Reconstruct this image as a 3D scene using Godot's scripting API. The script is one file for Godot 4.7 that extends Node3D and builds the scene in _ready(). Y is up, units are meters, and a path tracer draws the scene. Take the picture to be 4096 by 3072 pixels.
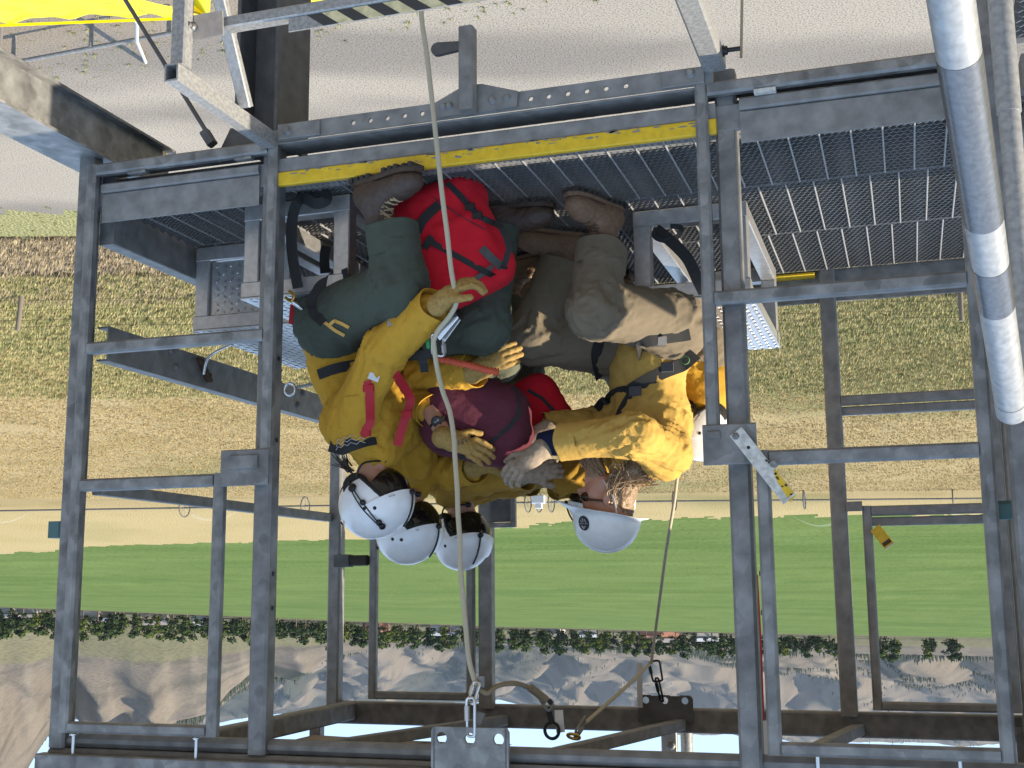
extends Node3D
# A rescue-training platform on a galvanised steel tower above fields, drawn the way the
# photograph was stored: with the camera held upside down. Units are metres, y is up,
# x runs along the open front of the platform, -z runs into it. Platform floor at y = 7.5.

const FLOOR := 7.5
var M := {}
var taken := {}
var rng := RandomNumberGenerator.new()
var nz1 := FastNoiseLite.new()
var nz2 := FastNoiseLite.new()

# ------------------------------------------------------------------ mesh builder
class MB:
	var v := PackedVector3Array()
	var n := PackedVector3Array()
	var c := PackedColorArray()
	var uv := PackedVector2Array()
	var ix := PackedInt32Array()
	func tri(a: Vector3, b: Vector3, d: Vector3, out: Vector3) -> void:
		var nn := (d - a).cross(b - a)
		if nn.dot(out) < 0.0:
			var t := b
			b = d
			d = t
			nn = -nn
		nn = nn.normalized()
		var k := v.size()
		v.append(a); v.append(b); v.append(d)
		n.append(nn); n.append(nn); n.append(nn)
		ix.append(k); ix.append(k + 1); ix.append(k + 2)
	func quad(a: Vector3, b: Vector3, d: Vector3, e: Vector3, out: Vector3) -> void:
		var nn := (d - a).cross(b - a)
		if nn.length_squared() < 1e-16:
			nn = (e - a).cross(d - a)
		if nn.dot(out) < 0.0:
			var t := b
			b = e
			e = t
			nn = -nn
		nn = nn.normalized()
		var k := v.size()
		v.append(a); v.append(b); v.append(d); v.append(e)
		for i in 4: n.append(nn)
		ix.append_array(PackedInt32Array([k, k + 1, k + 2, k, k + 2, k + 3]))
	# polygon (any simple outline in the plane sx, sy) pushed along t
	func extrude(poly: PackedVector2Array, o: Vector3, sx: Vector3, sy: Vector3, t: Vector3) -> void:
		var m := poly.size()
		var area := 0.0
		for i in m:
			var p := poly[i]
			var q := poly[(i + 1) % m]
			area += p.x * q.y - q.x * p.y
		for i in m:
			var p := poly[i]
			var q := poly[(i + 1) % m]
			var e := q - p
			var nn := Vector2(e.y, -e.x) * (1.0 if area > 0 else -1.0)
			var a := o + sx * p.x + sy * p.y
			var b := o + sx * q.x + sy * q.y
			quad(a, b, b + t, a + t, sx * nn.x + sy * nn.y)
		var tr := Geometry2D.triangulate_polygon(poly)
		for i in range(0, tr.size(), 3):
			var a := o + sx * poly[tr[i]].x + sy * poly[tr[i]].y
			var b := o + sx * poly[tr[i + 1]].x + sy * poly[tr[i + 1]].y
			var d := o + sx * poly[tr[i + 2]].x + sy * poly[tr[i + 2]].y
			tri(a, b, d, -t)
			tri(a + t, b + t, d + t, t)
	# square or rectangular bar from a to b, edges chamfered
	func bar(a: Vector3, b: Vector3, w: float, h: float, up := Vector3.UP, ch := 0.004) -> void:
		var t := b - a
		var d := t.normalized()
		if absf(d.dot(up)) > 0.98: up = Vector3(0, 0, 1) if absf(d.z) < 0.9 else Vector3(1, 0, 0)
		var sx := d.cross(up).normalized()
		var sy := sx.cross(d).normalized()
		var x := w * 0.5
		var y := h * 0.5
		ch = minf(ch, minf(x, y) * 0.8)
		extrude(PackedVector2Array([Vector2(x - ch, -y), Vector2(x, -y + ch), Vector2(x, y - ch), Vector2(x - ch, y), Vector2(-x + ch, y), Vector2(-x, y - ch), Vector2(-x, -y + ch), Vector2(-x + ch, -y)]), a, sx, sy, t)
	# axis-aligned block
	func block(lo: Vector3, hi: Vector3, ch := 0.003) -> void:
		var m := (lo + hi) * 0.5
		var s := hi - lo
		if s.y >= s.x and s.y >= s.z:
			bar(Vector3(m.x, lo.y, m.z), Vector3(m.x, hi.y, m.z), s.x, s.z, Vector3(0, 0, 1), ch)
		elif s.x >= s.z:
			bar(Vector3(lo.x, m.y, m.z), Vector3(hi.x, m.y, m.z), s.z, s.y, Vector3.UP, ch)
		else:
			bar(Vector3(m.x, m.y, lo.z), Vector3(m.x, m.y, hi.z), s.x, s.y, Vector3.UP, ch)
	# open-ended square tube with wall thickness
	func hollow(a: Vector3, b: Vector3, w: float, h: float, wall: float, up := Vector3.UP) -> void:
		var t := b - a
		var d := t.normalized()
		var sx := d.cross(up).normalized()
		var sy := sx.cross(d).normalized()
		for s in [-1.0, 1.0]:
			bar(a + sx * s * (w - wall) * 0.5, b + sx * s * (w - wall) * 0.5, wall, h, up, 0.0015)
			bar(a + sy * s * (h - wall) * 0.5, b + sy * s * (h - wall) * 0.5, w - 2 * wall, wall, up, 0.0005)
	# round tube through points; r may be one radius or a list
	func tube(pts: PackedVector3Array, r, seg := 8, cap := true, flat := 1.0, fup := Vector3.ZERO) -> void:
		var m := pts.size()
		var base := v.size()
		var up := Vector3.UP
		var d0 := (pts[1] - pts[0]).normalized()
		if absf(d0.dot(up)) > 0.9: up = Vector3(1, 0, 0)
		if fup != Vector3.ZERO: up = fup
		var sx := d0.cross(up).normalized()
		for i in m:
			var d: Vector3
			if i == 0: d = pts[1] - pts[0]
			elif i == m - 1: d = pts[m - 1] - pts[m - 2]
			else: d = (pts[i + 1] - pts[i]).normalized() + (pts[i] - pts[i - 1]).normalized()
			d = d.normalized()
			if fup != Vector3.ZERO and i > 0: sx = d.cross(fup)
			sx = (sx - d * sx.dot(d)).normalized()
			var sy := sx.cross(d).normalized()
			var rr: float = r[i] if (r is Array or r is PackedFloat32Array) else r
			for k in seg:
				var a := TAU * k / seg
				var dir := sx * cos(a) + sy * sin(a) * flat
				v.append(pts[i] + dir * rr)
				n.append((sx * cos(a) * flat + sy * sin(a)).normalized())
		for i in m - 1:
			for k in seg:
				var a := base + i * seg + k
				var b := base + i * seg + (k + 1) % seg
				var a2 := a + seg
				var b2 := b + seg
				var fn := (v[b] - v[a]).cross(v[a2] - v[a])
				if fn.dot(n[a] + n[b]) > 0.0: ix.append_array(PackedInt32Array([a, a2, b, b, a2, b2]))
				else: ix.append_array(PackedInt32Array([a, b, a2, b, b2, a2]))
		if cap:
			for e in 2:
				var i0 := base + (0 if e == 0 else (m - 1) * seg)
				var out := (pts[0] - pts[1]) if e == 0 else (pts[m - 1] - pts[m - 2])
				for k in range(1, seg - 1):
					tri(v[i0], v[i0 + k], v[i0 + k + 1], out)
	# surface of revolution about axis through o; prof = (radius, height) list
	func lathe(o: Vector3, ax: Vector3, prof: PackedVector2Array, seg := 16) -> void:
		var sx := ax.cross(Vector3(0.31, 0.2, 0.93)).normalized()
		var sy := ax.cross(sx).normalized()
		var m := prof.size()
		var base := v.size()
		for i in m:
			var t: Vector2
			if i == 0: t = prof[1] - prof[0]
			elif i == m - 1: t = prof[m - 1] - prof[m - 2]
			else: t = prof[i + 1] - prof[i - 1]
			var nn := Vector2(t.y, -t.x).normalized()
			for k in seg:
				var a := TAU * k / seg
				var dir := sx * cos(a) + sy * sin(a)
				v.append(o + ax * prof[i].y + dir * prof[i].x)
				n.append((dir * nn.x + ax * nn.y).normalized())
		for i in m - 1:
			for k in seg:
				var a := base + i * seg + k
				var b := base + i * seg + (k + 1) % seg
				var a2 := a + seg
				var b2 := b + seg
				var fn := (v[b] - v[a]).cross(v[a2] - v[a])
				if fn.length_squared() < 1e-18: fn = (v[b2] - v[a2]).cross(v[a2] - v[a])
				if fn.dot(n[a] + n[b] + n[a2]) > 0.0: ix.append_array(PackedInt32Array([a, a2, b, b, a2, b2]))
				else: ix.append_array(PackedInt32Array([a, b, a2, b, b2, a2]))
	func bolt(p: Vector3, nrm: Vector3, r := 0.014) -> void:
		lathe(p, nrm, PackedVector2Array([Vector2(r * 1.35, 0), Vector2(r * 1.35, r * 0.25), Vector2(r, r * 0.26), Vector2(r, r * 0.9), Vector2(r * 0.85, r * 1.05), Vector2(0.0001, r * 1.06)]), 6)
	func add(o: MB) -> void:
		var k := v.size()
		v.append_array(o.v); n.append_array(o.n)
		for i in o.ix: ix.append(i + k)
	func done() -> ArrayMesh:
		var arr := []
		arr.resize(Mesh.ARRAY_MAX)
		arr[Mesh.ARRAY_VERTEX] = v
		arr[Mesh.ARRAY_NORMAL] = n
		if c.size() == v.size() and c.size() > 0: arr[Mesh.ARRAY_COLOR] = c
		if uv.size() == v.size() and uv.size() > 0: arr[Mesh.ARRAY_TEX_UV] = uv
		arr[Mesh.ARRAY_INDEX] = ix
		var am := ArrayMesh.new()
		am.add_surface_from_arrays(Mesh.PRIMITIVE_TRIANGLES, arr)
		return am

# ------------------------------------------------------------------ distance field, meshed as surface nets
class Fld:
	var o: Vector3
	var c: float
	var nx: int
	var ny: int
	var nz: int
	var d := PackedFloat32Array()
	func _init(lo: Vector3, hi: Vector3, cell: float) -> void:
		o = lo
		c = cell
		nx = int((hi.x - lo.x) / cell) + 2
		ny = int((hi.y - lo.y) / cell) + 2
		nz = int((hi.z - lo.z) / cell) + 2
		d.resize(nx * ny * nz)
		d.fill(10.0)
	# tapered capsule, may be widened by w along the unit vector sd
	func cap(a: Vector3, b: Vector3, ra: float, rb: float, k := 0.03, sd := Vector3.ZERO, w := 1.0) -> void:
		var R := maxf(ra, rb) * maxf(w, 1.0) + k + c * 2.0
		var lo := a.min(b) - Vector3(R, R, R) - o
		var hi := a.max(b) + Vector3(R, R, R) - o
		var i0 := clampi(int(lo.x / c), 0, nx - 1)
		var i1 := clampi(int(hi.x / c) + 1, 0, nx - 1)
		var j0 := clampi(int(lo.y / c), 0, ny - 1)
		var j1 := clampi(int(hi.y / c) + 1, 0, ny - 1)
		var k0 := clampi(int(lo.z / c), 0, nz - 1)
		var k1 := clampi(int(hi.z / c) + 1, 0, nz - 1)
		var wide := w != 1.0
		var q := 1.0 - 1.0 / w
		var ba := b - a
		if wide: ba -= sd * (ba.dot(sd) * q)
		var inv := 1.0 / maxf(ba.length_squared(), 1e-9)
		var dr := rb - ra
		for kk in range(k0, k1 + 1):
			for j in range(j0, j1 + 1):
				var idx := (kk * ny + j) * nx + i0
				var pa := Vector3(o.x + i0 * c, o.y + j * c, o.z + kk * c) - a
				for i in range(i0, i1 + 1):
					var p := pa
					if wide: p -= sd * (p.dot(sd) * q)
					var t := clampf(p.dot(ba) * inv, 0.0, 1.0)
					var e := (p - ba * t).length() - (ra + dr * t)
					var cur := d[idx]
					var h := k - absf(e - cur)
					if h > 0.0: d[idx] = minf(e, cur) - h * h / (4.0 * k)
					elif e < cur: d[idx] = e
					idx += 1
					pa.x += c
	func ell(m: Vector3, bs: Basis, r: Vector3, k := 0.03, sub := false) -> void:
		var R := maxf(r.x, maxf(r.y, r.z)) + k + c * 2.0
		var lo := m - Vector3(R, R, R) - o
		var hi := m + Vector3(R, R, R) - o
		var i0 := clampi(int(lo.x / c), 0, nx - 1)
		var i1 := clampi(int(hi.x / c) + 1, 0, nx - 1)
		var j0 := clampi(int(lo.y / c), 0, ny - 1)
		var j1 := clampi(int(hi.y / c) + 1, 0, ny - 1)
		var k0 := clampi(int(lo.z / c), 0, nz - 1)
		var k1 := clampi(int(hi.z / c) + 1, 0, nz - 1)
		var ax := bs.x / r.x
		var ay := bs.y / r.y
		var az := bs.z / r.z
		var bx := bs.x / (r.x * r.x)
		var by := bs.y / (r.y * r.y)
		var bz := bs.z / (r.z * r.z)
		for kk in range(k0, k1 + 1):
			for j in range(j0, j1 + 1):
				var idx := (kk * ny + j) * nx + i0
				var p := Vector3(o.x + i0 * c, o.y + j * c, o.z + kk * c) - m
				for i in range(i0, i1 + 1):
					var q0 := Vector3(p.dot(ax), p.dot(ay), p.dot(az)).length()
					var q1 := Vector3(p.dot(bx), p.dot(by), p.dot(bz)).length()
					var e := q0 * (q0 - 1.0) / maxf(q1, 1e-5)
					var cur := d[idx]
					if sub:
						e = -e
						var h2 := k - absf(e - cur)
						if h2 > 0.0: d[idx] = maxf(e, cur) + h2 * h2 / (4.0 * k)
						elif e > cur: d[idx] = e
					else:
						var h := k - absf(e - cur)
						if h > 0.0: d[idx] = minf(e, cur) - h * h / (4.0 * k)
						elif e < cur: d[idx] = e
					idx += 1
					p.x += c
	# rounded box: half sizes r, corner radius q
	func rbox(m: Vector3, bs: Basis, r: Vector3, q: float, k := 0.03) -> void:
		var R := r.length() + k + c * 2.0
		var lo := m - Vector3(R, R, R) - o
		var hi := m + Vector3(R, R, R) - o
		var i0 := clampi(int(lo.x / c), 0, nx - 1)
		var i1 := clampi(int(hi.x / c) + 1, 0, nx - 1)
		var j0 := clampi(int(lo.y / c), 0, ny - 1)
		var j1 := clampi(int(hi.y / c) + 1, 0, ny - 1)
		var k0 := clampi(int(lo.z / c), 0, nz - 1)
		var k1 := clampi(int(hi.z / c) + 1, 0, nz - 1)
		var rr := r - Vector3(q, q, q)
		for kk in range(k0, k1 + 1):
			for j in range(j0, j1 + 1):
				var idx := (kk * ny + j) * nx + i0
				var p := Vector3(o.x + i0 * c, o.y + j * c, o.z + kk * c) - m
				for i in range(i0, i1 + 1):
					var g := Vector3(absf(p.dot(bs.x)), absf(p.dot(bs.y)), absf(p.dot(bs.z))) - rr
					var e := g.max(Vector3.ZERO).length() + minf(maxf(g.x, maxf(g.y, g.z)), 0.0) - q
					var cur := d[idx]
					var h := k - absf(e - cur)
					if h > 0.0: d[idx] = minf(e, cur) - h * h / (4.0 * k)
					elif e < cur: d[idx] = e
					idx += 1
					p.x += c
	# keep only the side of the plane that n points away from
	func trim(p0: Vector3, nrm: Vector3, R := 10.0) -> void:
		var idx := 0
		for kk in nz:
			for j in ny:
				for i in nx:
					if d[idx] < c * 3.0:
						var p := Vector3(o.x + i * c, o.y + j * c, o.z + kk * c) - p0
						if p.length_squared() < R * R:
							d[idx] = maxf(d[idx], p.dot(nrm))
					idx += 1
	# wr: callable(point, normal) -> outward shift in metres
	func mesh(mb: MB, wr = null) -> void:
		var vid := PackedInt32Array()
		vid.resize(nx * ny * nz)
		vid.fill(-1)
		var base := mb.v.size()
		var sy := nx
		var sz := nx * ny
		var lim := c * 1.8
		var cells := PackedInt32Array()
		var co := [0, 1, sy, sy + 1, sz, sz + 1, sz + sy, sz + sy + 1]
		var ed := [[0, 1], [2, 3], [4, 5], [6, 7], [0, 2], [1, 3], [4, 6], [5, 7], [0, 4], [1, 5], [2, 6], [3, 7]]
		var vs := PackedVector3Array()
		for kk in nz - 1:
			for j in ny - 1:
				var idx := (kk * ny + j) * nx
				for i in nx - 1:
					var d0 := d[idx]
					if d0 < lim and d0 > -lim:
						var f := [d0, d[idx + 1], d[idx + sy], d[idx + sy + 1], d[idx + sz], d[idx + sz + 1], d[idx + sz + sy], d[idx + sz + sy + 1]]
						var m := 0
						for q in 8:
							if f[q] < 0.0: m += 1
						if m > 0 and m < 8:
							var acc := Vector3.ZERO
							var cnt := 0
							for e in ed:
								var a: float = f[e[0]]
								var b: float = f[e[1]]
								if (a < 0.0) != (b < 0.0):
									var t := a / (a - b)
									var e0: int = e[0]
									var e1: int = e[1]
									var p0 := Vector3(e0 & 1, (e0 >> 1) & 1, e0 >> 2)
									var p1 := Vector3(e1 & 1, (e1 >> 1) & 1, e1 >> 2)
									acc += p0.lerp(p1, t)
									cnt += 1
							vid[idx] = vs.size()
							vs.append(o + (Vector3(i, j, kk) + acc / cnt) * c)
							cells.append(idx)
					idx += 1
		var tri := PackedInt32Array()
		for idx in cells:
			var a := d[idx] < 0.0
			var ii := idx % nx
			var jj := (idx / nx) % ny
			var k2 := idx / sz
			if ii > 0 and jj > 0 and (d[idx + sz] < 0.0) != a:
				_q(tri, vid[idx], vid[idx - 1], vid[idx - 1 - sy], vid[idx - sy], a)
			if ii > 0 and k2 > 0 and (d[idx + sy] < 0.0) != a:
				_q(tri, vid[idx], vid[idx - sz], vid[idx - 1 - sz], vid[idx - 1], a)
			if jj > 0 and k2 > 0 and (d[idx + 1] < 0.0) != a:
				_q(tri, vid[idx], vid[idx - sy], vid[idx - sy - sz], vid[idx - sz], a)
		var ns := PackedVector3Array()
		for pass_ in 2:
			ns = PackedVector3Array()
			ns.resize(vs.size())
			for t in range(0, tri.size(), 3):
				var fa := vs[tri[t]]
				var fn := (vs[tri[t + 2]] - fa).cross(vs[tri[t + 1]] - fa)
				ns[tri[t]] += fn
				ns[tri[t + 1]] += fn
				ns[tri[t + 2]] += fn
			for i in ns.size(): ns[i] = ns[i].normalized()
			if pass_ == 1 or wr == null: break
			for i in vs.size(): vs[i] += ns[i] * float(wr.call(vs[i], ns[i]))
		mb.v.append_array(vs)
		mb.n.append_array(ns)
		for t in tri: mb.ix.append(t + base)
	func _q(tri: PackedInt32Array, a: int, b: int, e: int, f: int, flip: bool) -> void:
		if a < 0 or b < 0 or e < 0 or f < 0: return
		if flip: tri.append_array(PackedInt32Array([a, b, e, a, e, f]))
		else: tri.append_array(PackedInt32Array([a, e, b, a, f, e]))

# ------------------------------------------------------------------ scene helpers
func numbered(called: String) -> String:
	if not taken.has(called):
		taken[called] = 0
		return called
	taken[called] += 1
	return "%s_%03d" % [called, taken[called]]

func thing(called: String, label: String, category: String, at := Vector3.ZERO, group := "") -> Node3D:
	var o := Node3D.new()
	o.name = numbered(called)
	add_child(o)
	o.position = at
	o.set_meta("label", label)
	o.set_meta("category", category)
	if group != "": o.set_meta("group", group)
	return o

# one mesh as a part of parent (points are given in world coordinates)
func part(parent: Node3D, called: String, mb, material: Material, label := "") -> MeshInstance3D:
	var mi := MeshInstance3D.new()
	mi.name = called
	mi.mesh = mb.done() if mb is MB else mb
	mi.material_override = material
	var off := Vector3.ZERO
	var p: Node = parent
	while p != self and p is Node3D:
		off += (p as Node3D).position
		p = p.get_parent()
	parent.add_child(mi, true)
	mi.position = -off
	if label != "": mi.set_meta("label", label)
	return mi

func single(called: String, mb, material: Material, label: String, category: String, group := "") -> MeshInstance3D:
	var mi := MeshInstance3D.new()
	mi.name = numbered(called)
	mi.mesh = mb.done() if mb is MB else mb
	mi.material_override = material
	add_child(mi)
	mi.set_meta("label", label)
	mi.set_meta("category", category)
	if group != "": mi.set_meta("group", group)
	return mi

func struct(called: String, mesh: Mesh, material: Material) -> MeshInstance3D:
	var mi := MeshInstance3D.new()
	mi.name = numbered(called)
	mi.mesh = mesh
	mi.material_override = material
	add_child(mi)
	mi.set_meta("kind", "structure")
	return mi

func smooth(pts: Array, steps := 6) -> PackedVector3Array:
	var cv := Curve3D.new()
	for i in pts.size():
		var a: Vector3 = pts[maxi(i - 1, 0)]
		var b: Vector3 = pts[mini(i + 1, pts.size() - 1)]
		var t := (b - a) / 6.0
		cv.add_point(pts[i], -t, t)
	var out := PackedVector3Array()
	for i in pts.size() - 1:
		for k in steps:
			out.append(cv.sample(i, float(k) / steps))
	out.append(pts[pts.size() - 1])
	return out

# ------------------------------------------------------------------ computed textures and materials
func noise_tex(seed_: int, freq: float, kind: int, lo: float, hi: float, oct := 4, size := 512, gamma := 1.0) -> ImageTexture:
	var f := FastNoiseLite.new()
	f.seed = seed_
	f.noise_type = kind
	f.frequency = freq
	f.fractal_octaves = oct
	if kind == FastNoiseLite.TYPE_CELLULAR:
		f.cellular_return_type = FastNoiseLite.RETURN_CELL_VALUE
		f.fractal_type = FastNoiseLite.FRACTAL_NONE
	var im := f.get_seamless_image(size, size)
	im.convert(Image.FORMAT_L8)
	var by := im.get_data()
	var lut := PackedByteArray()
	for i in 256:
		var x := pow(i / 255.0, gamma)
		var l := lo + (hi - lo) * x
		lut.append(clampi(int(Color(l, l, l).linear_to_srgb().r * 255.0), 0, 255))
	for i in by.size(): by[i] = lut[by[i]]
	return tex(Image.create_from_data(size, size, false, Image.FORMAT_L8, by))

func tex(im: Image) -> ImageTexture:
	im.generate_mipmaps()
	return ImageTexture.create_from_image(im)

func bump_tex(seed_: int, freq: float, strength: float, kind := FastNoiseLite.TYPE_SIMPLEX_SMOOTH, oct := 4, size := 512) -> ImageTexture:
	var f := FastNoiseLite.new()
	f.seed = seed_
	f.noise_type = kind
	f.frequency = freq
	f.fractal_octaves = oct
	var im := f.get_seamless_image(size, size)
	im.convert(Image.FORMAT_RGBA8)
	im.bump_map_to_normal_map(strength)
	return tex(im)

func lin(r: float, g: float, b: float) -> Color:
	return Color(r, g, b).linear_to_srgb()

func mat(col: Color, rough := 0.7, metal := 0.0, alb: Texture2D = null, nrm: Texture2D = null, scale := 1.0, ndepth := 1.0) -> StandardMaterial3D:
	var m := StandardMaterial3D.new()
	m.albedo_color = col
	m.roughness = rough
	m.metallic = metal
	if alb != null:
		m.albedo_texture = alb
	if nrm != null:
		m.normal_enabled = true
		m.normal_texture = nrm
		m.normal_scale = ndepth
	if alb != null or nrm != null:
		m.uv1_triplanar = true
		m.uv1_world_triplanar = true
		m.uv1_scale = Vector3(scale, scale, scale)
	return m

func make_materials() -> void:
	var spangle := galv_tex()
	var blotch := noise_tex(5, 0.012, FastNoiseLite.TYPE_SIMPLEX_SMOOTH, 0.55, 1.05, 5)
	var scuff := bump_tex(9, 0.03, 2.0)
	M.galv = mat(lin(0.32, 0.32, 0.312), 0.46, 0.3, spangle, null, 2.2)
	M.galv2 = mat(lin(0.295, 0.295, 0.29), 0.48, 0.3, spangle, null, 1.9)
	M.galv_dull = mat(lin(0.255, 0.253, 0.245), 0.58, 0.2, blotch, scuff, 1.7, 0.12)
	M.steel_dark = mat(lin(0.12, 0.122, 0.125), 0.6, 0.3, blotch, scuff, 1.5, 0.12)
	M.weathered = mat(lin(0.235, 0.235, 0.232), 0.66, 0.2, blotch, scuff, 2.1, 0.15)
	M.alu = mat(lin(0.56, 0.55, 0.54), 0.36, 0.75, noise_tex(12, 0.02, FastNoiseLite.TYPE_SIMPLEX_SMOOTH, 0.75, 1.0, 5), bump_tex(13, 0.06, 1.5), 2.5, 0.35)
	M.tread = mat(lin(0.58, 0.59, 0.6), 0.3, 0.8, noise_tex(12, 0.02, FastNoiseLite.TYPE_SIMPLEX_SMOOTH, 0.75, 1.0, 5), null, 2.5)
	M.grate = mat(lin(0.165, 0.168, 0.17), 0.45, 0.45, blotch, null, 2.0)
	M.grate_rod = mat(lin(0.30, 0.305, 0.31), 0.5, 0.4)
	M.chrome = mat(lin(0.6, 0.6, 0.6), 0.25, 0.9)
	M.iron_black = mat(lin(0.02, 0.02, 0.022), 0.4, 0.4)
	M.gold = mat(lin(0.5, 0.33, 0.07), 0.35, 0.8)
	M.rust = mat(lin(0.09, 0.055, 0.03), 0.85, 0.1, blotch, scuff, 9.0, 0.8)
	M.yellow_paint = mat(lin(0.68, 0.44, 0.015), 0.5, 0.0, noise_tex(21, 0.02, FastNoiseLite.TYPE_SIMPLEX_SMOOTH, 0.78, 1.05, 5), scuff, 2.5, 0.5)
	M.white_paint = mat(lin(0.62, 0.61, 0.56), 0.5, 0.0, blotch, null, 6.0)
	M.tape_cream = mat(lin(0.72, 0.62, 0.35), 0.6, 0.0, blotch, null, 3.0)
	M.tape_black = mat(lin(0.035, 0.035, 0.035), 0.55)
	M.tape_steel = mat(lin(0.2, 0.205, 0.215), 0.3, 0.7, noise_tex(31, 0.03, FastNoiseLite.TYPE_SIMPLEX_SMOOTH, 0.6, 1.1, 5), scuff, 5.0, 0.4)
	M.pole = mat(lin(0.38, 0.385, 0.385), 0.42, 0.4, noise_tex(33, 0.02, FastNoiseLite.TYPE_SIMPLEX_SMOOTH, 0.55, 1.1, 5), scuff, 5.0, 0.15)
	var weave := bump_tex(41, 0.22, 3.0, FastNoiseLite.TYPE_SIMPLEX_SMOOTH, 2)
	crease_map = crease_tex()
	var crumple := noise_tex(42, 0.012, FastNoiseLite.TYPE_SIMPLEX_SMOOTH, 0.88, 1.03, 5)
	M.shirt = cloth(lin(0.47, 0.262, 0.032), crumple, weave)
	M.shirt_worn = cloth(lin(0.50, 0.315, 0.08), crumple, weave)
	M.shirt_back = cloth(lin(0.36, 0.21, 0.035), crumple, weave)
	M.green_cloth = cloth(lin(0.062, 0.072, 0.056), crumple, weave)
	M.olive_cloth = cloth(lin(0.11, 0.12, 0.09), crumple, weave)
	M.khaki = cloth(lin(0.165, 0.135, 0.095), crumple, weave)
	M.navy = cloth(lin(0.012, 0.017, 0.045), crumple, weave)
	M.red_nylon = cloth(lin(0.52, 0.014, 0.026), crumple, weave)
	M.red_nylon.normal_scale = 0.25
	M.maroon = cloth(lin(0.105, 0.028, 0.042), crumple, weave)
	M.webbing = mat(lin(0.012, 0.013, 0.014), 0.75, 0.0, null, weave, 12.0, 0.8)
	M.webbing_grey = mat(lin(0.06, 0.062, 0.065), 0.7, 0.0, null, weave, 12.0, 0.8)
	M.red_strap = mat(lin(0.38, 0.01, 0.02), 0.65, 0.0, null, weave, 12.0, 0.6)
	M.yellow_cord = mat(lin(0.55, 0.33, 0.08), 0.75)
	M.orange = mat(lin(0.55, 0.09, 0.04), 0.75, 0.0, null, weave, 14.0, 0.8)
	M.reflect = mat(lin(0.55, 0.55, 0.57), 0.35, 0.3)
	M.rope = mat(lin(0.52, 0.46, 0.33), 0.85, 0.0, noise_tex(51, 0.2, FastNoiseLite.TYPE_SIMPLEX_SMOOTH, 0.55, 1.1, 2), bump_tex(52, 0.15, 5.0), 9.0, 1.0)
	M.rope_old = mat(lin(0.30, 0.24, 0.15), 0.9, 0.0, noise_tex(51, 0.2, FastNoiseLite.TYPE_SIMPLEX_SMOOTH, 0.5, 1.1, 2), bump_tex(52, 0.15, 5.0), 9.0, 1.0)
	var hide := noise_tex(61, 0.02, FastNoiseLite.TYPE_SIMPLEX_SMOOTH, 0.5, 1.1, 5)
	var grain := bump_tex(62, 0.09, 2.5)
	M.glove = mat(lin(0.36, 0.225, 0.06), 0.8, 0.0, hide, grain, 6.0, 0.6)
	M.glove_dirty = mat(lin(0.33, 0.26, 0.19), 0.85, 0.0, noise_tex(63, 0.02, FastNoiseLite.TYPE_SIMPLEX_SMOOTH, 0.45, 1.1, 5), grain, 4.0, 0.7)
	M.boot_brown = mat(lin(0.06, 0.036, 0.024), 0.6, 0.0, hide, grain, 5.0, 0.7)
	M.boot_tan = mat(lin(0.20, 0.115, 0.065), 0.75, 0.0, hide, grain, 5.0, 0.8)
	M.boot_light = mat(lin(0.34, 0.21, 0.12), 0.75, 0.0, hide, grain, 5.0, 0.8)
	M.rubber = mat(lin(0.03, 0.026, 0.022), 0.85, 0.0, null, grain, 6.0, 0.8)
	M.lace = mat(lin(0.42, 0.3, 0.18), 0.8)
	M.lace_dark = mat(lin(0.07, 0.04, 0.02), 0.8)
	M.skin = mat(lin(0.50, 0.27, 0.19), 0.55, 0.0, noise_tex(71, 0.05, FastNoiseLite.TYPE_SIMPLEX_SMOOTH, 0.8, 1.02, 4), bump_tex(72, 0.2, 1.5), 6.0, 0.5)
	M.skin.subsurf_scatter_enabled = true
	M.skin.subsurf_scatter_strength = 0.08
	M.hair = mat(lin(0.23, 0.15, 0.085), 0.55)
	M.hair_light = mat(lin(0.42, 0.31, 0.19), 0.55)
	M.hair_dark = mat(lin(0.05, 0.033, 0.022), 0.55)
	M.shell = mat(lin(0.80, 0.81, 0.82), 0.26, 0.0, noise_tex(81, 0.012, FastNoiseLite.TYPE_SIMPLEX_SMOOTH, 0.9, 1.0, 5), bump_tex(82, 0.02, 0.8), 4.0, 0.25)
	M.shell.clearcoat_enabled = true
	M.shell.clearcoat = 0.4
	M.shell.clearcoat_roughness = 0.15
	M.hardhat = mat(lin(0.74, 0.75, 0.74), 0.3, 0.0, noise_tex(81, 0.012, FastNoiseLite.TYPE_SIMPLEX_SMOOTH, 0.86, 1.0, 5), bump_tex(82, 0.02, 0.8), 5.0, 0.25)
	M.visor = mat(lin(0.008, 0.008, 0.008), 0.1)
	M.foam = mat(lin(0.012, 0.012, 0.012), 0.8)
	M.smoke_lens = mat(lin(0.03, 0.018, 0.008), 0.08)
	M.teal = mat(lin(0.06, 0.13, 0.13), 0.5, 0.2)
	M.green_print = mat(lin(0.07, 0.2, 0.06), 0.7)
	M.green_anod = mat(lin(0.03, 0.2, 0.06), 0.35, 0.6)
	M.paper = mat(lin(0.6, 0.58, 0.55), 0.8)
	M.ink = mat(lin(0.02, 0.02, 0.025), 0.7)
	M.tarp = mat(lin(0.80, 0.66, 0.01), 0.45, 0.0, noise_tex(91, 0.01, FastNoiseLite.TYPE_SIMPLEX_SMOOTH, 0.85, 1.05, 4), null, 1.0)
	M.canvas = mat(lin(0.30, 0.25, 0.19), 0.85, 0.0, crumple, null, 1.2)
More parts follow.
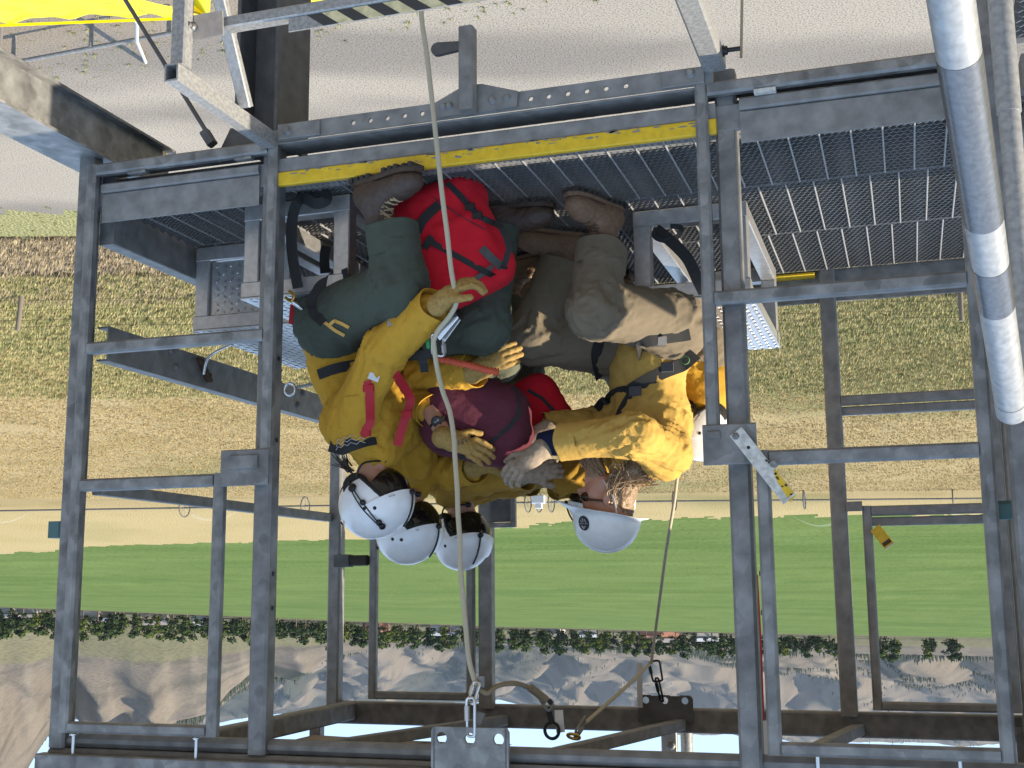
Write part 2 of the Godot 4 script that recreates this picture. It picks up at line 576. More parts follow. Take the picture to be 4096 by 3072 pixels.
	M.wood_grey = mat(lin(0.20, 0.165, 0.13), 0.9, 0.0, noise_tex(95, 0.05, FastNoiseLite.TYPE_SIMPLEX_SMOOTH, 0.5, 1.1, 4), grain, 3.0, 1.0)

var crease_map: ImageTexture
func crease_tex() -> ImageTexture:
	# sharp cloth creases over a fine weave
	var f := FastNoiseLite.new()
	f.seed = 44
	f.noise_type = FastNoiseLite.TYPE_SIMPLEX_SMOOTH
	f.fractal_type = FastNoiseLite.FRACTAL_RIDGED
	f.frequency = 0.008
	f.fractal_octaves = 3
	f.domain_warp_enabled = true
	f.domain_warp_amplitude = 30.0
	var im := f.get_seamless_image(512, 512)
	im.convert(Image.FORMAT_L8)
	var g := FastNoiseLite.new()
	g.seed = 45
	g.frequency = 0.25
	var iw := g.get_seamless_image(512, 512)
	iw.convert(Image.FORMAT_L8)
	var a := im.get_data()
	var b := iw.get_data()
	for i in a.size(): a[i] = clampi(int(a[i] * 0.9 + b[i] * 0.07), 0, 255)
	var o := Image.create_from_data(512, 512, false, Image.FORMAT_L8, a)
	o.convert(Image.FORMAT_RGBA8)
	o.bump_map_to_normal_map(9.0)
	return tex(o)

func galv_tex() -> ImageTexture:
	# zinc coating: angular patches blurred into drifting grey clouds and fine streaks
	var c := FastNoiseLite.new()
	c.seed = 3
	c.noise_type = FastNoiseLite.TYPE_CELLULAR
	c.cellular_return_type = FastNoiseLite.RETURN_CELL_VALUE
	c.fractal_type = FastNoiseLite.FRACTAL_NONE
	c.frequency = 0.022
	c.domain_warp_enabled = true
	c.domain_warp_amplitude = 18.0
	var d := FastNoiseLite.new()
	d.seed = 4
	d.frequency = 0.009
	d.fractal_octaves = 5
	var a := c.get_seamless_image(512, 512)
	var b := d.get_seamless_image(512, 512)
	a.convert(Image.FORMAT_L8)
	b.convert(Image.FORMAT_L8)
	var x := a.get_data()
	var y := b.get_data()
	for i in x.size(): x[i] = clampi(int(150.0 + x[i] * 0.14 + y[i] * 0.26), 0, 255)
	return tex(Image.create_from_data(512, 512, false, Image.FORMAT_L8, x))

func cloth(col: Color, alb: Texture2D, nrm: Texture2D) -> StandardMaterial3D:
	var m := mat(col, 0.9, 0.0, alb, crease_map, 3.2, 0.55)
	m.rim_enabled = true
	m.metallic_specular = 0.25
	m.rim = 0.15
	m.rim_tint = 0.7
	return m

# ------------------------------------------------------------------ the land
const FX := 0.30653
const FZ := -0.95186
func fw_of(x: float, z: float) -> float: return x * FX + z * FZ
func lat_of(x: float, z: float) -> float: return -x * FZ + z * FX
func at_fl(fw: float, lat: float) -> Vector2: return Vector2(fw * FX - lat * FZ, fw * FZ + lat * FX)

func pw(x: float, t: Array) -> float:
	if x <= t[0][0]: return t[0][1]
	for i in t.size() - 1:
		if x <= t[i + 1][0]:
			return lerpf(t[i][1], t[i + 1][1], (x - t[i][0]) / (t[i + 1][0] - t[i][0]))
	return t[t.size() - 1][1]

var PROF := [[-10000.0, 0.0], [30.0, 0.0], [60.0, 0.3], [106.0, 1.2], [150.0, 4.0], [430.0, 20.0], [700.0, 36.0], [1200.0, 60.0], [100000.0, 60.0]]
# each ridge: start of the rise, distance of the crest, profile power, crest elevation in degrees by bearing
var RIDGES := [
	[560.0, 1500.0, 0.8, [[-30, 0.6], [2, 0.8], [7.5, 2.2], [11, 3.6], [14.5, 5.2], [17, 6.1], [19.3, 4.6], [21, 6.6], [24, 7.3], [40, 7.5]]],
	[900.0, 2300.0, 1.0, [[-60, 4.2], [-24, 4.3], [-18, 4.0], [-10, 3.5], [-4, 2.9], [0, 2.4], [4, 1.5], [8, 0.5], [40, 0.3]]],
	[2100.0, 4600.0, 1.1, [[-60, 6.0], [-24, 6.3], [-16, 6.6], [-10, 6.5], [-5, 6.1], [-1.8, 5.3], [0.7, 4.75], [3, 5.0], [6, 5.5], [9, 5.1], [11.5, 5.3], [14, 5.7], [18, 5.2], [24, 5.0], [60, 5.0]]]]

func land(x: float, z: float) -> float:
	var fw := fw_of(x, z)
	var lat := lat_of(x, z)
	var r := sqrt(x * x + z * z)
	var h := pw(fw, PROF)
	h -= lat * 0.033 * smoothstep(100.0, 430.0, fw)
	if r < 90.0 and fw > 29.0:
		h += nz1.get_noise_2d(x * 9.0, z * 9.0) * 0.12 * smoothstep(29.0, 34.0, fw)
	if r > 480.0 and fw > 0.0:
		var u := rad_to_deg(atan2(lat, fw))
		var best := h
		for i in 3:
			var R: Array = RIDGES[i]
			var r0: float = R[0]
			var rc: float = R[1]
			if r < r0: continue
			var hc := 9.0 + rc * tan(deg_to_rad(pw(u, R[3])))
			var t := (r - r0) / (rc - r0)
			var hb := minf(h, 40.0)
			var g := nz1.get_noise_2d(u * 7.0 + i * 300.0 + nz1.get_noise_2d(x * 0.2, z * 0.2) * 8.0, r * 0.014)
			g = 0.6 - absf(g) * 1.9
			var k := hb + (hc - hb) * (pow(t, R[2]) if t < 1.0 else 1.0 - (t - 1.0) * 0.5)
			k += g * (hc - hb) * 0.20 * smoothstep(0.0, 0.35, t) * (1.0 - 0.75 * smoothstep(0.75, 1.0, t))
			k += nz1.get_noise_2d(x * 0.45, z * 0.45) * (hc - hb) * 0.012
			best = maxf(best, k)
		h = best
	return h

var GREEN_EDGE := [[-0.8, 118.0], [-0.413, 117.6], [-0.296, 117.6], [-0.072, 120.7], [0.013, 127.5], [0.144, 135.3], [0.308, 141.9], [0.413, 150.8], [0.8, 175.0]]
var FAR_EDGE := [[-0.8, 430.0], [-0.413, 442.6], [-0.147, 461.8], [0.0, 460.7], [0.144, 437.4], [0.308, 400.6], [0.413, 381.1], [0.8, 340.0]]

func zone(x: float, z: float) -> int:   # 0 verge, 1 road, 2 dry field, 3 green field, 4 hills
	var fw := fw_of(x, z)
	var lat := lat_of(x, z)
	if fw < 5.0: return 0 if fw < -40.0 or absf(lat) > 300.0 else 1
	var tu := lat / fw
	if absf(tu) > 2.0: return 0
	var w := nz1.get_noise_2d(x * 6.0, z * 6.0)
	if fw < 28.0 + w * 0.5 + nz2.get_noise_2d(x * 9.0, z * 9.0) * 0.4: return 1
	if fw < 44.0: return 0
	if fw < pw(tu, GREEN_EDGE) + nz1.get_noise_2d(x * 1.2, z * 1.2) * 4.0 + w * 2.2 + nz2.get_noise_2d(x * 14.0, z * 14.0) * 2.5: return 2
	if fw < pw(tu, FAR_EDGE) + nz1.get_noise_2d(x * 0.5, z * 0.5) * 3.0: return 3
	return 4

func tint(x: float, z: float, zo: int) -> Color:
	var fw := fw_of(x, z)
	var lat := lat_of(x, z)
	var a := nz1.get_noise_2d(x * 1.5, z * 1.5) * 0.5 + 0.5
	var b := nz2.get_noise_2d(x * 5.0, z * 5.0) * 0.5 + 0.5
	if zo == 1:
		var c := Color(0.36, 0.325, 0.275).lerp(Color(0.29, 0.26, 0.22), a)
		var st := nz2.get_noise_2d(lat * 2.0, fw * 9.0)          # dark worn streaks along the traffic
		c = c.lerp(Color(0.16, 0.145, 0.135), smoothstep(0.0, 0.36, st) * 0.7)
		var e := smoothstep(-16.6, -15.6, z + nz2.get_noise_2d(x * 25.0, z * 25.0) * 0.9)   # coarse gravel and litter off the road
		return c.lerp(Color(0.20, 0.17, 0.14).lerp(Color(0.32, 0.27, 0.21), b), e)
	if zo == 0:
		if z > -16.2: return Color(0.20, 0.17, 0.14).lerp(Color(0.30, 0.26, 0.20), b)
		var g := Color(0.17, 0.18, 0.07).lerp(Color(0.33, 0.28, 0.15), smoothstep(0.3, 0.75, b))
		if fw < 30.2: return Color(0.33, 0.30, 0.16).lerp(Color(0.22, 0.24, 0.1), b)
		if fw < 31.5 + b * 2.5 + a * 1.5: return Color(0.22, 0.175, 0.125).lerp(Color(0.28, 0.235, 0.155), b)
		return g.lerp(Color(0.10, 0.15, 0.035), smoothstep(0.45, 0.7, a) * 0.8)
	if zo == 2:
		var c2 := Color(0.40, 0.315, 0.175).lerp(Color(0.34, 0.265, 0.135), a)
		c2 = c2.lerp(Color(0.24, 0.19, 0.075), smoothstep(0.5, 0.8, b) * 0.5)
		var gr := smoothstep(0.60, 0.8, nz2.get_noise_2d(x * 1.1 + 40.0, z * 1.1) * 0.5 + 0.5 + 0.22 * smoothstep(70.0, 44.0, fw))
		c2 = c2.lerp(Color(0.17, 0.18, 0.08), gr * 0.75)
		return c2.lerp(Color(0.46, 0.37, 0.19), smoothstep(104.0, 116.0, fw) * 0.6)
	if zo == 3:
		var st3 := nz2.get_noise_2d(lat * 0.35, fw * 2.6)
		var g3 := Color(0.098, 0.14, 0.045).lerp(Color(0.115, 0.158, 0.052), a)
		g3 = g3.lerp(Color(0.08, 0.125, 0.038), smoothstep(0.02, 0.36, st3) * 0.7)
		g3 = g3.lerp(Color(0.14, 0.19, 0.066), smoothstep(0.0, 0.5, nz2.get_noise_2d(lat * 1.1 + 50.0, fw * 6.0)) * 0.45)
		g3 = g3.lerp(Color(0.075, 0.118, 0.035), smoothstep(0.05, 0.5, nz1.get_noise_2d(lat * 2.5, fw * 16.0)) * 0.5)
		return g3
	# hills: dry grass, sage and scree, conifer slopes
	var r := sqrt(x * x + z * z)
	var s := nz2.get_noise_2d(x * 0.5, z * 0.5) * 0.5 + 0.5
	var t := nz1.get_noise_2d(x * 0.11, z * 0.11) * 0.5 + 0.5
	var c4 := Color(0.158, 0.136, 0.110).lerp(Color(0.118, 0.103, 0.086), s)
	var s2 := nz2.get_noise_2d(x * 2.3 + 70.0, z * 2.3) * 0.5 + 0.5
	c4 = c4.lerp(Color(0.068, 0.064, 0.056), smoothstep(0.50, 0.74, s * 0.6 + s2 * 0.4) * 0.7)
	var u9 := rad_to_deg(atan2(lat, fw))
	c4 = c4.lerp(Color(0.195, 0.168, 0.136), smoothstep(0.1, 0.45, nz2.get_noise_2d(u9 * 45.0 + r * 0.06, r * 0.03)) * 0.5)
	if r < 620.0: c4 = c4.lerp(Color(0.14, 0.135, 0.075), 0.7)
	var fo := smoothstep(0.50, 0.62, t + (0.12 if r > 3000.0 else -0.06)) * smoothstep(-5.0, 1.0, u9)
	return c4.lerp(Color(0.04, 0.047, 0.042), fo * 0.85)

func build_land() -> void:
	var az := PackedFloat32Array()
	var u := -180.0
	while u < -27.0:
		az.append(u)
		u += 9.0
	u = -27.0
	while u <= 27.0:
		az.append(u)
		u += 0.15
	u = 36.0
	while u <= 180.0:
		az.append(u)
		u += 9.0
	var rs := PackedFloat32Array([0.5, 4.0, 8.0, 11.0, 13.0])
	var r := 14.0
	while r < 5400.0:
		rs.append(r)
		if r < 60.0: r += 0.45
		elif r < 175.0: r += 0.9
		elif r < 500.0: r += 3.2
		else: r *= 1.0125
	rs.append(7000.0)
	rs.append(9000.0)
	var na := az.size()
	var nr := rs.size()
	var pos := PackedVector3Array()
	pos.resize(na * nr)
	for j in nr:
		for i in na:
			var a := deg_to_rad(az[i])
			var p := at_fl(rs[j] * cos(a), rs[j] * sin(a))
			pos[j * na + i] = Vector3(p.x, land(p.x, p.y), p.y)
	var nor := PackedVector3Array()
	nor.resize(na * nr)
	for j in nr:
		for i in na:
			var e := pos[j * na + mini(i + 1, na - 1)] - pos[j * na + maxi(i - 1, 0)]
			var f := pos[mini(j + 1, nr - 1) * na + i] - pos[maxi(j - 1, 0) * na + i]
			var n := e.cross(f)
			if n.y < 0: n = -n
			nor[j * na + i] = n.normalized() if n.length() > 1e-9 else Vector3.UP
	var mbs: Array[MB] = []
	var maps := []
	for k in 5:
		mbs.append(MB.new())
		var mp := PackedInt32Array()
		mp.resize(na * nr)
		mp.fill(-1)
		maps.append(mp)
	for j in nr - 1:
		for i in na - 1:
			var q := [j * na + i, j * na + i + 1, (j + 1) * na + i + 1, (j + 1) * na + i]
			var m: Vector3 = (pos[q[0]] + pos[q[2]]) * 0.5
			var zo := zone(m.x, m.z)
			var mb := mbs[zo]
			var id := [0, 0, 0, 0]
			for k in 4:
				var g: int = q[k]
				if maps[zo][g] < 0:
					maps[zo][g] = mb.v.size()
					mb.v.append(pos[g])
					mb.n.append(nor[g])
					mb.c.append(tint(pos[g].x, pos[g].z, zo))
				id[k] = maps[zo][g]
			var fn := (pos[q[2]] - pos[q[0]]).cross(pos[q[1]] - pos[q[0]])
			if fn.y > 0: mb.ix.append_array(PackedInt32Array([id[0], id[1], id[2], id[0], id[2], id[3]]))
			else: mb.ix.append_array(PackedInt32Array([id[0], id[2], id[1], id[0], id[3], id[2]]))
	var gravel := noise_tex(101, 0.11, FastNoiseLite.TYPE_SIMPLEX_SMOOTH, 0.15, 1.75, 5, 1024)
	var clods := noise_tex(102, 0.06, FastNoiseLite.TYPE_SIMPLEX_SMOOTH, 0.3, 1.35, 5, 1024)
	var crop := noise_tex(103, 0.09, FastNoiseLite.TYPE_SIMPLEX_SMOOTH, 0.55, 1.35, 4, 1024)
	var brush := noise_tex(104, 0.05, FastNoiseLite.TYPE_SIMPLEX_SMOOTH, 0.45, 1.4, 5, 1024)
	var names := ["ground", "road", "dry_field", "green_field", "hills"]
	var tx := [clods, gravel, clods, crop, brush]
	var bump := [bump_tex(111, 0.06, 8.0), null, bump_tex(111, 0.06, 8.0), null, null]
	var sc := [0.25, 0.22, 0.14, 0.014, 0.006]
	for k in 5:
		if mbs[k].v.size() == 0: continue
		var mm := mat(Color(1, 1, 1), 0.95, 0.0, tx[k], bump[k], sc[k], 0.7)
		mm.vertex_color_use_as_albedo = true
		mm.metallic_specular = 0.05
		struct(names[k], mbs[k].done(), mm)

# ------------------------------------------------------------------ ready
func _ready() -> void:
	var cam := Camera3D.new()
	cam.name = "camera"
	cam.transform = Transform3D(Basis(Vector3(-0.9514, 0.0079, -0.3078), Vector3(-0.0590, -0.9858, 0.1571), Vector3(-0.3022, 0.1676, 0.9384)), Vector3(0, 9, 0))
	cam.fov = 34.88591
	cam.near = 0.05
	cam.far = 12000.0
	add_child(cam)
	cam.current = true
	var env := Environment.new()
	env.background_mode = Environment.BG_SKY
	var sm := ProceduralSkyMaterial.new()
	sm.sky_top_color = Color(0.57, 0.655, 0.76)
	sm.sky_horizon_color = Color(0.51, 0.61, 0.71)
	sm.sky_curve = 0.12
	sm.ground_horizon_color = Color(0.55, 0.52, 0.44)
	sm.ground_bottom_color = Color(0.35, 0.31, 0.24)
	sm.sky_energy_multiplier = 1.2
	sm.sun_angle_max = 1.0
	var sky := Sky.new()
	sky.sky_material = sm
	env.sky = sky
	env.tonemap_mode = Environment.TONE_MAPPER_LINEAR
	env.tonemap_exposure = 2.08
	env.sdfgi_enabled = true
	env.ssao_enabled = true
	env.ssil_enabled = true
	env.fog_enabled = true
	env.fog_density = 0.00003
	env.fog_light_color = Color(0.56, 0.62, 0.70)
	var we := WorldEnvironment.new()
	we.name = "environment"
	we.environment = env
	add_child(we)
	var sun := DirectionalLight3D.new()
	sun.name = "sun"
	sun.light_color = Color(1.0, 0.94, 0.84)
	sun.light_energy = 1.6
	sun.light_angular_distance = 0.5
	sun.shadow_enabled = true
	add_child(sun)
	sun.look_at_from_position(Vector3.ZERO, -SUN, Vector3.UP)

	rng.seed = 4711
	nz1.seed = 7
	nz1.frequency = 0.02
	nz1.fractal_octaves = 3
	nz2.seed = 19
	nz2.frequency = 0.02
	nz2.fractal_octaves = 4
	make_materials()
	build_land()
	print("land ", Time.get_ticks_msec())
	if true:
		build_tower()
		build_gates()
		build_benches()
		build_near_rails()
		print("steel ", Time.get_ticks_msec())
		build_people()
		print("people ", Time.get_ticks_msec())
		build_bags()
		build_hardware()
		build_farm()
		print("all ", Time.get_ticks_msec())

const SUN := Vector3(-0.876, 0.482, -0.035)

# ------------------------------------------------------------------ steel tower
# flat plate in an x-y plane with round holes; hole list of Vector2, all of radius r
func plate_holes(mb: MB, lo: Vector2, hi: Vector2, z0: float, z1: float, holes: Array, r: float) -> void:
	var s := r * 1.5
	var x := lo.x
	var hs := holes.duplicate()
	hs.sort_custom(func(a, b): return a.x < b.x)
	for h in hs:
		if h.x - s > x: mb.block(Vector3(x, lo.y, z0), Vector3(h.x - s, hi.y, z1), 0.0)
		if h.y - s > lo.y: mb.block(Vector3(h.x - s, lo.y, z0), Vector3(h.x + s, h.y - s, z1), 0.0)
		if h.y + s < hi.y: mb.block(Vector3(h.x - s, h.y + s, z0), Vector3(h.x + s, hi.y, z1), 0.0)
		var sq := [Vector2(s, 0), Vector2(s, s), Vector2(0, s), Vector2(-s, s), Vector2(-s, 0), Vector2(-s, -s), Vector2(0, -s), Vector2(s, -s)]
		for k in 8:
			var a0 := TAU * k / 8.0
			var a1 := TAU * (k + 1) / 8.0
			var am := (a0 + a1) * 0.5
			var o0: Vector2 = h + sq[k]
			var o1: Vector2 = h + sq[(k + 1) % 8]
			var c0: Vector2 = h + Vector2(cos(a0), sin(a0)) * r
			var cm: Vector2 = h + Vector2(cos(am), sin(am)) * r
			var c1: Vector2 = h + Vector2(cos(a1), sin(a1)) * r
			for zz in [[z1, 1.0], [z0, -1.0]]:
				var z: float = zz[0]
				var out := Vector3(0, 0, zz[1])
				mb.tri(Vector3(o0.x, o0.y, z), Vector3(c0.x, c0.y, z), Vector3(cm.x, cm.y, z), out)
				mb.quad(Vector3(o0.x, o0.y, z), Vector3(cm.x, cm.y, z), Vector3(c1.x, c1.y, z), Vector3(o1.x, o1.y, z), out)
			mb.quad(Vector3(c0.x, c0.y, z0), Vector3(cm.x, cm.y, z0), Vector3(cm.x, cm.y, z1), Vector3(c0.x, c0.y, z1), Vector3(-cos(am), -sin(am), 0))
			mb.quad(Vector3(cm.x, cm.y, z0), Vector3(c1.x, c1.y, z0), Vector3(c1.x, c1.y, z1), Vector3(cm.x, cm.y, z1), Vector3(-cos(am), -sin(am), 0))
		x = h.x + s
	mb.block(Vector3(x, lo.y, z0), Vector3(hi.x, hi.y, z1), 0.0)

func blk(parent: Node3D, called: String, m: Material, x0: float, x1: float, y0: float, y1: float, z0: float, z1: float, ch := 0.004) -> MeshInstance3D:
	var mb := MB.new()
	mb.block(Vector3(x0, y0, z0), Vector3(x1, y1, z1), ch)
	return part(parent, called, mb, m)

func brc(parent: Node3D, called: String, m: Material, a: Vector3, b: Vector3, w: float, h: float, up := Vector3.UP) -> MeshInstance3D:
	var mb := MB.new()
	mb.bar(a, b, w, h, up)
	return part(parent, called, mb, m)

# serrated bearing bars of one grating panel, running along x
func serrated(x0: float, x1: float, z0: float, z1: float, y: float, pitch := 0.0305) -> MB:
	var mb := MB.new()
	var n := int((x1 - x0) / 0.023)
	var dx := (x1 - x0) / n
	var z := z1 - 0.010
	var odd := false
	var th := 0.0028
	while z > z0 + 0.004:
		var ph := rng.randf() * 0.4
		for i in n:
			var xa := x0 + dx * (i - (0.5 if odd else 0.0))
			var xb := xa + dx * (0.55 + ph * 0.1)
			var xc := xa + dx
			var A := y - 0.006
			var B := y
			for sd in [1.0, -1.0]:
				var zz: float = z + th * sd
				mb.quad(Vector3(xa, y - 0.030, zz), Vector3(xb, y - 0.030, zz), Vector3(xb, B, zz), Vector3(xa, A, zz), Vector3(0, 0, sd))
				mb.quad(Vector3(xb, y - 0.030, zz), Vector3(xc, y - 0.030, zz), Vector3(xc, A, zz), Vector3(xb, B, zz), Vector3(0, 0, sd))
			mb.quad(Vector3(xa, A, z - th), Vector3(xb, B, z - th), Vector3(xb, B, z + th), Vector3(xa, A, z + th), Vector3.UP)
			mb.quad(Vector3(xb, B, z - th), Vector3(xc, A, z - th), Vector3(xc, A, z + th), Vector3(xb, B, z + th), Vector3.UP)
		z -= pitch
		odd = not odd
	return mb

# raised lozenges of tread plate on the plane o + sx*u + sy*v, normal sx x sy side given by nrm
func tread(o: Vector3, sx: Vector3, sy: Vector3, w: float, h: float, nrm: Vector3, thick := 0.005) -> MB:
	var mb := MB.new()
	mb.extrude(PackedVector2Array([Vector2(0, 0), Vector2(w, 0), Vector2(w, h), Vector2(0, h)]), o, sx, sy, -nrm * thick)
	var p := 0.034
	var j := 0
	var yv := p * 0.5
	while yv < h - 0.012:
		var i := 0
		var xv := p * 0.5
		while xv < w - 0.012:
			var ang := 0.78 if (i + j) % 2 == 0 else -0.78
			var d := sx * cos(ang) + sy * sin(ang)
			var e := sx * -sin(ang) + sy * cos(ang)
			var m := o + sx * xv + sy * yv
			var L := 0.0165
			var ww := 0.0045
			var a := m - d * L
			var b := m + d * L
			var t0 := m - d * L * 0.45 + nrm * 0.0024
			var t1 := m + d * L * 0.45 + nrm * 0.0024
			for s in [1.0, -1.0]:
				mb.quad(a, m - d * L * 0.4 + e * ww * s, m + d * L * 0.4 + e * ww * s, t1, nrm + e * s)
				mb.tri(a, t0, t1, nrm + e * s * 0.3)
				mb.tri(b, t1, m + d * L * 0.4 + e * ww * s, nrm + e * s)
			xv += p
			i += 1
		yv += p
		j += 1
	return mb

var tower: Node3D

func build_tower() -> void:
	var t := thing("steel_tower", "galvanised steel training tower whose open platform holds the seated crew", "tower", Vector3(1.35, 0, -4.9))
	tower = t
	# posts
	for p in [[2.99, 3.06, -3.965, -3.895, 7.10], [2.165, 2.235, -3.965, -3.895, 7.28], [0.466, 0.536, -3.965, -3.895, 7.28], [-0.35, -0.285, -3.82, -3.752, 6.6]]:
		blk(t, "post", M.galv2, p[0], p[1], p[4], 9.55, p[2], p[3], 0.009)
	for p in [[2.885, 2.955, -6.02, -5.95], [2.02, 2.09, -5.97, -5.90], [0.27, 0.345, -5.97, -5.90], [-0.50, -0.425, -5.97, -5.90]]:
		blk(t, "post", M.galv_dull, p[0], p[1], 7.30, 9.57, p[2], p[3], 0.009)
	for xs in [[-0.52, 1.0]]:
		blk(t, "column", M.steel_dark, xs[0], xs[0] + 0.2, -0.3, 7.3, -5.9, -5.7)
	var col := MB.new()
	for f in [[2.235, 2.252], [2.408, 2.425]]: col.block(Vector3(f[0], -0.3, -4.26), Vector3(f[1], 7.262, -4.0), 0.002)
	col.block(Vector3(2.252, -0.3, -4.137), Vector3(2.408, 7.262, -4.123), 0.001)
	part(t, "column", col, M.steel_dark, "dark wide-flange column under the platform's front edge")
	# front edge: channel, toe plates, yellow edge, slotted rail
	blk(t, "edge_channel", M.galv_dull, -0.285, 2.988, 7.405, 7.497, -3.985, -3.893)
	blk(t, "edge_ledge", M.galv_dull, -0.285, 2.988, 7.345, 7.352, -3.985, -3.86, 0.001)
	blk(t, "toe_plate", M.galv_dull, 2.238, 2.93, 7.452, 7.568, -3.892, -3.884, 0.002)
	blk(t, "toe_plate", M.galv_dull, -0.285, 0.452, 7.44, 7.548, -3.892, -3.884, 0.002)
	blk(t, "toe_flange", M.galv_dull, 2.238, 2.93, 7.412, 7.449, -3.892, -3.872, 0.006)
	blk(t, "toe_flange", M.galv_dull, -0.285, 0.452, 7.395, 7.437, -3.892, -3.872, 0.006)
	var ye := MB.new()
	ye.block(Vector3(0.53, 7.457, -3.8925), Vector3(2.155, 7.509, -3.868), 0.004)
	part(t, "yellow_edge", ye, M.yellow_paint, "worn yellow paint on the platform's front edge")
	blk(t, "edge_face", M.galv_dull, 0.53, 2.155, 7.402, 7.4565, -3.8925, -3.872)
	# chips where the yellow paint has worn to steel
	for i in 70:
		var chip := MB.new()
		var cx := rng.randf_range(0.6, 2.12)
		var cy := 7.458 + absf(rng.randfn()) * 0.012
		var w := rng.randf_range(0.003, 0.016) * (1.0 + 0.8 * rng.randf())
		var h := rng.randf_range(0.0015, 0.005)
		var poly := PackedVector2Array()
		for k in 7:
			var a := TAU * k / 7.0
			poly.append(Vector2(cos(a) * w * rng.randf_range(0.5, 1.0), sin(a) * h * rng.randf_range(0.5, 1.0)))
		chip.extrude(poly, Vector3(cx, minf(cy, 7.495), -3.868), Vector3.RIGHT, Vector3.UP, Vector3(0, 0, 0.0008))
		part(t, "paint_chip", chip, M.galv_dull)
	var sl := MB.new()
	var hs := []
	for q in [1.84160, 1.77291, 1.70595, 1.63850, 1.57057, 1.16457, 1.09943, 1.03086, 0.96343]: hs.append(Vector2(q, 7.309))
	for q in [0.89535, 0.82651]: hs.append(Vector2(q, 7.309))
	plate_holes(sl, Vector2(0.53, 7.277), Vector2(2.15, 7.342), -3.862, -3.854, hs, 0.0085)
	part(t, "slotted_rail", sl, M.galv_dull, "steel edge rail with a row of round holes")
	for x in [[1.973, 2.142], [0.56, 0.70]]:
		blk(t, "splice_plate", M.galv_dull, x[0], x[1], 7.281, 7.339, -3.8535, -3.845, 0.002)
	for p in [Vector3(2.105, 7.311, -3.845), Vector3(0.605, 7.30, -3.845)]:
		var bo := MB.new()
		bo.bolt(p, Vector3(0, 0, 1), 0.013)
		part(t, "bolt", bo, M.galv)
	# gusset bracket with a short hanging tube and a paddle
	var gp := MB.new()
	gp.extrude(PackedVector2Array([Vector2(1.521, 7.282), Vector2(1.41, 7.232), Vector2(1.34, 7.234), Vector2(1.208, 7.279), Vector2(1.212, 7.335), Vector2(1.512, 7.337)]), Vector3(0, 0, -3.853), Vector3.RIGHT, Vector3.UP, Vector3(0, 0, 0.01))
	part(t, "gusset_plate", gp, M.galv_dull)
	var gt := MB.new()
	gt.bar(Vector3(1.382, 7.345, -3.812), Vector3(1.382, 7.035, -3.812), 0.052, 0.058, Vector3(0, 0, 1), 0.006)
	part(t, "bracket_tube", gt, M.galv_dull)
	var gd := MB.new()
	var pp := PackedVector2Array()
	for k in 9:
		var a := PI * 0.5 + PI * k / 8.0
		pp.append(Vector2(-(0.085 + cos(a) * -0.0) , 0) + Vector2(cos(a) * 0.024, sin(a) * 0.024))
	pp.append(Vector2(0, -0.016))
	pp.append(Vector2(0, 0.016))
	gd.extrude(pp, Vector3(1.408, 7.098, -3.80), Vector3(-1, 0, 0), Vector3.UP, Vector3(0, 0, -0.018))
	part(t, "bracket_paddle", gd, M.steel_dark)
	for x in [1.462, 1.302, 1.248, 1.485]:
		var b2 := MB.new()
		b2.bolt(Vector3(x, 7.30, -3.843), Vector3(0, 0, 1), 0.011)
		part(t, "bolt", b2, M.galv_dull)
	# floor of three rows of serrated grating
	var zs := [-3.895, -4.50, -5.165, -5.84]
	for k in 3:
		var pan := part(t, "grating_panel", serrated(-0.42, 2.925, zs[k + 1] + 0.006, zs[k] - 0.003, FLOOR), M.grate)
		pan.set_meta("kind", "stuff")
		var off := 0.045 * k + (0.01 if k == 1 else 0.0)
		var rod := MB.new()
		rod.bar(Vector3(0, FLOOR - 0.004, zs[k] - 0.004), Vector3(0, FLOOR - 0.004, zs[k + 1] + 0.007), 0.0065, 0.010, Vector3.UP, 0.002)
		var rm := rod.done()
		for i in 33:
			var mi := MeshInstance3D.new()
			mi.name = "cross_rod"
			mi.mesh = rm
			mi.material_override = M.grate_rod
			pan.add_child(mi, true)
			mi.position = Vector3(-0.40 + off + i * 0.1016, 0, 0)
		for zz in [zs[k] - 0.004, zs[k + 1] + 0.006]:
			blk(t, "grating_band", M.galv2, -0.42, 2.925, FLOOR - 0.03, FLOOR - 0.003, zz - 0.0015, zz + 0.0015, 0.0)
	# floor beams and side channels
	blk(t, "floor_beam", M.steel_dark, -0.285, 2.988, 7.354, 7.40, -4.10, -3.99)
	blk(t, "floor_beam", M.galv_dull, -0.42, 2.93, 7.30, 7.465, -5.95, -5.85)
	blk(t, "floor_beam", M.galv_dull, -0.42, 2.93, 7.30, 7.465, -4.95, -4.89)
	for x in [[2.932, 3.0], [-0.49, -0.424]]:
		blk(t, "side_channel", M.galv_dull, x[0], x[1], 7.33, 7.629 if x[0] > 0 else 7.56, -5.95, -3.97)
	blk(t, "toe_plate", M.galv_dull, -0.424, 2.93, 7.47, 7.634, -5.955, -5.945)
	blk(t, "yellow_edge", M.yellow_paint, 0.36, 2.0, 7.502, 7.512, -5.942, -5.85, 0.001)
	# side rails at the far end: a channel and a bar
	var ch := MB.new()
	ch.block(Vector3(2.931, 7.962, -5.95), Vector3(2.94, 8.10, -3.97), 0.001)
	ch.block(Vector3(2.94, 7.962, -5.95), Vector3(2.985, 7.97, -3.97), 0.001)
	ch.block(Vector3(2.94, 8.092, -5.95), Vector3(2.985, 8.10, -3.97), 0.001)
	part(t, "side_rail", ch, M.galv_dull)
	blk(t, "side_rail", M.galv_dull, 2.931, 2.975, 8.578, 8.622, -5.95, -3.97)
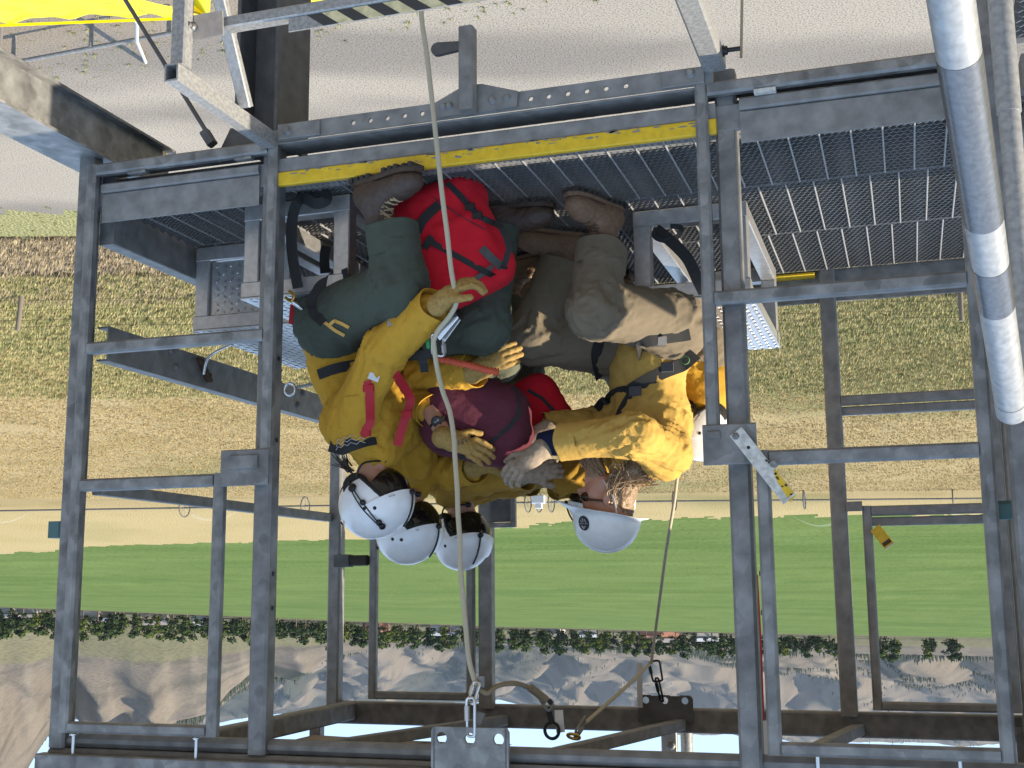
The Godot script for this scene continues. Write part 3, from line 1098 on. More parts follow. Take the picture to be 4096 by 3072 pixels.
	for q in [Vector3(2.9300, 7.9855, -4.3910), Vector3(2.9300, 8.0461, -4.4346), Vector3(2.9300, 7.9820, -5.5829), Vector3(2.9300, 8.0525, -5.5287)]:
		var b3 := MB.new()
		b3.bolt(q, Vector3(-1, 0, 0), 0.014)
		part(t, "bolt", b3, M.galv2)
	# roof frame
	blk(t, "roof_beam", M.weathered, -0.5, 3.06, 9.552, 9.60, -3.975, -3.90, 0.012)
	blk(t, "roof_beam", M.weathered, -0.5, 3.06, 9.502, 9.549, -3.985, -3.915, 0.016)
	blk(t, "roof_beam", M.galv2, 1.545, 3.07, 9.566, 9.70, -3.897, -3.845, 0.004)
	blk(t, "roof_beam", M.weathered, -0.6, 2.95, 9.556, 9.668, -6.03, -5.955, 0.008)
	blk(t, "roof_beam", M.weathered, 2.78, 2.86, 9.556, 9.645, -5.95, -3.98, 0.008)
	blk(t, "roof_beam", M.weathered, -0.5, -0.42, 9.556, 9.645, -5.95, -3.98, 0.008)
	for b in [[2.59, 1.97], [1.55, 1.085], [0.60, 0.27]]:
		brc(t, "roof_brace", M.weathered, Vector3(b[0], 9.628, -3.98), Vector3(b[1], 9.628, -5.95), 0.05, 0.05)
	# roof deck above the frame, carried on short studs
	for x in [-0.42, 3.0]:
		for z in [-3.95, -5.95]:
			blk(t, "roof_stud", M.galv2, x - 0.03, x + 0.03, 9.60, ROOF_Y, z - 0.03, z + 0.03)
	var rf := MB.new()
	var prof := PackedVector2Array()
	var nrib := 22
	for i in nrib:
		var x0 := ROOF_X0 + (ROOF_X1 - ROOF_X0) * i / nrib
		var dx := (ROOF_X1 - ROOF_X0) / nrib
		prof.append_array(PackedVector2Array([Vector2(x0, 0), Vector2(x0 + dx * 0.3, 0), Vector2(x0 + dx * 0.4, 0.03), Vector2(x0 + dx * 0.9, 0.03)]))
	prof.append(Vector2(ROOF_X1, 0.05))
	prof.append(Vector2(ROOF_X0, 0.05))
	rf.extrude(prof, Vector3(0, ROOF_Y, -5.98), Vector3.RIGHT, Vector3.UP, Vector3(0, 0, 2.19))
	part(t, "roof_deck", rf, M.galv2)
	# canvas awning folded over the rear frame
	var aw := MB.new()
	aw.extrude(PackedVector2Array([Vector2(1.75, 9.675), Vector2(1.95, 9.73), Vector2(2.3, 9.735), Vector2(2.62, 9.70), Vector2(2.74, 9.66), Vector2(2.3, 9.672)]), Vector3(0, 0, -5.4), Vector3.RIGHT, Vector3.UP, Vector3(0, 0, 0.9))
	part(t, "folded_awning", aw, M.canvas)
	blk(t, "end_bracket", M.alu, 1.12539, 1.20257, 9.60, 9.80, -6.07, -6.04)
	var eb := MB.new()
	eb.bolt(Vector3(1.1516, 9.7377, -6.0400), Vector3(0, 0, 1), 0.016)
	part(t, "bolt", eb, M.galv)
	var ep := MB.new()
	ep.tube(PackedVector3Array([Vector3(1.08778, 9.67, -6.1), Vector3(1.08778, 9.9, -6.1)]), 0.03, 14)
	part(t, "roof_pipe", ep, M.pole)
	# anchor plates with three holes
	for a in [[1.259, 1.525, 9.432, 9.70, -3.857, -3.843, [1.489, 1.391, 1.293], 9.467, 0.0185, M.galv], [1.025, 1.289, 9.497, 9.62, -5.953, -5.942, [1.252, 1.16, 1.063], 9.518, 0.0165, M.steel_dark]]:
		var ap := MB.new()
		var hl := []
		for x in a[6]: hl.append(Vector2(x, a[7]))
		plate_holes(ap, Vector2(a[0] + 0.012, a[2]), Vector2(a[1] - 0.012, a[3]), a[4], a[5], hl, a[8])
		for sx in [[a[0] + 0.012, -1.0], [a[1] - 0.012, 1.0]]:
			ap.extrude(PackedVector2Array([Vector2(0, a[2]), Vector2(0.006 * sx[1], a[2] + 0.003), Vector2(0.012 * sx[1], a[2] + 0.013), Vector2(0.012 * sx[1], a[3]), Vector2(0, a[3])]), Vector3(sx[0], 0, a[4]), Vector3.RIGHT, Vector3.UP, Vector3(0, 0, a[5] - a[4]))
		part(t, "anchor_plate", ap, a[9])
	# small fittings on the posts
	var kb := MB.new()
	kb.block(Vector3(2.80, 8.80, -5.94), Vector3(2.885, 8.865, -5.88))
	part(t, "hinge_bracket", kb, M.steel_dark)
	var kc := MB.new()
	kc.tube(PackedVector3Array([Vector3(2.80, 8.832, -5.91), Vector3(2.70, 8.832, -5.90)]), 0.028, 12)
	part(t, "stop_bumper", kc, M.rubber)
	var tb := MB.new()
	tb.block(Vector3(3.058, 8.722, -3.96), Vector3(3.118, 8.785, -3.90), 0.008)
	part(t, "hinge_bracket", tb, M.teal)
	var tb2 := MB.new()
	tb2.block(Vector3(-0.33, 8.745, -3.94), Vector3(-0.255, 8.80, -3.89), 0.012)
	part(t, "hinge_bracket", tb2, M.teal)
	for p in [[2.165, 8.15, 0], [2.165, 8.45, 0], [2.165, 8.93, 0], [2.165, 9.05, 0], [0.455, 8.95, 0], [0.455, 9.07, 0]]:
		var b4 := MB.new()
		b4.lathe(Vector3(p[0], p[1], -3.93), Vector3(-1, 0, 0), PackedVector2Array([Vector2(0.009, 0), Vector2(0.009, 0.002), Vector2(0.0001, 0.0022)]), 10)
		part(t, "bolt_hole_plug", b4, M.iron_black)
	# tie rod and turnbuckle below the corner
	var rd := MB.new()
	rd.tube(PackedVector3Array([Vector3(2.5067, 7.2351, -3.9500), Vector3(3.0552, 6.3941, -3.9500)]), 0.009, 8)
	part(t, "tie_rod", rd, M.steel_dark)
	var cl := MB.new()
	cl.bar(Vector3(2.5230, 7.2214, -3.9500), Vector3(2.4862, 7.2781, -3.9500), 0.035, 0.035)
	part(t, "rod_clevis", cl, M.steel_dark)
	var gs := MB.new()
	gs.extrude(PackedVector2Array([Vector2(2.48, 7.30), Vector2(2.43, 7.205), Vector2(2.26, 7.24), Vector2(2.26, 7.30)]), Vector3(0, 0, -3.985), Vector3.RIGHT, Vector3.UP, Vector3(0, 0, -0.012))
	part(t, "gusset_plate", gs, M.steel_dark)
	# wide-flange beam that leaves the far corner towards the viewer
	var wb := MB.new()
	wb.block(Vector3(2.95, 7.275, -4.4), Vector3(3.16, 7.287, -2.3), 0.001)
	wb.block(Vector3(2.95, 7.09, -4.4), Vector3(3.16, 7.102, -2.3), 0.001)
	wb.block(Vector3(2.985, 7.102, -4.4), Vector3(2.997, 7.275, -2.3), 0.0)
	part(t, "outrigger_beam", wb, M.galv)

const ROOF_Y := 9.76
const ROOF_X0 := -0.87
const ROOF_X1 := 3.6

# ------------------------------------------------------------------ gates
func gate(called: String, label: String, xo: float, xl: float, xu: float, z: float, dy: float, m: Material, doubled := false) -> Node3D:
	var g := thing(called, label, "gate", Vector3(xo, 7.34, z), "swing gates of the platform")
	var w := 0.042
	var s := signf(xl - xo)
	var zz := z - 0.02
	var ys := [7.358, 8.071, 8.594, 9.471]
	var o := MB.new()
	o.bar(Vector3(xo, ys[0] + dy - 0.022, zz), Vector3(xo, ys[3] + dy + 0.019, zz), w, 0.04, Vector3(0, 0, 1), 0.008)
	part(g, "stile", o, m)
	o = MB.new()
	o.bar(Vector3(xl, ys[0] + dy - 0.022, zz), Vector3(xl, ys[2] + dy - 0.08, zz), w, 0.04, Vector3(0, 0, 1), 0.008)
	part(g, "stile", o, m)
	o = MB.new()
	o.bar(Vector3(xu, ys[2] + dy - 0.024, zz), Vector3(xu, ys[3] + dy + 0.019, zz), w, 0.04, Vector3(0, 0, 1), 0.008)
	part(g, "stile", o, m)
	for k in 4:
		var xe := (xl if k < 2 else xu) - s * 0.021
		o = MB.new()
		o.bar(Vector3(xo + s * 0.021, ys[k] + dy, zz), Vector3(xe, ys[k] + dy, zz), 0.038, 0.046 if k < 3 else 0.039, Vector3.UP, 0.008)
		part(g, "rail", o, m)
		if doubled and (k == 1 or k == 2):
			o = MB.new()
			o.bar(Vector3(xo + s * 0.021, ys[k] + dy + 0.049, zz - 0.02), Vector3(xe, ys[k] + dy + 0.049, zz - 0.02), 0.038, 0.04, Vector3.UP, 0.005)
			part(g, "rail", o, m)
	return g

func build_gates() -> void:
	var g1 := gate("swing_gate", "front gate at the far end beside the yellow-shirted helmet wearers, beyond the diamond-plate bench end", 2.966, 2.171, 2.355, -3.85, 0.0, M.galv)
	var mb := MB.new()
	mb.block(Vector3(2.147, 8.49, -3.852), Vector3(2.339, 8.62, -3.842), 0.004)
	part(g1, "latch_plate", mb, M.galv2)
	mb = MB.new()
	mb.block(Vector3(2.187, 8.512, -3.8418), Vector3(2.297, 8.56, -3.832), 0.002)
	part(g1, "latch_tab", mb, M.galv2)
	for x in [2.93, 2.42]:
		mb = MB.new()
		mb.tube(PackedVector3Array([Vector3(x, 9.488, -3.875), Vector3(x, 9.575, -3.875)]), 0.007, 8)
		mb.lathe(Vector3(x, 9.49, -3.875), Vector3.UP, PackedVector2Array([Vector2(0.0001, 0.0), Vector2(0.016, 0.0), Vector2(0.016, 0.012), Vector2(0.007, 0.013)]), 6)
		part(g1, "hanger_bolt", mb, M.chrome)
	for k in 2:
		mb = MB.new()
		mb.block(Vector3([2.72, 2.26][k], 7.381, -3.885), Vector3([2.80, 2.33][k], 7.393, -3.855), 0.002)
		part(g1, "stop_tab", mb, M.galv)
	var g2 := gate("swing_gate", "front gate nearest the striped handrail, with a hanging yellow and white latch bar", -0.231, 0.574, 0.423, -3.85, 0.0, M.galv)
	mb = MB.new()
	mb.block(Vector3(0.437, 8.483, -3.852), Vector3(0.605, 8.612, -3.842), 0.004)
	part(g2, "latch_plate", mb, M.galv2)
	mb = MB.new()
	mb.block(Vector3(0.55, 8.505, -3.8418), Vector3(0.59, 8.528, -3.836), 0.002)
	part(g2, "latch_tab", mb, M.galv2)
	# latch bar
	var a := Vector3(0.4983, 8.5111, -3.8300)
	var b := Vector3(0.3430, 8.7280, -3.8300)
	var lb := MB.new()
	lb.bar(a, b, 0.047, 0.006, Vector3(0, 0, 1), 0.001)
	var la := part(g2, "latch_bar", lb, M.white_paint, "flaking white and yellow latch bar")
	lb = MB.new()
	var d := (b - a).normalized()
	var sdv := d.cross(Vector3(0, 0, 1)).normalized()
	var y0 := a.lerp(b, 0.60)
	lb.extrude(PackedVector2Array([Vector2(0.004, -0.018), Vector2(0.03, -0.006), Vector2(0.115, 0.004), Vector2(0.108, -0.022), Vector2(0.05, -0.0225), Vector2(0.01, -0.0225)]), y0 + Vector3(0, 0, 0.0031), d, sdv, Vector3(0, 0, 0.0006))
	part(la, "yellow_paint", lb, M.yellow_paint)
	lb = MB.new()
	lb.bar(b - d * 0.003 + Vector3(0, 0, 0.010), b - d * 0.003 - Vector3(0, 0, 0.004), 0.048, 0.005, d, 0.001)
	part(la, "bent_lip", lb, M.white_paint)
	for k in 9:
		lb = MB.new()
		var po := PackedVector2Array()
		for q in 6: po.append(Vector2(cos(TAU * q / 6.0), sin(TAU * q / 6.0)) * rng.randf_range(0.002, 0.006))
		lb.extrude(po, a.lerp(b, rng.randf_range(0.45, 0.97)) + sdv * rng.randf_range(-0.021, -0.008) + Vector3(0, 0, 0.0038), d, sdv, Vector3(0, 0, 0.0005))
		part(la, "paint_chip", lb, M.rust)
	lb = MB.new()
	lb.bolt(Vector3(0.4989, 8.5261, -3.8300) + Vector3(0, 0, 0.003), Vector3(0, 0, 1), 0.009)
	part(la, "pivot_bolt", lb, M.galv)
	lb = MB.new()
	lb.lathe(a.lerp(b, 0.24) + Vector3(0, 0, 0.0031), Vector3(0, 0, 1), PackedVector2Array([Vector2(0.0055, 0), Vector2(0.0055, 0.0006), Vector2(0.0001, 0.0007)]), 10)
	part(la, "hole_plug", lb, M.iron_black)
	lb = MB.new()
	lb.tube(PackedVector3Array([Vector3(0.3868, 8.6180, -3.8500), Vector3(0.3868, 8.6180, -3.8500) + Vector3(0, 0, 0.03)]), 0.011, 10)
	part(g2, "stop_pin", lb, M.galv)
	for x in [0.30, -0.1]:
		mb = MB.new()
		mb.tube(PackedVector3Array([Vector3(x, 9.488, -3.875), Vector3(x, 9.565, -3.875)]), 0.007, 8)
		part(g2, "hanger_bolt", mb, M.chrome)
	mb = MB.new()
	mb.block(Vector3(0.33, 7.381, -3.885), Vector3(0.40, 7.396, -3.85), 0.002)
	part(g2, "stop_tab", mb, M.white_paint)
	var g3 := gate("swing_gate", "rear gate behind the three white flight helmets", 2.672, 1.95, 2.135, -5.90, 0.045, M.galv_dull)
	mb = MB.new()
	mb.block(Vector3(1.88, 8.50, -5.90), Vector3(2.02, 8.53, -5.87), 0.003)
	mb.block(Vector3(1.88, 8.53, -5.90), Vector3(1.905, 8.68, -5.87), 0.003)
	mb.block(Vector3(1.905, 8.655, -5.90), Vector3(2.02, 8.68, -5.87), 0.003)
	part(g3, "latch_box", mb, M.galv)
	mb = MB.new()
	mb.block(Vector3(1.908, 8.533, -5.898), Vector3(2.015, 8.652, -5.888), 0.002)
	part(g3, "latch_plate", mb, M.steel_dark)
	var g4 := gate("swing_gate", "rear gate at the end nearest the striped handrail, seen through the front gate", -0.40, 0.29, 0.182, -5.90, 0.05, M.galv_dull, true)
	mb = MB.new()
	mb.block(Vector3(0.20, 8.60, -5.895), Vector3(0.272, 8.645, -5.875), 0.002)
	part(g4, "latch_plate", mb, M.galv_dull)
	var ra := Vector3(0.1498, 8.7230, -5.8800)
	var rb := Vector3(0.0894, 8.8080, -5.8800)
	mb = MB.new()
	mb.bar(ra, rb, 0.05, 0.006, Vector3(0, 0, 1), 0.001)
	var l2 := part(g4, "latch_bar", mb, M.yellow_paint, "worn yellow latch bar")
	mb = MB.new()
	mb.bar(ra.lerp(rb, 0.72) + Vector3(0, 0, 0.0032), ra.lerp(rb, 0.9) + Vector3(0, 0, 0.0032), 0.042, 0.001, Vector3(0, 0, 1), 0.0)
	part(l2, "paint_chip", mb, M.rust)
	mb = MB.new()
	mb.bar(rb + Vector3(0, 0, 0.006), rb - Vector3(0, 0, 0.006), 0.05, 0.005, (rb - ra).normalized(), 0.001)
	part(l2, "bent_lip", mb, M.white_paint)

# ------------------------------------------------------------------ benches
func bench(label: String, x0: float, x1: float, z0: float, z1: float, plated: bool) -> Node3D:
	var b := thing("bench", label, "bench", Vector3((x0 + x1) * 0.5, FLOOR, z1), "aluminium benches on the platform")
	var q := 0.066
	for z in [z1, z0]:
		var za: float = z - q if z == z1 else z
		for x in [x0, x1 - q]:
			blk(b, "leg", M.alu, x, x + q, 7.567, 7.811, za, za + q, 0.004)
		blk(b, "foot_rail", M.alu, x0, x1, 7.502, 7.567, za, za + q, 0.004)
		blk(b, "seat_rail", M.alu, x0 - 0.004, x1 + 0.004, 7.811, 7.873, za - 0.002, za + q + 0.002, 0.004)
	for x in [x0, x1 - q]:
		blk(b, "side_rail", M.alu, x, x + q, 7.815, 7.873, z0 + q + 0.004, z1 - q - 0.004, 0.004)
		blk(b, "foot_rail", M.alu, x, x + q, 7.502, 7.565, z0 + q + 0.002, z1 - q - 0.002, 0.004)
	part(b, "seat_plate", tread(Vector3(x0 - 0.006, 7.879, z1 + 0.004), Vector3.RIGHT, Vector3(0, 0, -1), x1 - x0 + 0.012, z1 - z0 + 0.008, Vector3.UP), M.tread)
	if plated:
		part(b, "end_panel", tread(Vector3(x0 + q + 0.004, 7.571, z1 - 0.018), Vector3.RIGHT, Vector3.UP, x1 - x0 - 2 * q - 0.008, 0.236, Vector3(0, 0, 1)), M.tread)
	return b

func strap(pts: Array, w: float, nrm: Vector3, steps := 6, th := 0.003) -> MB:
	# flat webbing: nrm is the direction its face looks
	var mb := MB.new()
	var p := smooth(pts, steps)
	var m := p.size()
	var f := nrm.normalized() * th * 0.5
	var sd := PackedVector3Array()
	for i in m:
		var d := p[mini(i + 2, m - 1)] - p[maxi(i - 2, 0)]
		sd.append(d.normalized().cross(nrm).normalized() * w * 0.5)
	for i in m - 1:
		var a := p[i]
		var b := p[i + 1]
		if (b - a).length() < 1e-5: continue
		var s0 := sd[i]
		var s1 := sd[i + 1]
		mb.quad(a - s0 + f, a + s0 + f, b + s1 + f, b - s1 + f, nrm)
		mb.quad(a - s0 - f, a + s0 - f, b + s1 - f, b - s1 - f, -nrm)
		mb.quad(a - s0 - f, a - s0 + f, b - s1 + f, b - s1 - f, -s0)
		mb.quad(a + s0 - f, a + s0 + f, b + s1 + f, b + s1 - f, s0)
	return mb

func build_benches() -> void:
	bench("aluminium bench under the person in the hard hat", 0.53, 0.98, -5.75, -4.64, false)
	bench("aluminium bench end with a diamond-plate panel, behind the far front gate", 2.44, 2.90, -5.45, -4.51, true)
	bench("open aluminium bench frame under the person whose hand holds the rope", 1.95, 2.40, -5.40, -4.06, false)
	single("webbing_strap", strap([Vector3(0.8823, 7.5940, -4.6000), Vector3(0.8295, 7.6463, -4.5700), Vector3(0.7544, 7.7350, -4.5500), Vector3(0.7154, 7.8245, -4.5500), Vector3(0.6929, 7.8774, -4.5600)], 0.045, Vector3(-0.1, 0.2, 1)), M.webbing, "loose black webbing strap hanging from the bench under the hard-hat wearer", "strap", "black tie-down straps")
	single("webbing_strap", strap([Vector3(0.8767, 7.5890, -4.6000), Vector3(0.8855, 7.6256, -4.5850), Vector3(0.8404, 7.6534, -4.5700), Vector3(0.7866, 7.6396, -4.5700), Vector3(0.7759, 7.6064, -4.5750), Vector3(0.8200, 7.5936, -4.5850)], 0.02, Vector3(0.1, 0.3, 1)), M.webbing, "small black loop of webbing on the bench foot rail beside the hard-hat wearer's boots", "strap", "black tie-down straps")
	single("webbing_strap", strap([Vector3(2.1392, 7.8648, -4.0200), Vector3(2.1573, 7.7275, -4.0000), Vector3(2.1548, 7.6125, -3.9900), Vector3(2.1321, 7.5468, -3.9800), Vector3(2.0956, 7.5331, -3.9700), Vector3(2.0447, 7.5592, -3.9700), Vector3(2.0063, 7.5427, -3.9800), Vector3(2.0360, 7.4976, -4.0000), Vector3(2.1108, 7.4950, -4.0100), Vector3(2.1242, 7.5176, -4.0000)], 0.04, Vector3(-0.5, 0.2, 1)), M.webbing, "curling black strap tied round the open bench frame beside the brown boot", "strap", "black tie-down straps")
	single("webbing_strap", strap([Vector3(2.1924, 7.6053, -4.3500), Vector3(2.1982, 7.6555, -4.3500), Vector3(2.1935, 7.7191, -4.3500)], 0.04, Vector3(-0.3, 0.2, 1)), M.webbing, "short black strap seen through the open bench frame", "strap", "black tie-down straps")
	var sh := MB.new()
	sh.tube(smooth([Vector3(2.1662, 7.8789, -4.0000), Vector3(2.1436, 7.8983, -4.0000), Vector3(2.1589, 7.9173, -4.0000), Vector3(2.1814, 7.9009, -4.0000)], 5), 0.006, 8)
	single("strap_hook", sh, M.gold, "brass-coloured strap hook on the open bench beside the seated person's hip", "hook")
	sh = MB.new()
	sh.tube(smooth([Vector3(2.1739, 7.9080, -4.0100), Vector3(2.1493, 7.9259, -4.0300), Vector3(2.1373, 7.9370, -4.0500)], 5), 0.008, 8)
	single("snap_hook", sh, M.chrome, "steel snap hook lying on the diamond-plate seat", "hook")

# ------------------------------------------------------------------ frame and handrail on the viewer's side
func build_near_rails() -> void:
	var f := thing("tube_frame", "bright galvanised tube frame standing out from the platform, with its open square tube end", "frame", Vector3(2.17, 7.3, -3.5))
	var mb := MB.new()
	mb.hollow(Vector3(2.176, 7.34, -3.84), Vector3(2.176, 7.34, -3.2), 0.05, 0.06, 0.006)
	part(f, "arm_tube", mb, M.pole)
	mb = MB.new()
	mb.bar(Vector3(2.164, 7.309, -3.235), Vector3(2.164, 6.3, -3.235), 0.055, 0.05, Vector3(0, 0, 1), 0.006)
	part(f, "leg_tube", mb, M.pole)
	mb = MB.new()
	mb.bar(Vector3(2.135, 7.31, -3.60), Vector3(2.135, 6.75, -3.262), 0.03, 0.045, Vector3(1, 0, 0), 0.004)
	part(f, "brace_tube", mb, M.pole)
	var s := thing("striped_bar", "galvanised bar with black and cream hazard tape across the bottom of the platform front", "bar", Vector3(1.6, 7.16, -3.3))
	mb = MB.new()
	mb.bar(Vector3(2.035, 7.155, -3.3), Vector3(0.52, 7.155, -3.3), 0.05, 0.04, Vector3.UP, 0.005)
	part(s, "tube", mb, M.pole)
	mb = MB.new()
	mb.bar(Vector3(1.80, 7.2, -3.283), Vector3(0.55, 7.2, -3.283), 0.006, 0.048, Vector3.UP, 0.001)
	part(s, "tape_plate", mb, M.pole)
	var x := 1.735
	var k := 0
	while x > 0.6:
		mb = MB.new()
		var w := 0.052
		mb.extrude(PackedVector2Array([Vector2(x, 7.178), Vector2(x - w, 7.178), Vector2(x - w - 0.06, 7.222), Vector2(x - 0.06, 7.222)]), Vector3(0, 0, -3.2798), Vector3.RIGHT, Vector3.UP, Vector3(0, 0, 0.0008))
		part(s, "tape_stripe", mb, M.tape_black if k % 2 == 0 else M.tape_cream)
		x -= w + 0.0005
		k += 1
	mb = MB.new()
	mb.extrude(PackedVector2Array([Vector2(2.166, 7.125), Vector2(2.03, 7.125), Vector2(2.024, 7.21), Vector2(2.144, 7.21)]), Vector3(0, 0, -3.262), Vector3.RIGHT, Vector3.UP, Vector3(0, 0, 0.008))
	part(s, "end_plate", mb, M.alu)
	mb = MB.new()
	mb.bolt(Vector3(2.138, 7.167, -3.254), Vector3(0, 0, 1), 0.014)
	mb.tube(PackedVector3Array([Vector3(2.138, 7.167, -3.25), Vector3(2.138, 7.167, -3.225)]), 0.009, 8)
	part(s, "bolt", mb, M.galv)
	var a2 := thing("outreach_tube", "bright galvanised square tube reaching out from the platform edge below the hard-hat wearer", "tube", Vector3(0.53, 7.28, -3.4))
	mb = MB.new()
	mb.bar(Vector3(0.525, 7.272, -3.855), Vector3(0.525, 7.272, -2.6), 0.075, 0.06, Vector3.UP, 0.008)
	part(a2, "arm_tube", mb, M.pole)
	mb = MB.new()
	mb.tube(PackedVector3Array([Vector3(0.487, 7.262, -3.79), Vector3(0.43, 7.262, -3.79)]), 0.008, 8)
	mb.bolt(Vector3(0.487, 7.262, -3.79), Vector3(-1, 0, 0), 0.015)
	part(a2, "bolt", mb, M.iron_black)
	# what stands beyond the picture's edge and shades the front of the platform
	var cb := thing("equipment_cabinet", "tall grey equipment cabinet on the side landing, beyond the picture's edge", "cabinet", Vector3(-1.1, 7.5, -4.25))
	blk(cb, "case", M.galv2, -1.3, -0.98, 7.55, 8.95, -4.62, -4.09, 0.01)
	blk(cb, "plinth", M.steel_dark, -1.28, -1.0, 7.5, 7.55, -4.60, -4.11)
	blk(cb, "door", M.galv, -1.312, -1.302, 7.6, 8.9, -4.60, -4.11)
	var ld := thing("side_landing", "steel landing that carries the cabinet, beyond the picture's edge", "landing", Vector3(-1.0, 7.5, -4.25))
	blk(ld, "deck", M.steel_dark, -1.5, -0.52, 7.46, 7.5, -4.8, -3.98)
	blk(ld, "leg", M.steel_dark, -1.5, -1.4, -0.3, 7.46, -4.8, -4.7)
	var sc := thing("stair_column", "broad steel column of the stair beside the platform, beyond the picture's edge", "column", Vector3(-1.3, 0, -3.88))
	blk(sc, "shaft", M.galv2, -1.42, -1.18, -0.3, 10.6, -3.97, -3.80)
	blk(sc, "wall_panel", M.galv2, -1.34, -1.30, 9.0, 10.6, -4.45, -3.972)
	blk(sc, "cap", M.galv2, -1.45, -1.15, 10.6, 10.63, -3.99, -3.78)
	# inclined handrail close to the viewer
	var h := thing("stair_handrail", "thick round galvanised handrail with dark tape bands, closest to the viewer", "handrail", Vector3(-0.1973, 8.6695, -2.4555))
	var cuts := [[-60.0, Vector3(-0.0825, 8.2694, -1.4626)], [116.0, Vector3(-0.0971, 8.3205, -1.5893)], [473.0, Vector3(-0.1344, 8.4505, -1.9120)], [568.0, Vector3(-0.1466, 8.4930, -2.0173)], [660.0, Vector3(-0.1596, 8.5382, -2.1294)], [862.0, Vector3(-0.1930, 8.6545, -2.4182)]]
	mb = MB.new()
	var e0: Vector3 = cuts[0][1]
	var e1: Vector3 = Vector3(-0.1973, 8.6695, -2.4555)
	mb.tube(PackedVector3Array([e0 + (e0 - e1) * 0.7, e1]), 0.0285, 28)
	part(h, "rail_pipe", mb, M.pole)
	for q in [[1, 2], [3, 4]]:
		mb = MB.new()
		mb.tube(PackedVector3Array([cuts[q[0]][1], cuts[q[1]][1]]), 0.0291, 28)
		part(h, "tape_band", mb, M.tape_steel, "dark shiny tape wound on the rail")
	mb = MB.new()
	mb.tube(PackedVector3Array([cuts[5][1], e1 + (e1 - cuts[5][1]) * 0.12]), [0.0294, 0.0294], 28)
	part(h, "end_cap", mb, M.pole)
	mb = MB.new()
	mb.tube(PackedVector3Array([Vector3(-0.235, 7.3, -2.47), Vector3(-0.235, 8.66, -2.47)]), 0.021, 16)
	part(h, "post", mb, M.pole)
	mb = MB.new()
	mb.tube(PackedVector3Array([Vector3(-0.235, 7.3, -2.47), Vector3(-0.235, 8.08, -2.47)]), 0.0235, 16)
	part(h, "sleeve", mb, M.pole)
	var wk := thing("walkway_deck", "corner of dark serrated walkway grating beside the handrail post", "walkway", Vector3(-0.8, 7.5, -2.0))
	var wd := part(wk, "grating_panel", serrated(-1.4, -0.345, -3.48, -0.6, FLOOR), M.grate)
	wd.set_meta("kind", "stuff")
	blk(wk, "edge_beam", M.steel_dark, -1.4, -0.335, 7.33, 7.49, -3.52, -3.485)
	blk(wk, "edge_beam", M.steel_dark, -0.342, -0.33, 7.33, 7.50, -3.48, -0.6)

# ------------------------------------------------------------------ people
var fold := FastNoiseLite.new()
var fold2 := FastNoiseLite.new()

func frame(f: Vector3, up: Vector3) -> Basis:      # z forward, y up, x to the side
	var z := f.normalized()
	var x := up.cross(z).normalized()
	return Basis(x, z.cross(x).normalized(), z)

# cloth folds: long creases that run across the stretch direction of the cloth
func creases(amp: float, fr := 1.0) -> Callable:
	return func(p: Vector3, _n: Vector3) -> float:
		var a := 1.0 - absf(fold.get_noise_3d(p.x * fr, p.y * fr * 1.7, p.z * fr)) * 2.2
		var b := fold2.get_noise_3d(p.x * fr, p.y * fr * 1.4, p.z * fr)
		return amp * (a * 0.6 + b * 0.55)

func shirt_field(J: Dictionary, cell: float, fat := 1.0, ra := 0.075, rw := 0.062) -> Fld:
	var lo: Vector3 = J.chest
	var hi: Vector3 = J.chest
	for k in ["pelvis", "neck", "shA", "shB", "elA", "elB", "wrA", "wrB"]:
		lo = lo.min(J[k])
		hi = hi.max(J[k])
	var f := Fld.new(lo - Vector3(0.26, 0.2, 0.26), hi + Vector3(0.26, 0.2, 0.26), cell)
	var sd: Vector3 = (J.shA - J.shB).normalized()
	var low: Vector3 = J.pelvis.lerp(J.waist, 0.35)
	f.cap(low, J.waist, 0.135 * fat, 0.132 * fat, 0.05, sd, 1.28)
	f.cap(J.waist, J.chest, 0.132 * fat, 0.14 * fat, 0.06, sd, 1.28)
	f.cap(J.chest, J.chest.lerp(J.neck, 0.75), 0.14 * fat, 0.085, 0.06, sd, 1.35)
	f.cap(J.shA, J.shB, 0.078, 0.078, 0.06)
	f.cap(J.chest.lerp(J.neck, 0.6), J.neck, 0.085, 0.072, 0.03)
	for s in ["A", "B"]:
		f.cap(J["sh" + s], J["el" + s], ra * 1.05, ra * 0.95, 0.05)
		var dd: Vector3 = (J["wr" + s] - J["el" + s]).normalized()
		f.cap(J["el" + s], J["wr" + s] - dd * rw * 0.95, ra * 0.95, rw, 0.03)
	return f

func trouser_field(J: Dictionary, cell: float, rt := 0.105, rk := 0.085, rc := 0.085) -> Fld:
	var lo: Vector3 = J.pelvis
	var hi: Vector3 = J.waist
	for k in ["hipA", "hipB", "kneeA", "kneeB", "cuffA", "cuffB", "pelvis", "waist"]:
		lo = lo.min(J[k])
		hi = hi.max(J[k])
	var f := Fld.new(lo - Vector3(0.22, 0.22, 0.22), hi + Vector3(0.22, 0.22, 0.22), cell)
	var sd: Vector3 = (J.hipA - J.hipB).normalized()
	f.cap(J.pelvis, J.pelvis.lerp(J.waist, 0.75), 0.135, 0.125, 0.05, sd, 1.25)
	f.cap(J.hipA, J.hipB, 0.115, 0.115, 0.06)
	for s in ["A", "B"]:
		f.cap(J["hip" + s], J["knee" + s], rt * 1.12, rk, 0.06)
		var dd: Vector3 = (J["cuff" + s] - J["knee" + s]).normalized()
		f.cap(J["knee" + s], J["cuff" + s] - dd * rc * 0.95, rk, rc, 0.035)
	return f

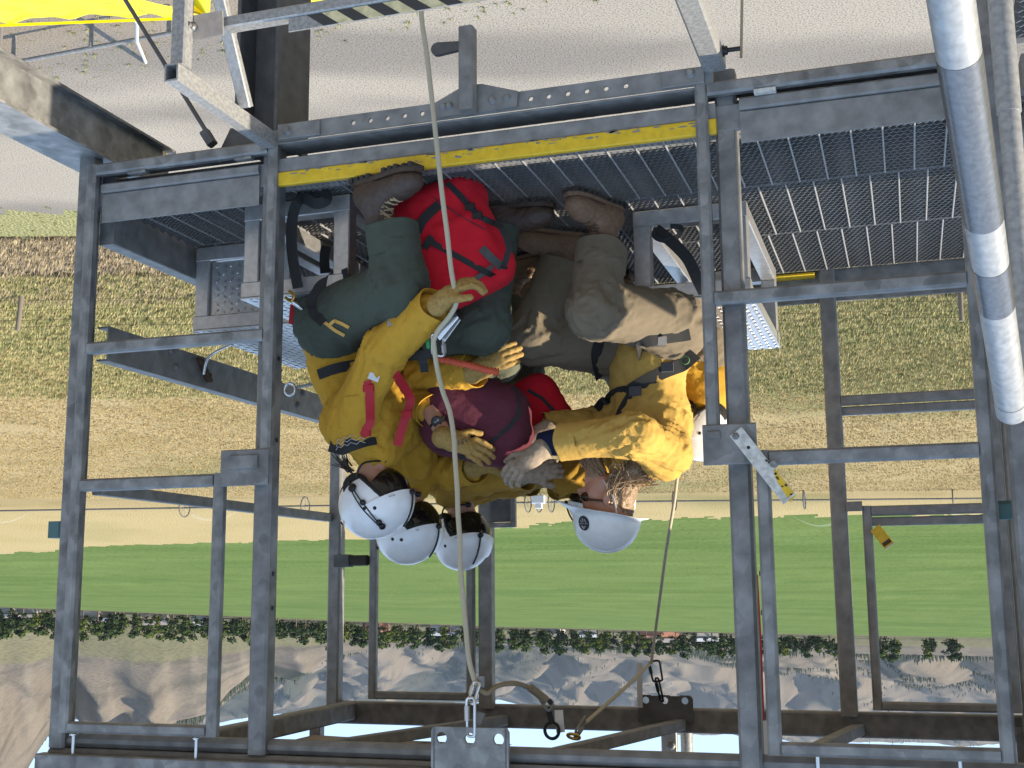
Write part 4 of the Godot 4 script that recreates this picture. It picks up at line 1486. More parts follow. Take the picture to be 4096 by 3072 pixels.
# under-body: one continuous figure inside the clothes, with neck and head on it
func body_mesh(J: Dictionary, hb: Basis, head: Vector3, face := true) -> MB:
	var mb := MB.new()
	var lo: Vector3 = J.chest
	var hi: Vector3 = J.chest
	for k in J:
		lo = lo.min(J[k])
		hi = hi.max(J[k])
	var f := Fld.new(lo - Vector3(0.16, 0.16, 0.16), hi + Vector3(0.16, 0.2, 0.16), 0.022)
	var sd: Vector3 = (J.shA - J.shB).normalized()
	f.cap(J.pelvis, J.waist, 0.1, 0.1, 0.05, sd, 1.2)
	f.cap(J.waist, J.chest, 0.1, 0.105, 0.05, sd, 1.25)
	f.cap(J.chest, J.neck, 0.1, 0.05, 0.05)
	f.cap(J.shA, J.shB, 0.05, 0.05, 0.04)
	for s in ["A", "B"]:
		f.cap(J["sh" + s], J["el" + s], 0.045, 0.038, 0.03)
		f.cap(J["el" + s], J["wr" + s], 0.038, 0.028, 0.02)
		f.cap(J["hip" + s], J["knee" + s], 0.075, 0.055, 0.04)
		f.cap(J["knee" + s], J["ank" + s], 0.05, 0.038, 0.02)
	f.mesh(mb)
	head_into(mb, head, hb, J.neck)
	return mb

func head_into(mb: MB, c: Vector3, b: Basis, neck: Vector3) -> void:
	var f := Fld.new(c - Vector3(0.17, 0.2, 0.17), c + Vector3(0.17, 0.17, 0.17), 0.0052)
	var P := func(x: float, y: float, z: float) -> Vector3: return c + b.x * x + b.y * y + b.z * z
	f.ell(P.call(0, 0.035, -0.012), b, Vector3(0.075, 0.085, 0.096), 0.02)
	f.ell(P.call(0, -0.038, 0.026), b, Vector3(0.058, 0.072, 0.066), 0.03)
	f.cap(P.call(-0.036, -0.075, 0.02), P.call(0, -0.098, 0.068), 0.02, 0.021, 0.03)
	f.cap(P.call(0.036, -0.075, 0.02), P.call(0, -0.098, 0.068), 0.02, 0.021, 0.03)
	f.cap(P.call(-0.03, 0.022, 0.072), P.call(0.03, 0.022, 0.072), 0.016, 0.016, 0.02)
	f.cap(P.call(0, 0.012, 0.085), P.call(0, -0.026, 0.108), 0.009, 0.0125, 0.012)
	f.cap(P.call(-0.012, -0.030, 0.094), P.call(0.012, -0.030, 0.094), 0.009, 0.009, 0.010)
	f.cap(P.call(-0.042, -0.02, 0.055), P.call(-0.038, -0.04, 0.05), 0.022, 0.02, 0.02)
	f.cap(P.call(0.042, -0.02, 0.055), P.call(0.038, -0.04, 0.05), 0.022, 0.02, 0.02)
	for s in [-1.0, 1.0]:
		f.ell(P.call(0.031 * s, 0.0, 0.088), b, Vector3(0.016, 0.010, 0.012), 0.008, true)
		f.ell(P.call(0.078 * s, -0.005, -0.005), b, Vector3(0.010, 0.030, 0.018), 0.008)
	f.cap(P.call(-0.018, -0.058, 0.086), P.call(0.018, -0.058, 0.086), 0.0075, 0.0075, 0.006)
	f.cap(P.call(-0.016, -0.072, 0.084), P.call(0.016, -0.072, 0.084), 0.008, 0.008, 0.006)
	f.ell(P.call(0, -0.065, 0.097), b, Vector3(0.024, 0.003, 0.008), 0.004, true)
	f.cap(P.call(0, -0.04, -0.03), neck, 0.052, 0.058, 0.03)
	f.mesh(mb)

# hand in a leather glove: w wrist, d finger direction, n back of the hand, th side the thumb is on
func glove_mesh(w: Vector3, d: Vector3, n: Vector3, th: float, curl: float, gaunt := 0.07, sz := 1.0, cw := 0.05) -> MB:
	d = d.normalized()
	var s := d.cross(n).normalized() * th
	n = s.cross(d).normalized() * (1.0 if s.cross(d).dot(n) > 0 else -1.0)
	var f := Fld.new(w - Vector3(0.23, 0.23, 0.23), w + Vector3(0.23, 0.23, 0.23), 0.0046)
	f.cap(w + d * 0.012, w + d * 0.078 * sz, 0.021, 0.0185, 0.012, s, 1.95)
	f.cap(w - d * gaunt, w + d * 0.02, cw, 0.034, 0.02)
	var off := [0.033, 0.0115, -0.0105, -0.031]
	var ln := [0.076, 0.084, 0.079, 0.062]
	for i in 4:
		var p: Vector3 = w + d * (0.088 - absf(off[i]) * 0.25) * sz + s * off[i] * sz
		var ang := curl * (0.35 + 0.07 * i)
		var dir := d
		var r := 0.0122 if i < 3 else 0.0108
		for k in 3:
			dir = d * cos(ang) - n * sin(ang) + s * off[i] * 0.9
			dir = dir.normalized()
			var q: Vector3 = p + dir * ln[i] * [0.42, 0.33, 0.27][k] * sz
			f.cap(p, q, r, r * 0.93, 0.004)
			p = q
			r *= 0.95
			ang += curl * [0.55, 0.42, 0.0][k]
	var tp := w + d * 0.028 + s * 0.03
	var td := (s * 0.75 + d * 0.72 - n * 0.25 * curl).normalized()
	var tq := tp + td * 0.042 * sz
	f.cap(tp, tq, 0.0165, 0.0135, 0.012)
	f.cap(tq, tq + (td * 0.45 + d * 0.7 - n * 0.35 * curl).normalized() * 0.036 * sz, 0.0132, 0.0115, 0.005)
	var mb := MB.new()
	f.mesh(mb, func(p: Vector3, _n: Vector3) -> float: return fold2.get_noise_3d(p.x * 3.0, p.y * 3.0, p.z * 3.0) * 0.0018)
	return mb

# laced work boot: a ankle centre, td toe direction (level), sd shaft direction up the shin
func boot(person: Node3D, a: Vector3, td: Vector3, sd: Vector3, ground: float, m: Material, lace: Material, shaft := 0.16, pitch := 0.0) -> Node3D:
	td.y = 0
	td = td.normalized()
	var up := Vector3.UP
	var sx := up.cross(td).normalized()
	var R := Basis(sx, pitch)
	td = R * td
	up = R * up
	var base := Vector3(a.x, ground, a.z)
	var b := Basis(sx, up, td)
	var f := Fld.new(base - Vector3(0.30, 0.06, 0.30), base + Vector3(0.30, 0.36, 0.30), 0.0068)
	var P := func(x: float, y: float, z: float) -> Vector3: return base + sx * x + up * y + td * z
	f.cap(P.call(0, 0.062, -0.045), P.call(0, 0.062, 0.15), 0.040, 0.041, 0.03, sx, 1.12)
	f.cap(P.call(0, 0.066, 0.15), P.call(-0.004, 0.06, 0.185), 0.042, 0.038, 0.02, sx, 1.15)
	f.cap(P.call(0, 0.08, -0.025), a, 0.046, 0.05, 0.04)
	f.cap(P.call(0, 0.10, 0.03), P.call(0, 0.075, 0.11), 0.038, 0.034, 0.04)
	f.cap(a, a + sd.normalized() * shaft, 0.05, 0.058, 0.03)
	f.trim(P.call(0, 0.028, 0), -up)
	var mb := MB.new()
	f.mesh(mb, func(p: Vector3, _n: Vector3) -> float: return fold2.get_noise_3d(p.x * 2.2, p.y * 2.8, p.z * 2.2) * 0.0035)
	var bo := part(person, "boot", mb, m)
	mb = MB.new()
	var o := PackedVector2Array([Vector2(-0.028, -0.09), Vector2(-0.04, -0.06), Vector2(-0.038, 0.02), Vector2(-0.048, 0.10), Vector2(-0.047, 0.16), Vector2(-0.035, 0.205), Vector2(-0.008, 0.228), Vector2(0.022, 0.22), Vector2(0.043, 0.185), Vector2(0.048, 0.12), Vector2(0.038, 0.02), Vector2(0.040, -0.06), Vector2(0.028, -0.09)])
	mb.extrude(o, P.call(0, 0.019, 0), sx, td, up * 0.015)
	part(bo, "welt", mb, m)
	mb = MB.new()
	for i in 11:
		var z := -0.085 + i * 0.029
		if i == 4 or i == 5: continue
		var hw := 0.04 if z < 0.05 else (0.047 if z < 0.17 else 0.034)
		mb.bar(P.call(-hw, 0.0095, z), P.call(hw, 0.0095, z), 0.019, 0.019, up, 0.003)
	mb.extrude(o, P.call(0, 0.014, 0), sx, td, up * 0.0052)
	part(bo, "sole", mb, M.rubber)
	# laces over the tongue and up the shaft
	mb = MB.new()
	for i in 8:
		var t := i / 7.0
		var c: Vector3
		var nrm: Vector3
		if t < 0.5:
			c = P.call(0, 0.112 + 0.066 * t, 0.118 - t * 0.16)
			nrm = (up * 0.8 + td).normalized()
		else:
			c = a + sd.normalized() * (t - 0.5) * 0.20 + td * 0.055
			nrm = td
		for s in [-1.0, 1.0]:
			mb.tube(smooth([land_on(f, c + sx * 0.024 * s, -nrm), land_on(f, c + up * 0.006, -nrm), land_on(f, c - sx * 0.024 * s + up * 0.012, -nrm)], 4), 0.0026, 5)
	part(bo, "lace", mb, lace)
	return bo

# ellipsoid shell patch between two elevations that depend on the bearing
func shell(mb: MB, c: Vector3, b: Basis, r: Vector3, az0: float, az1: float, lo: Callable, hi: Callable, th: float, na := 40, ne := 12) -> void:
	var closed := az1 - az0 > 359.0
	var grid := []
	for side in 2:
		var rr := r - Vector3(th, th, th) * side
		for i in na + 1:
			var az := lerpf(az0, az1, float(i) / na)
			for j in ne + 1:
				var el: float = lerpf(lo.call(az), hi.call(az), float(j) / ne)
				var A := deg_to_rad(az)
				var E := deg_to_rad(el)
				var u := Vector3(sin(A) * cos(E), sin(E), cos(A) * cos(E))
				mb.v.append(c + b * (u * rr))
				mb.n.append((b * (u / rr)).normalized() * (1.0 if side == 0 else -1.0))
	var base := mb.v.size() - 2 * (na + 1) * (ne + 1)
	var id := func(s: int, i: int, j: int) -> int: return base + (s * (na + 1) + i) * (ne + 1) + j
	for s in 2:
		for i in na:
			for j in ne:
				var q := [id.call(s, i, j), id.call(s, i + 1, j), id.call(s, i + 1, j + 1), id.call(s, i, j + 1)]
				var fn: Vector3 = (mb.v[q[2]] - mb.v[q[0]]).cross(mb.v[q[1]] - mb.v[q[0]]) + (mb.v[q[3]] - mb.v[q[0]]).cross(mb.v[q[2]] - mb.v[q[0]])
				if fn.dot(mb.n[q[0]]) > 0: mb.ix.append_array(PackedInt32Array([q[0], q[1], q[2], q[0], q[2], q[3]]))
				else: mb.ix.append_array(PackedInt32Array([q[0], q[2], q[1], q[0], q[3], q[2]]))
	for i in na:
		for j in [0, ne]:
			var a: Vector3 = mb.v[id.call(0, i, j)]
			var a2: Vector3 = mb.v[id.call(0, i + 1, j)]
			var m: Vector3 = mb.v[id.call(0, i, 1 if j == 0 else ne - 1)]
			mb.quad(a, a2, mb.v[id.call(1, i + 1, j)], mb.v[id.call(1, i, j)], a - m)
	if not closed:
		for j in ne:
			for i in [0, na]:
				var a: Vector3 = mb.v[id.call(0, i, j)]
				var m: Vector3 = mb.v[id.call(0, 1 if i == 0 else na - 1, j)]
				mb.quad(a, mb.v[id.call(0, i, j + 1)], mb.v[id.call(1, i, j + 1)], mb.v[id.call(1, i, j)], a - m)

func spt(c: Vector3, b: Basis, r: Vector3, az: float, el: float, off := 0.0) -> Vector3:
	var A := deg_to_rad(az)
	var E := deg_to_rad(el)
	var u := Vector3(sin(A) * cos(E), sin(E), cos(A) * cos(E))
	return c + b * (u * (r + Vector3(off, off, off)))

func rim_el(az: float) -> float:
	var a := absf(az)
	if a < 48.0: return 20.0
	if a < 84.0: return lerpf(20.0, -50.0, smoothstep(48.0, 84.0, a))
	return lerpf(-50.0, -38.0, smoothstep(90.0, 180.0, a))

func lettering(text: String, at: Vector3, nrm: Vector3, up: Vector3, size: float, m: Material, parent: Node3D) -> void:
	var tm := TextMesh.new()
	var sf := SystemFont.new()
	sf.font_names = PackedStringArray(["Droid Sans"])
	tm.font = sf
	tm.text = text
	tm.font_size = 32
	tm.pixel_size = size / 32.0
	tm.depth = 0.0008
	tm.curve_step = 4.0
	var mi := part(parent, "lettering", tm, m)
	var z := nrm.normalized()
	var x := up.cross(z).normalized()
	mi.transform = Transform3D(Basis(x, z.cross(x), z), mi.position + at)

# white flight helmet; sd = +1 / -1 is the side with the boom and strap
func flight_helmet(person: Node3D, c: Vector3, f: Vector3, up: Vector3, sd: float, text: String, strapped := true) -> void:
	var b := frame(f, up)
	var r := Vector3(0.128, 0.140, 0.150)
	var mb := MB.new()
	var top := func(_a: float) -> float: return 89.5
	shell(mb, c, b, r, -180.0, 180.0, rim_el, top, 0.010, 60, 16)
	var h := part(person, "helmet", mb, M.shell)
	mb = MB.new()
	var rim := PackedVector3Array()
	for i in 73: rim.append(spt(c, b, r, -180.0 + i * 5.0, rim_el(-180.0 + i * 5.0) - 1.0, -0.006))
	mb.tube(rim, 0.0095, 8, false)
	part(h, "edge_roll", mb, M.foam)
	mb = MB.new()
	shell(mb, c, b, r - Vector3(0.012, 0.012, 0.012), -180.0, 180.0, func(a: float) -> float: return rim_el(a) + 1.0, top, 0.016, 40, 10)
	part(h, "liner", mb, M.foam)
	mb = MB.new()
	for s in [-1.0, 1.0]:
		mb.lathe(c + b.x * 0.066 * s - b.y * 0.068 - b.z * 0.01, b.x * s, PackedVector2Array([Vector2(0.052, 0.0), Vector2(0.054, 0.02), Vector2(0.046, 0.036), Vector2(0.0001, 0.038)]), 16)
	mb.tube(smooth([spt(c, b, r, 110.0, -40.0, -0.02), spt(c, b, r, 180.0, -34.0, -0.02), spt(c, b, r, 250.0, -40.0, -0.02)], 6), 0.018, 8)
	part(h, "ear_cups", mb, M.foam)
	mb = MB.new()
	var vlo := func(_a: float) -> float: return 13.0
	var vhi := func(a: float) -> float: return lerpf(66.0, 22.0, pow(absf(a) / 92.0, 1.6))
	shell(mb, c, b, r + Vector3(0.008, 0.006, 0.010), -92.0, 92.0, vlo, vhi, 0.007, 40, 10)
	var vc := part(h, "visor_cover", mb, M.shell)
	mb = MB.new()
	shell(mb, c, b, r + Vector3(-0.002, 0.0, 0.002), -72.0, 72.0, func(a: float) -> float: return -36.0 + 26.0 * pow(absf(a) / 72.0, 2.0), func(_a: float) -> float: return 17.0, 0.003, 30, 8)
	part(h, "visor", mb, M.visor)
	for p in [[72.0, 24.0], [86.0, 17.0], [96.0, -36.0], [150.0, 8.0], [-72.0, 24.0], [-86.0, 17.0]]:
		mb = MB.new()
		var q := spt(c, b, r, p[0] * sd, p[1], 0.0075)
		mb.lathe(q, (q - c).normalized(), PackedVector2Array([Vector2(0.007, -0.004), Vector2(0.007, 0.002), Vector2(0.0001, 0.0035)]), 10)
		part(h, "screw", mb, M.iron_black)
	# visor knob and track on the centre line
	mb = MB.new()
	var tr := PackedVector3Array()
	for i in 8: tr.append(spt(c, b, r, 0.0, 18.0 + i * 7.0, 0.016))
	mb.tube(tr, 0.004, 6)
	mb.lathe(spt(c, b, r, 0.0, 18.0, 0.010), b.z, PackedVector2Array([Vector2(0.012, 0.0), Vector2(0.012, 0.014), Vector2(0.0001, 0.016)]), 8)
	part(h, "visor_track", mb, M.iron_black)
	if strapped:
		mb = MB.new()
		for k in [-1.0, 1.0]:
			var pa := PackedVector3Array()
			for i in 12: pa.append(spt(c, b, r, (93.0 - i * 1.2 + k * (3.0 - absf(i - 6) * 0.25)) * sd, -30.0 + i * 7.6, 0.009))
			mb.tube(pa, 0.0028, 6)
		for q in [[91.0, -22.0, 0.017], [84.0, 8.0, 0.011], [78.0, 47.0, 0.012], [77.0, 56.0, 0.013]]:
			var c2 := spt(c, b, r, q[0] * sd, q[1], 0.004)
			mb.lathe(c2, (c2 - c).normalized(), PackedVector2Array([Vector2(q[2], 0.0), Vector2(q[2], 0.008), Vector2(q[2] * 0.7, 0.012), Vector2(0.0001, 0.012)]), 12)
		part(h, "night_vision_strap", mb, M.iron_black)
	mb = MB.new()
	var e := spt(c, b, r, 80.0 * sd, -38.0, 0.008)
	mb.tube(smooth([e, e + b.z * 0.05 - b.y * 0.03, c + b.z * 0.115 - b.y * 0.115 + b.x * 0.03 * sd], 6), 0.0042, 6)
	mb.lathe(c + b.z * 0.118 - b.y * 0.115 + b.x * 0.015 * sd, b.x * sd, PackedVector2Array([Vector2(0.0001, -0.012), Vector2(0.011, -0.008), Vector2(0.012, 0.012), Vector2(0.0001, 0.017)]), 10)
	part(h, "boom_microphone", mb, M.iron_black)
	if text != "":
		var q2 := spt(c, b, r, 42.0 * sd, 17.5, 0.0185)
		var nn := (b * (Vector3(sin(deg_to_rad(42.0 * sd)), 0.1, cos(deg_to_rad(42.0)))) ).normalized()
		lettering(text, q2, nn, b.y, 0.0085, M.ink, vc)

func strands(roots: Array, m: Material, person: Node3D, called := "hair") -> void:
	var mb := MB.new()
	for s in roots:
		var p := smooth(s[0], 4)
		var rr := []
		for i in p.size(): rr.append(s[1] * (1.0 - 0.8 * float(i) / (p.size() - 1)) + 0.0006)
		mb.tube(p, rr, 5)
	part(person, called, mb, m)

func snap(f: Fld, p: Vector3, off := 0.006) -> Vector3:
	# lay a point on the cloth: come in along -z until the field is entered
	var q := p + Vector3(0, 0, 0.25)
	for i in 150:
		var g := (q - f.o) / f.c
		var x := int(g.x + 0.5)
		var y := int(g.y + 0.5)
		var z := int(g.z + 0.5)
		if x >= 0 and y >= 0 and z >= 0 and x < f.nx and y < f.ny and z < f.nz:
			if f.d[(z * f.ny + y) * f.nx + x] < off: return q
		q.z -= 0.004
	return p

func land_on(f: Fld, p: Vector3, dir: Vector3, off := 0.002) -> Vector3:
	var q := p - dir * 0.05
	for i in 60:
		var g := (q - f.o) / f.c
		var x := int(g.x + 0.5)
		var y := int(g.y + 0.5)
		var z := int(g.z + 0.5)
		if x >= 0 and y >= 0 and z >= 0 and x < f.nx and y < f.ny and z < f.nz:
			if f.d[(z * f.ny + y) * f.nx + x] < off: return q
		q += dir * 0.002
	return p

func snap_all(f: Fld, a: Array, off := 0.006) -> Array:
	var o := []
	for i in a.size():
		o.append(snap(f, a[i], off))
		if i < a.size() - 1: o.append(snap(f, a[i].lerp(a[i + 1], 0.5), off))
	for k in 2:
		for i in range(1, o.size() - 1): o[i].z = (o[i - 1].z + o[i].z * 2.0 + o[i + 1].z) * 0.25
	return o

# folds that run round a limb, deepest near its joints; bones = list of [from, to]
func limb_folds(bones: Array, amp: float, seed_ := 0.0) -> Callable:
	var a := PackedVector3Array()
	var d := PackedVector3Array()
	var l := PackedFloat32Array()
	var sx := PackedVector3Array()
	var sy := PackedVector3Array()
	for b in bones:
		var e: Vector3 = b[1] - b[0]
		a.append(b[0])
		l.append(e.length())
		d.append(e.normalized())
		var q := e.normalized().cross(Vector3(0.3, 0.5, 0.8)).normalized()
		sx.append(q)
		sy.append(q.cross(e.normalized()))
	return func(p: Vector3, _n: Vector3) -> float:
		var best := 1e9
		var bi := 0
		for i in a.size():
			var t := clampf((p - a[i]).dot(d[i]), 0.0, l[i])
			var q := (p - a[i] - d[i] * t).length_squared()
			if q < best:
				best = q
				bi = i
		var r := p - a[bi]
		var s := r.dot(d[bi])
		var x := r.dot(sx[bi])
		var y := r.dot(sy[bi])
		var m := 1.0 / maxf(sqrt(x * x + y * y), 0.01)
		x *= m
		y *= m
		var ends := exp(-pow(s / 0.10, 2.0)) + exp(-pow((s - l[bi]) / 0.10, 2.0))
		var k := fold.get_noise_3d(s * 1.5 + seed_ + x * 0.3 + bi * 3.1, x * 0.13, y * 0.13)
		var k2 := fold2.get_noise_3d(s * 0.9 + seed_, x * 0.05 + bi * 1.7, y * 0.05 + x * s * 0.2)
		var line := -0.75 * exp(-pow(k / 0.11, 2.0)) - 0.4 * exp(-pow(k2 / 0.10, 2.0))
		var broad := fold.get_noise_3d(p.x * 0.7, p.y * 0.7, p.z * 0.7)
		return amp * ((k * 1.3 + line) * (0.30 + 0.85 * minf(ends, 1.0)) + broad * 0.7)

func bones_of(J: Dictionary, top: bool) -> Array:
	if top: return [[J.pelvis, J.chest], [J.chest, J.neck], [J.shA, J.elA], [J.elA, J.wrA], [J.shB, J.elB], [J.elB, J.wrB]]
	return [[J.hipA, J.kneeA], [J.kneeA, J.cuffA], [J.hipB, J.kneeB], [J.kneeB, J.cuffB], [J.pelvis, J.waist]]

func garment(person: Node3D, called: String, f: Fld, m: Material, amp := 0.008, bones := []) -> void:
	var mb := MB.new()
	f.mesh(mb, limb_folds(bones, amp, rng.randf() * 9.0) if bones.size() > 0 else creases(amp))
	part(person, called, mb, m)

# open end of a sleeve or trouser leg: a slightly uneven cloth cylinder with thickness and a stitched hem
func cuff(person: Node3D, p: Vector3, d: Vector3, r: float, m: Material, called := "cuff", len := 0.11) -> void:
	var mb := MB.new()
	d = d.normalized()
	var sx := d.cross(Vector3(0.3, 0.2, 0.9)).normalized()
	var sy := d.cross(sx).normalized()
	var n := 28
	var prof := [[1.0, -len], [1.01, -len * 0.6], [1.015, -0.03], [1.005, -0.027], [1.03, -0.004], [1.02, 0.0], [0.96, 0.0], [0.93, -0.03], [0.90, -len]]
	var base := 0
	for q in prof:
		for k in n:
			var a := TAU * k / n
			var w := 1.0 + 0.035 * sin(a * 2.0 + p.x * 40.0) + 0.02 * sin(a * 5.0 + p.z * 30.0)
			mb.v.append(p + d * (q[1] + 0.004 * sin(a * 3.0 + p.y * 20.0)) + (sx * cos(a) + sy * sin(a)) * r * q[0] * w)
			mb.n.append(Vector3.ZERO)
	for j in prof.size() - 1:
		for k in n:
			var q := [j * n + k, j * n + (k + 1) % n, (j + 1) * n + (k + 1) % n, (j + 1) * n + k]
			var fn := (mb.v[q[2]] - mb.v[q[0]]).cross(mb.v[q[1]] - mb.v[q[0]])
			var rad := mb.v[q[0]] - p
			rad -= d * rad.dot(d)
			var want := rad if j < 4 else (d if j == 5 else (rad + d * 0.05 if j == 4 else -rad))
			if fn.dot(want) > 0: mb.ix.append_array(PackedInt32Array([q[0], q[1], q[2], q[0], q[2], q[3]]))
			else:
				mb.ix.append_array(PackedInt32Array([q[0], q[2], q[1], q[0], q[3], q[2]]))
				fn = -fn
			for i in 4: mb.n[q[i]] += fn
	for i in mb.n.size(): mb.n[i] = mb.n[i].normalized()
	part(person, called, mb, m)

func pocket(person: Node3D, f: Fld, pts: Array, m: Material, called := "pocket") -> void:
	var mb := MB.new()
	var q := []
	for p in pts: q.append(snap(f, p, 0.004))
	var c := Vector3.ZERO
	for p in q: c += p / q.size()
	for i in q.size():
		var a: Vector3 = q[i]
		var b: Vector3 = q[(i + 1) % q.size()]
		mb.tri(c + Vector3(0, 0, 0.008), a + Vector3(0, 0, 0.005), b + Vector3(0, 0, 0.005), Vector3(0, 0, 1))
		mb.quad(a + Vector3(0, 0, 0.005), b + Vector3(0, 0, 0.005), b - Vector3(0, 0, 0.008), a - Vector3(0, 0, 0.008), a - c)
	part(person, called, mb, m)

func build_people() -> void:
	fold.seed = 5
	fold.noise_type = FastNoiseLite.TYPE_SIMPLEX_SMOOTH
	fold.frequency = 6.5
	fold.fractal_octaves = 2
	fold2.seed = 8
	fold2.noise_type = FastNoiseLite.TYPE_SIMPLEX_SMOOTH
	fold2.frequency = 15.0
	fold2.fractal_octaves = 3
	person_rope()
	print("p1 ", Time.get_ticks_msec())
	person_hat()
	print("p2 ", Time.get_ticks_msec())
	people_behind()

# the rope holder in front: yellow shirt, green trousers, white flight helmet
func person_rope() -> void:
	var J: Dictionary = {"ankA": Vector3(1.7663, 7.6056, -3.8800), "cuffA": Vector3(1.7063, 7.6933, -3.9000), "kneeA": Vector3(1.6850, 7.9248, -3.9300), "hipA": Vector3(2.1012, 7.9549, -4.2000), "kneeB": Vector3(1.4973, 8.0005, -4.3000), "cuffB": Vector3(1.4668, 7.6117, -4.3600), "ankB": Vector3(1.4540, 7.5398, -4.3600), "hipB": Vector3(2.0518, 7.9556, -4.5000), "pelvis": Vector3(2.1402, 7.9647, -4.3600), "waist": Vector3(2.0813, 8.1297, -4.3800), "chest": Vector3(1.9936, 8.3160, -4.3800), "neck": Vector3(1.9492, 8.4715, -4.3600), "head": Vector3(1.8997, 8.6029, -4.3400), "shA": Vector3(2.0268, 8.3659, -4.2200), "elA": Vector3(1.7915, 8.1158, -4.0500), "wrA": Vector3(1.5323, 8.0042, -3.9000), "shB": Vector3(1.9269, 8.3519, -4.5600), "elB": Vector3(1.8265, 8.1415, -4.5000), "wrB": Vector3(1.5507, 8.1549, -4.3600)}
	var p := thing("person", "person in yellow shirt, green trousers and strapped white helmet, gloved hand gripping the rope", "person", J.pelvis)
	var hb := frame(Vector3(-0.86, -0.46, 0.10), Vector3(-0.44, 0.88, 0.06))
	var hc := Vector3(1.955, 8.655, -4.34)
	part(p, "body", body_mesh(J, hb, hc - hb.y * 0.035 + hb.z * 0.012), M.skin)
	var sf := shirt_field(J, 0.0108, 1.0, 0.083, 0.07)
	garment(p, "shirt", sf, M.shirt, 0.0085, bones_of(J, true))
	var tf := trouser_field(J, 0.0115, 0.115, 0.098, 0.092)
	garment(p, "trousers", tf, M.green_cloth, 0.0075, bones_of(J, false))
	for s in ["A", "B"]:
		cuff(p, J["cuff" + s], J["cuff" + s] - J["knee" + s], 0.094, M.green_cloth, "trouser_hem")
		cuff(p, J["wr" + s], J["wr" + s] - J["el" + s], 0.0705, M.shirt, "sleeve_cuff", 0.085)
	boot(p, J.ankA, Vector3(-0.93, 0, 0.36), J.kneeA - J.ankA, 7.513, M.boot_brown, M.lace, 0.15)
	boot(p, J.ankB, Vector3(-1, 0, -0.12), J.kneeB - J.ankB, 7.502, M.boot_brown, M.lace_dark, 0.15)
	# hands
	part(p, "glove", glove_mesh(Vector3(1.4875, 7.9993, -3.8600), Vector3(-0.8218, -0.5608, 0.1007), Vector3(0.3320, -0.6468, 0.6866), 1.0, 1.25, 0.03, 1.05, 0.040), M.glove)
	part(p, "glove", glove_mesh(Vector3(1.5237, 8.1563, -4.3400), Vector3(-0.9129, -0.3909, -0.1174), Vector3(-0.1150, 0.0658, 0.9912), -1.0, 0.55, 0.035, 1.05, 0.046), M.glove)
	flight_helmet(p, hc, hb.z, hb.y, 1.0, "BILLER")
	strands(wisp(Vector3(2.0599, 8.5275, -4.3300), Vector3(2.0973, 8.4820, -4.3100), 26, 0.016, 0.02), M.hair_dark, p)
	# sleeve reflector, pockets, shirt front
	part(p, "reflective_patch", strap(snap_all(sf, [Vector3(1.7280, 8.0171, -4.0000), Vector3(1.7068, 8.0624, -4.0000)], 0.004), 0.03, Vector3(-0.1150, 0.0658, 0.9912)), M.reflect)
	part(p, "reflective_patch", strap(snap_all(sf, [Vector3(1.8418, 8.2162, -4.2500), Vector3(1.8117, 8.2294, -4.2500)], 0.004), 0.026, Vector3(-0.3993, 0.0691, 0.9142)), M.reflect)
	pocket(p, sf, [Vector3(1.9612, 8.2851, -4.2000), Vector3(1.9043, 8.2807, -4.2000), Vector3(1.8716, 8.3163, -4.2000), Vector3(1.8912, 8.3601, -4.2000), Vector3(1.9395, 8.3802, -4.2000), Vector3(1.9767, 8.3408, -4.2000)], M.shirt)
	for q in [Vector3(1.8127, 8.2039, -4.3000), Vector3(1.8658, 8.4077, -4.3000)]:
		var bt := MB.new()
		bt.lathe(snap(sf, q, 0.003), Vector3(-0.2, 0, 1).normalized(), PackedVector2Array([Vector2(0.008, 0), Vector2(0.008, 0.003), Vector2(0.0001, 0.003)]), 10)
		part(p, "button", bt, M.yellow_cord)
	# harness: red chest straps, black shoulder patch, belt and leg loops
	var hn := thing("harness", "red and black climbing harness worn by the person gripping the rope", "harness", J.chest)
	var fz: Vector3 = Vector3(-0.4436, 0.0691, 0.8935)
	part(hn, "chest_strap", strap(snap_all(sf, [Vector3(1.9375, 8.4156, -4.2500), Vector3(1.9013, 8.3683, -4.2500), Vector3(1.8734, 8.3168, -4.2500), Vector3(1.8536, 8.2649, -4.2500), Vector3(1.8498, 8.2347, -4.2500)], 0.008), 0.034, fz), M.red_strap)
	part(hn, "chest_strap", strap(snap_all(sf, [Vector3(1.8406, 8.4467, -4.2800), Vector3(1.8248, 8.3909, -4.2800), Vector3(1.8050, 8.3314, -4.2800), Vector3(1.7811, 8.2721, -4.2800), Vector3(1.7653, 8.2122, -4.2800), Vector3(1.7697, 8.1509, -4.2800)], 0.008), 0.034, fz), M.red_strap)
	part(hn, "shoulder_pad", strap(snap_all(sf, [Vector3(2.0652, 8.4456, -4.2000), Vector3(2.0157, 8.4590, -4.2000), Vector3(1.9590, 8.4391, -4.2000), Vector3(1.9148, 8.4150, -4.2000)], 0.010), 0.055, fz), M.webbing)
	var zz := MB.new()
	for k in 3:
		var zg := []
		for i in 9:
			zg.append(snap(sf, Vector3(2.0363, 8.4506, -4.2000).lerp(Vector3(1.9308, 8.4239, -4.2000), i / 8.0), 0.014) + Vector3(0, (k - 1) * 0.014 + (0.004 if i % 2 == 0 else -0.004), 0.003))
		zz.tube(PackedVector3Array(zg), 0.0012, 4)
	part(hn, "stitching", zz, M.reflect)
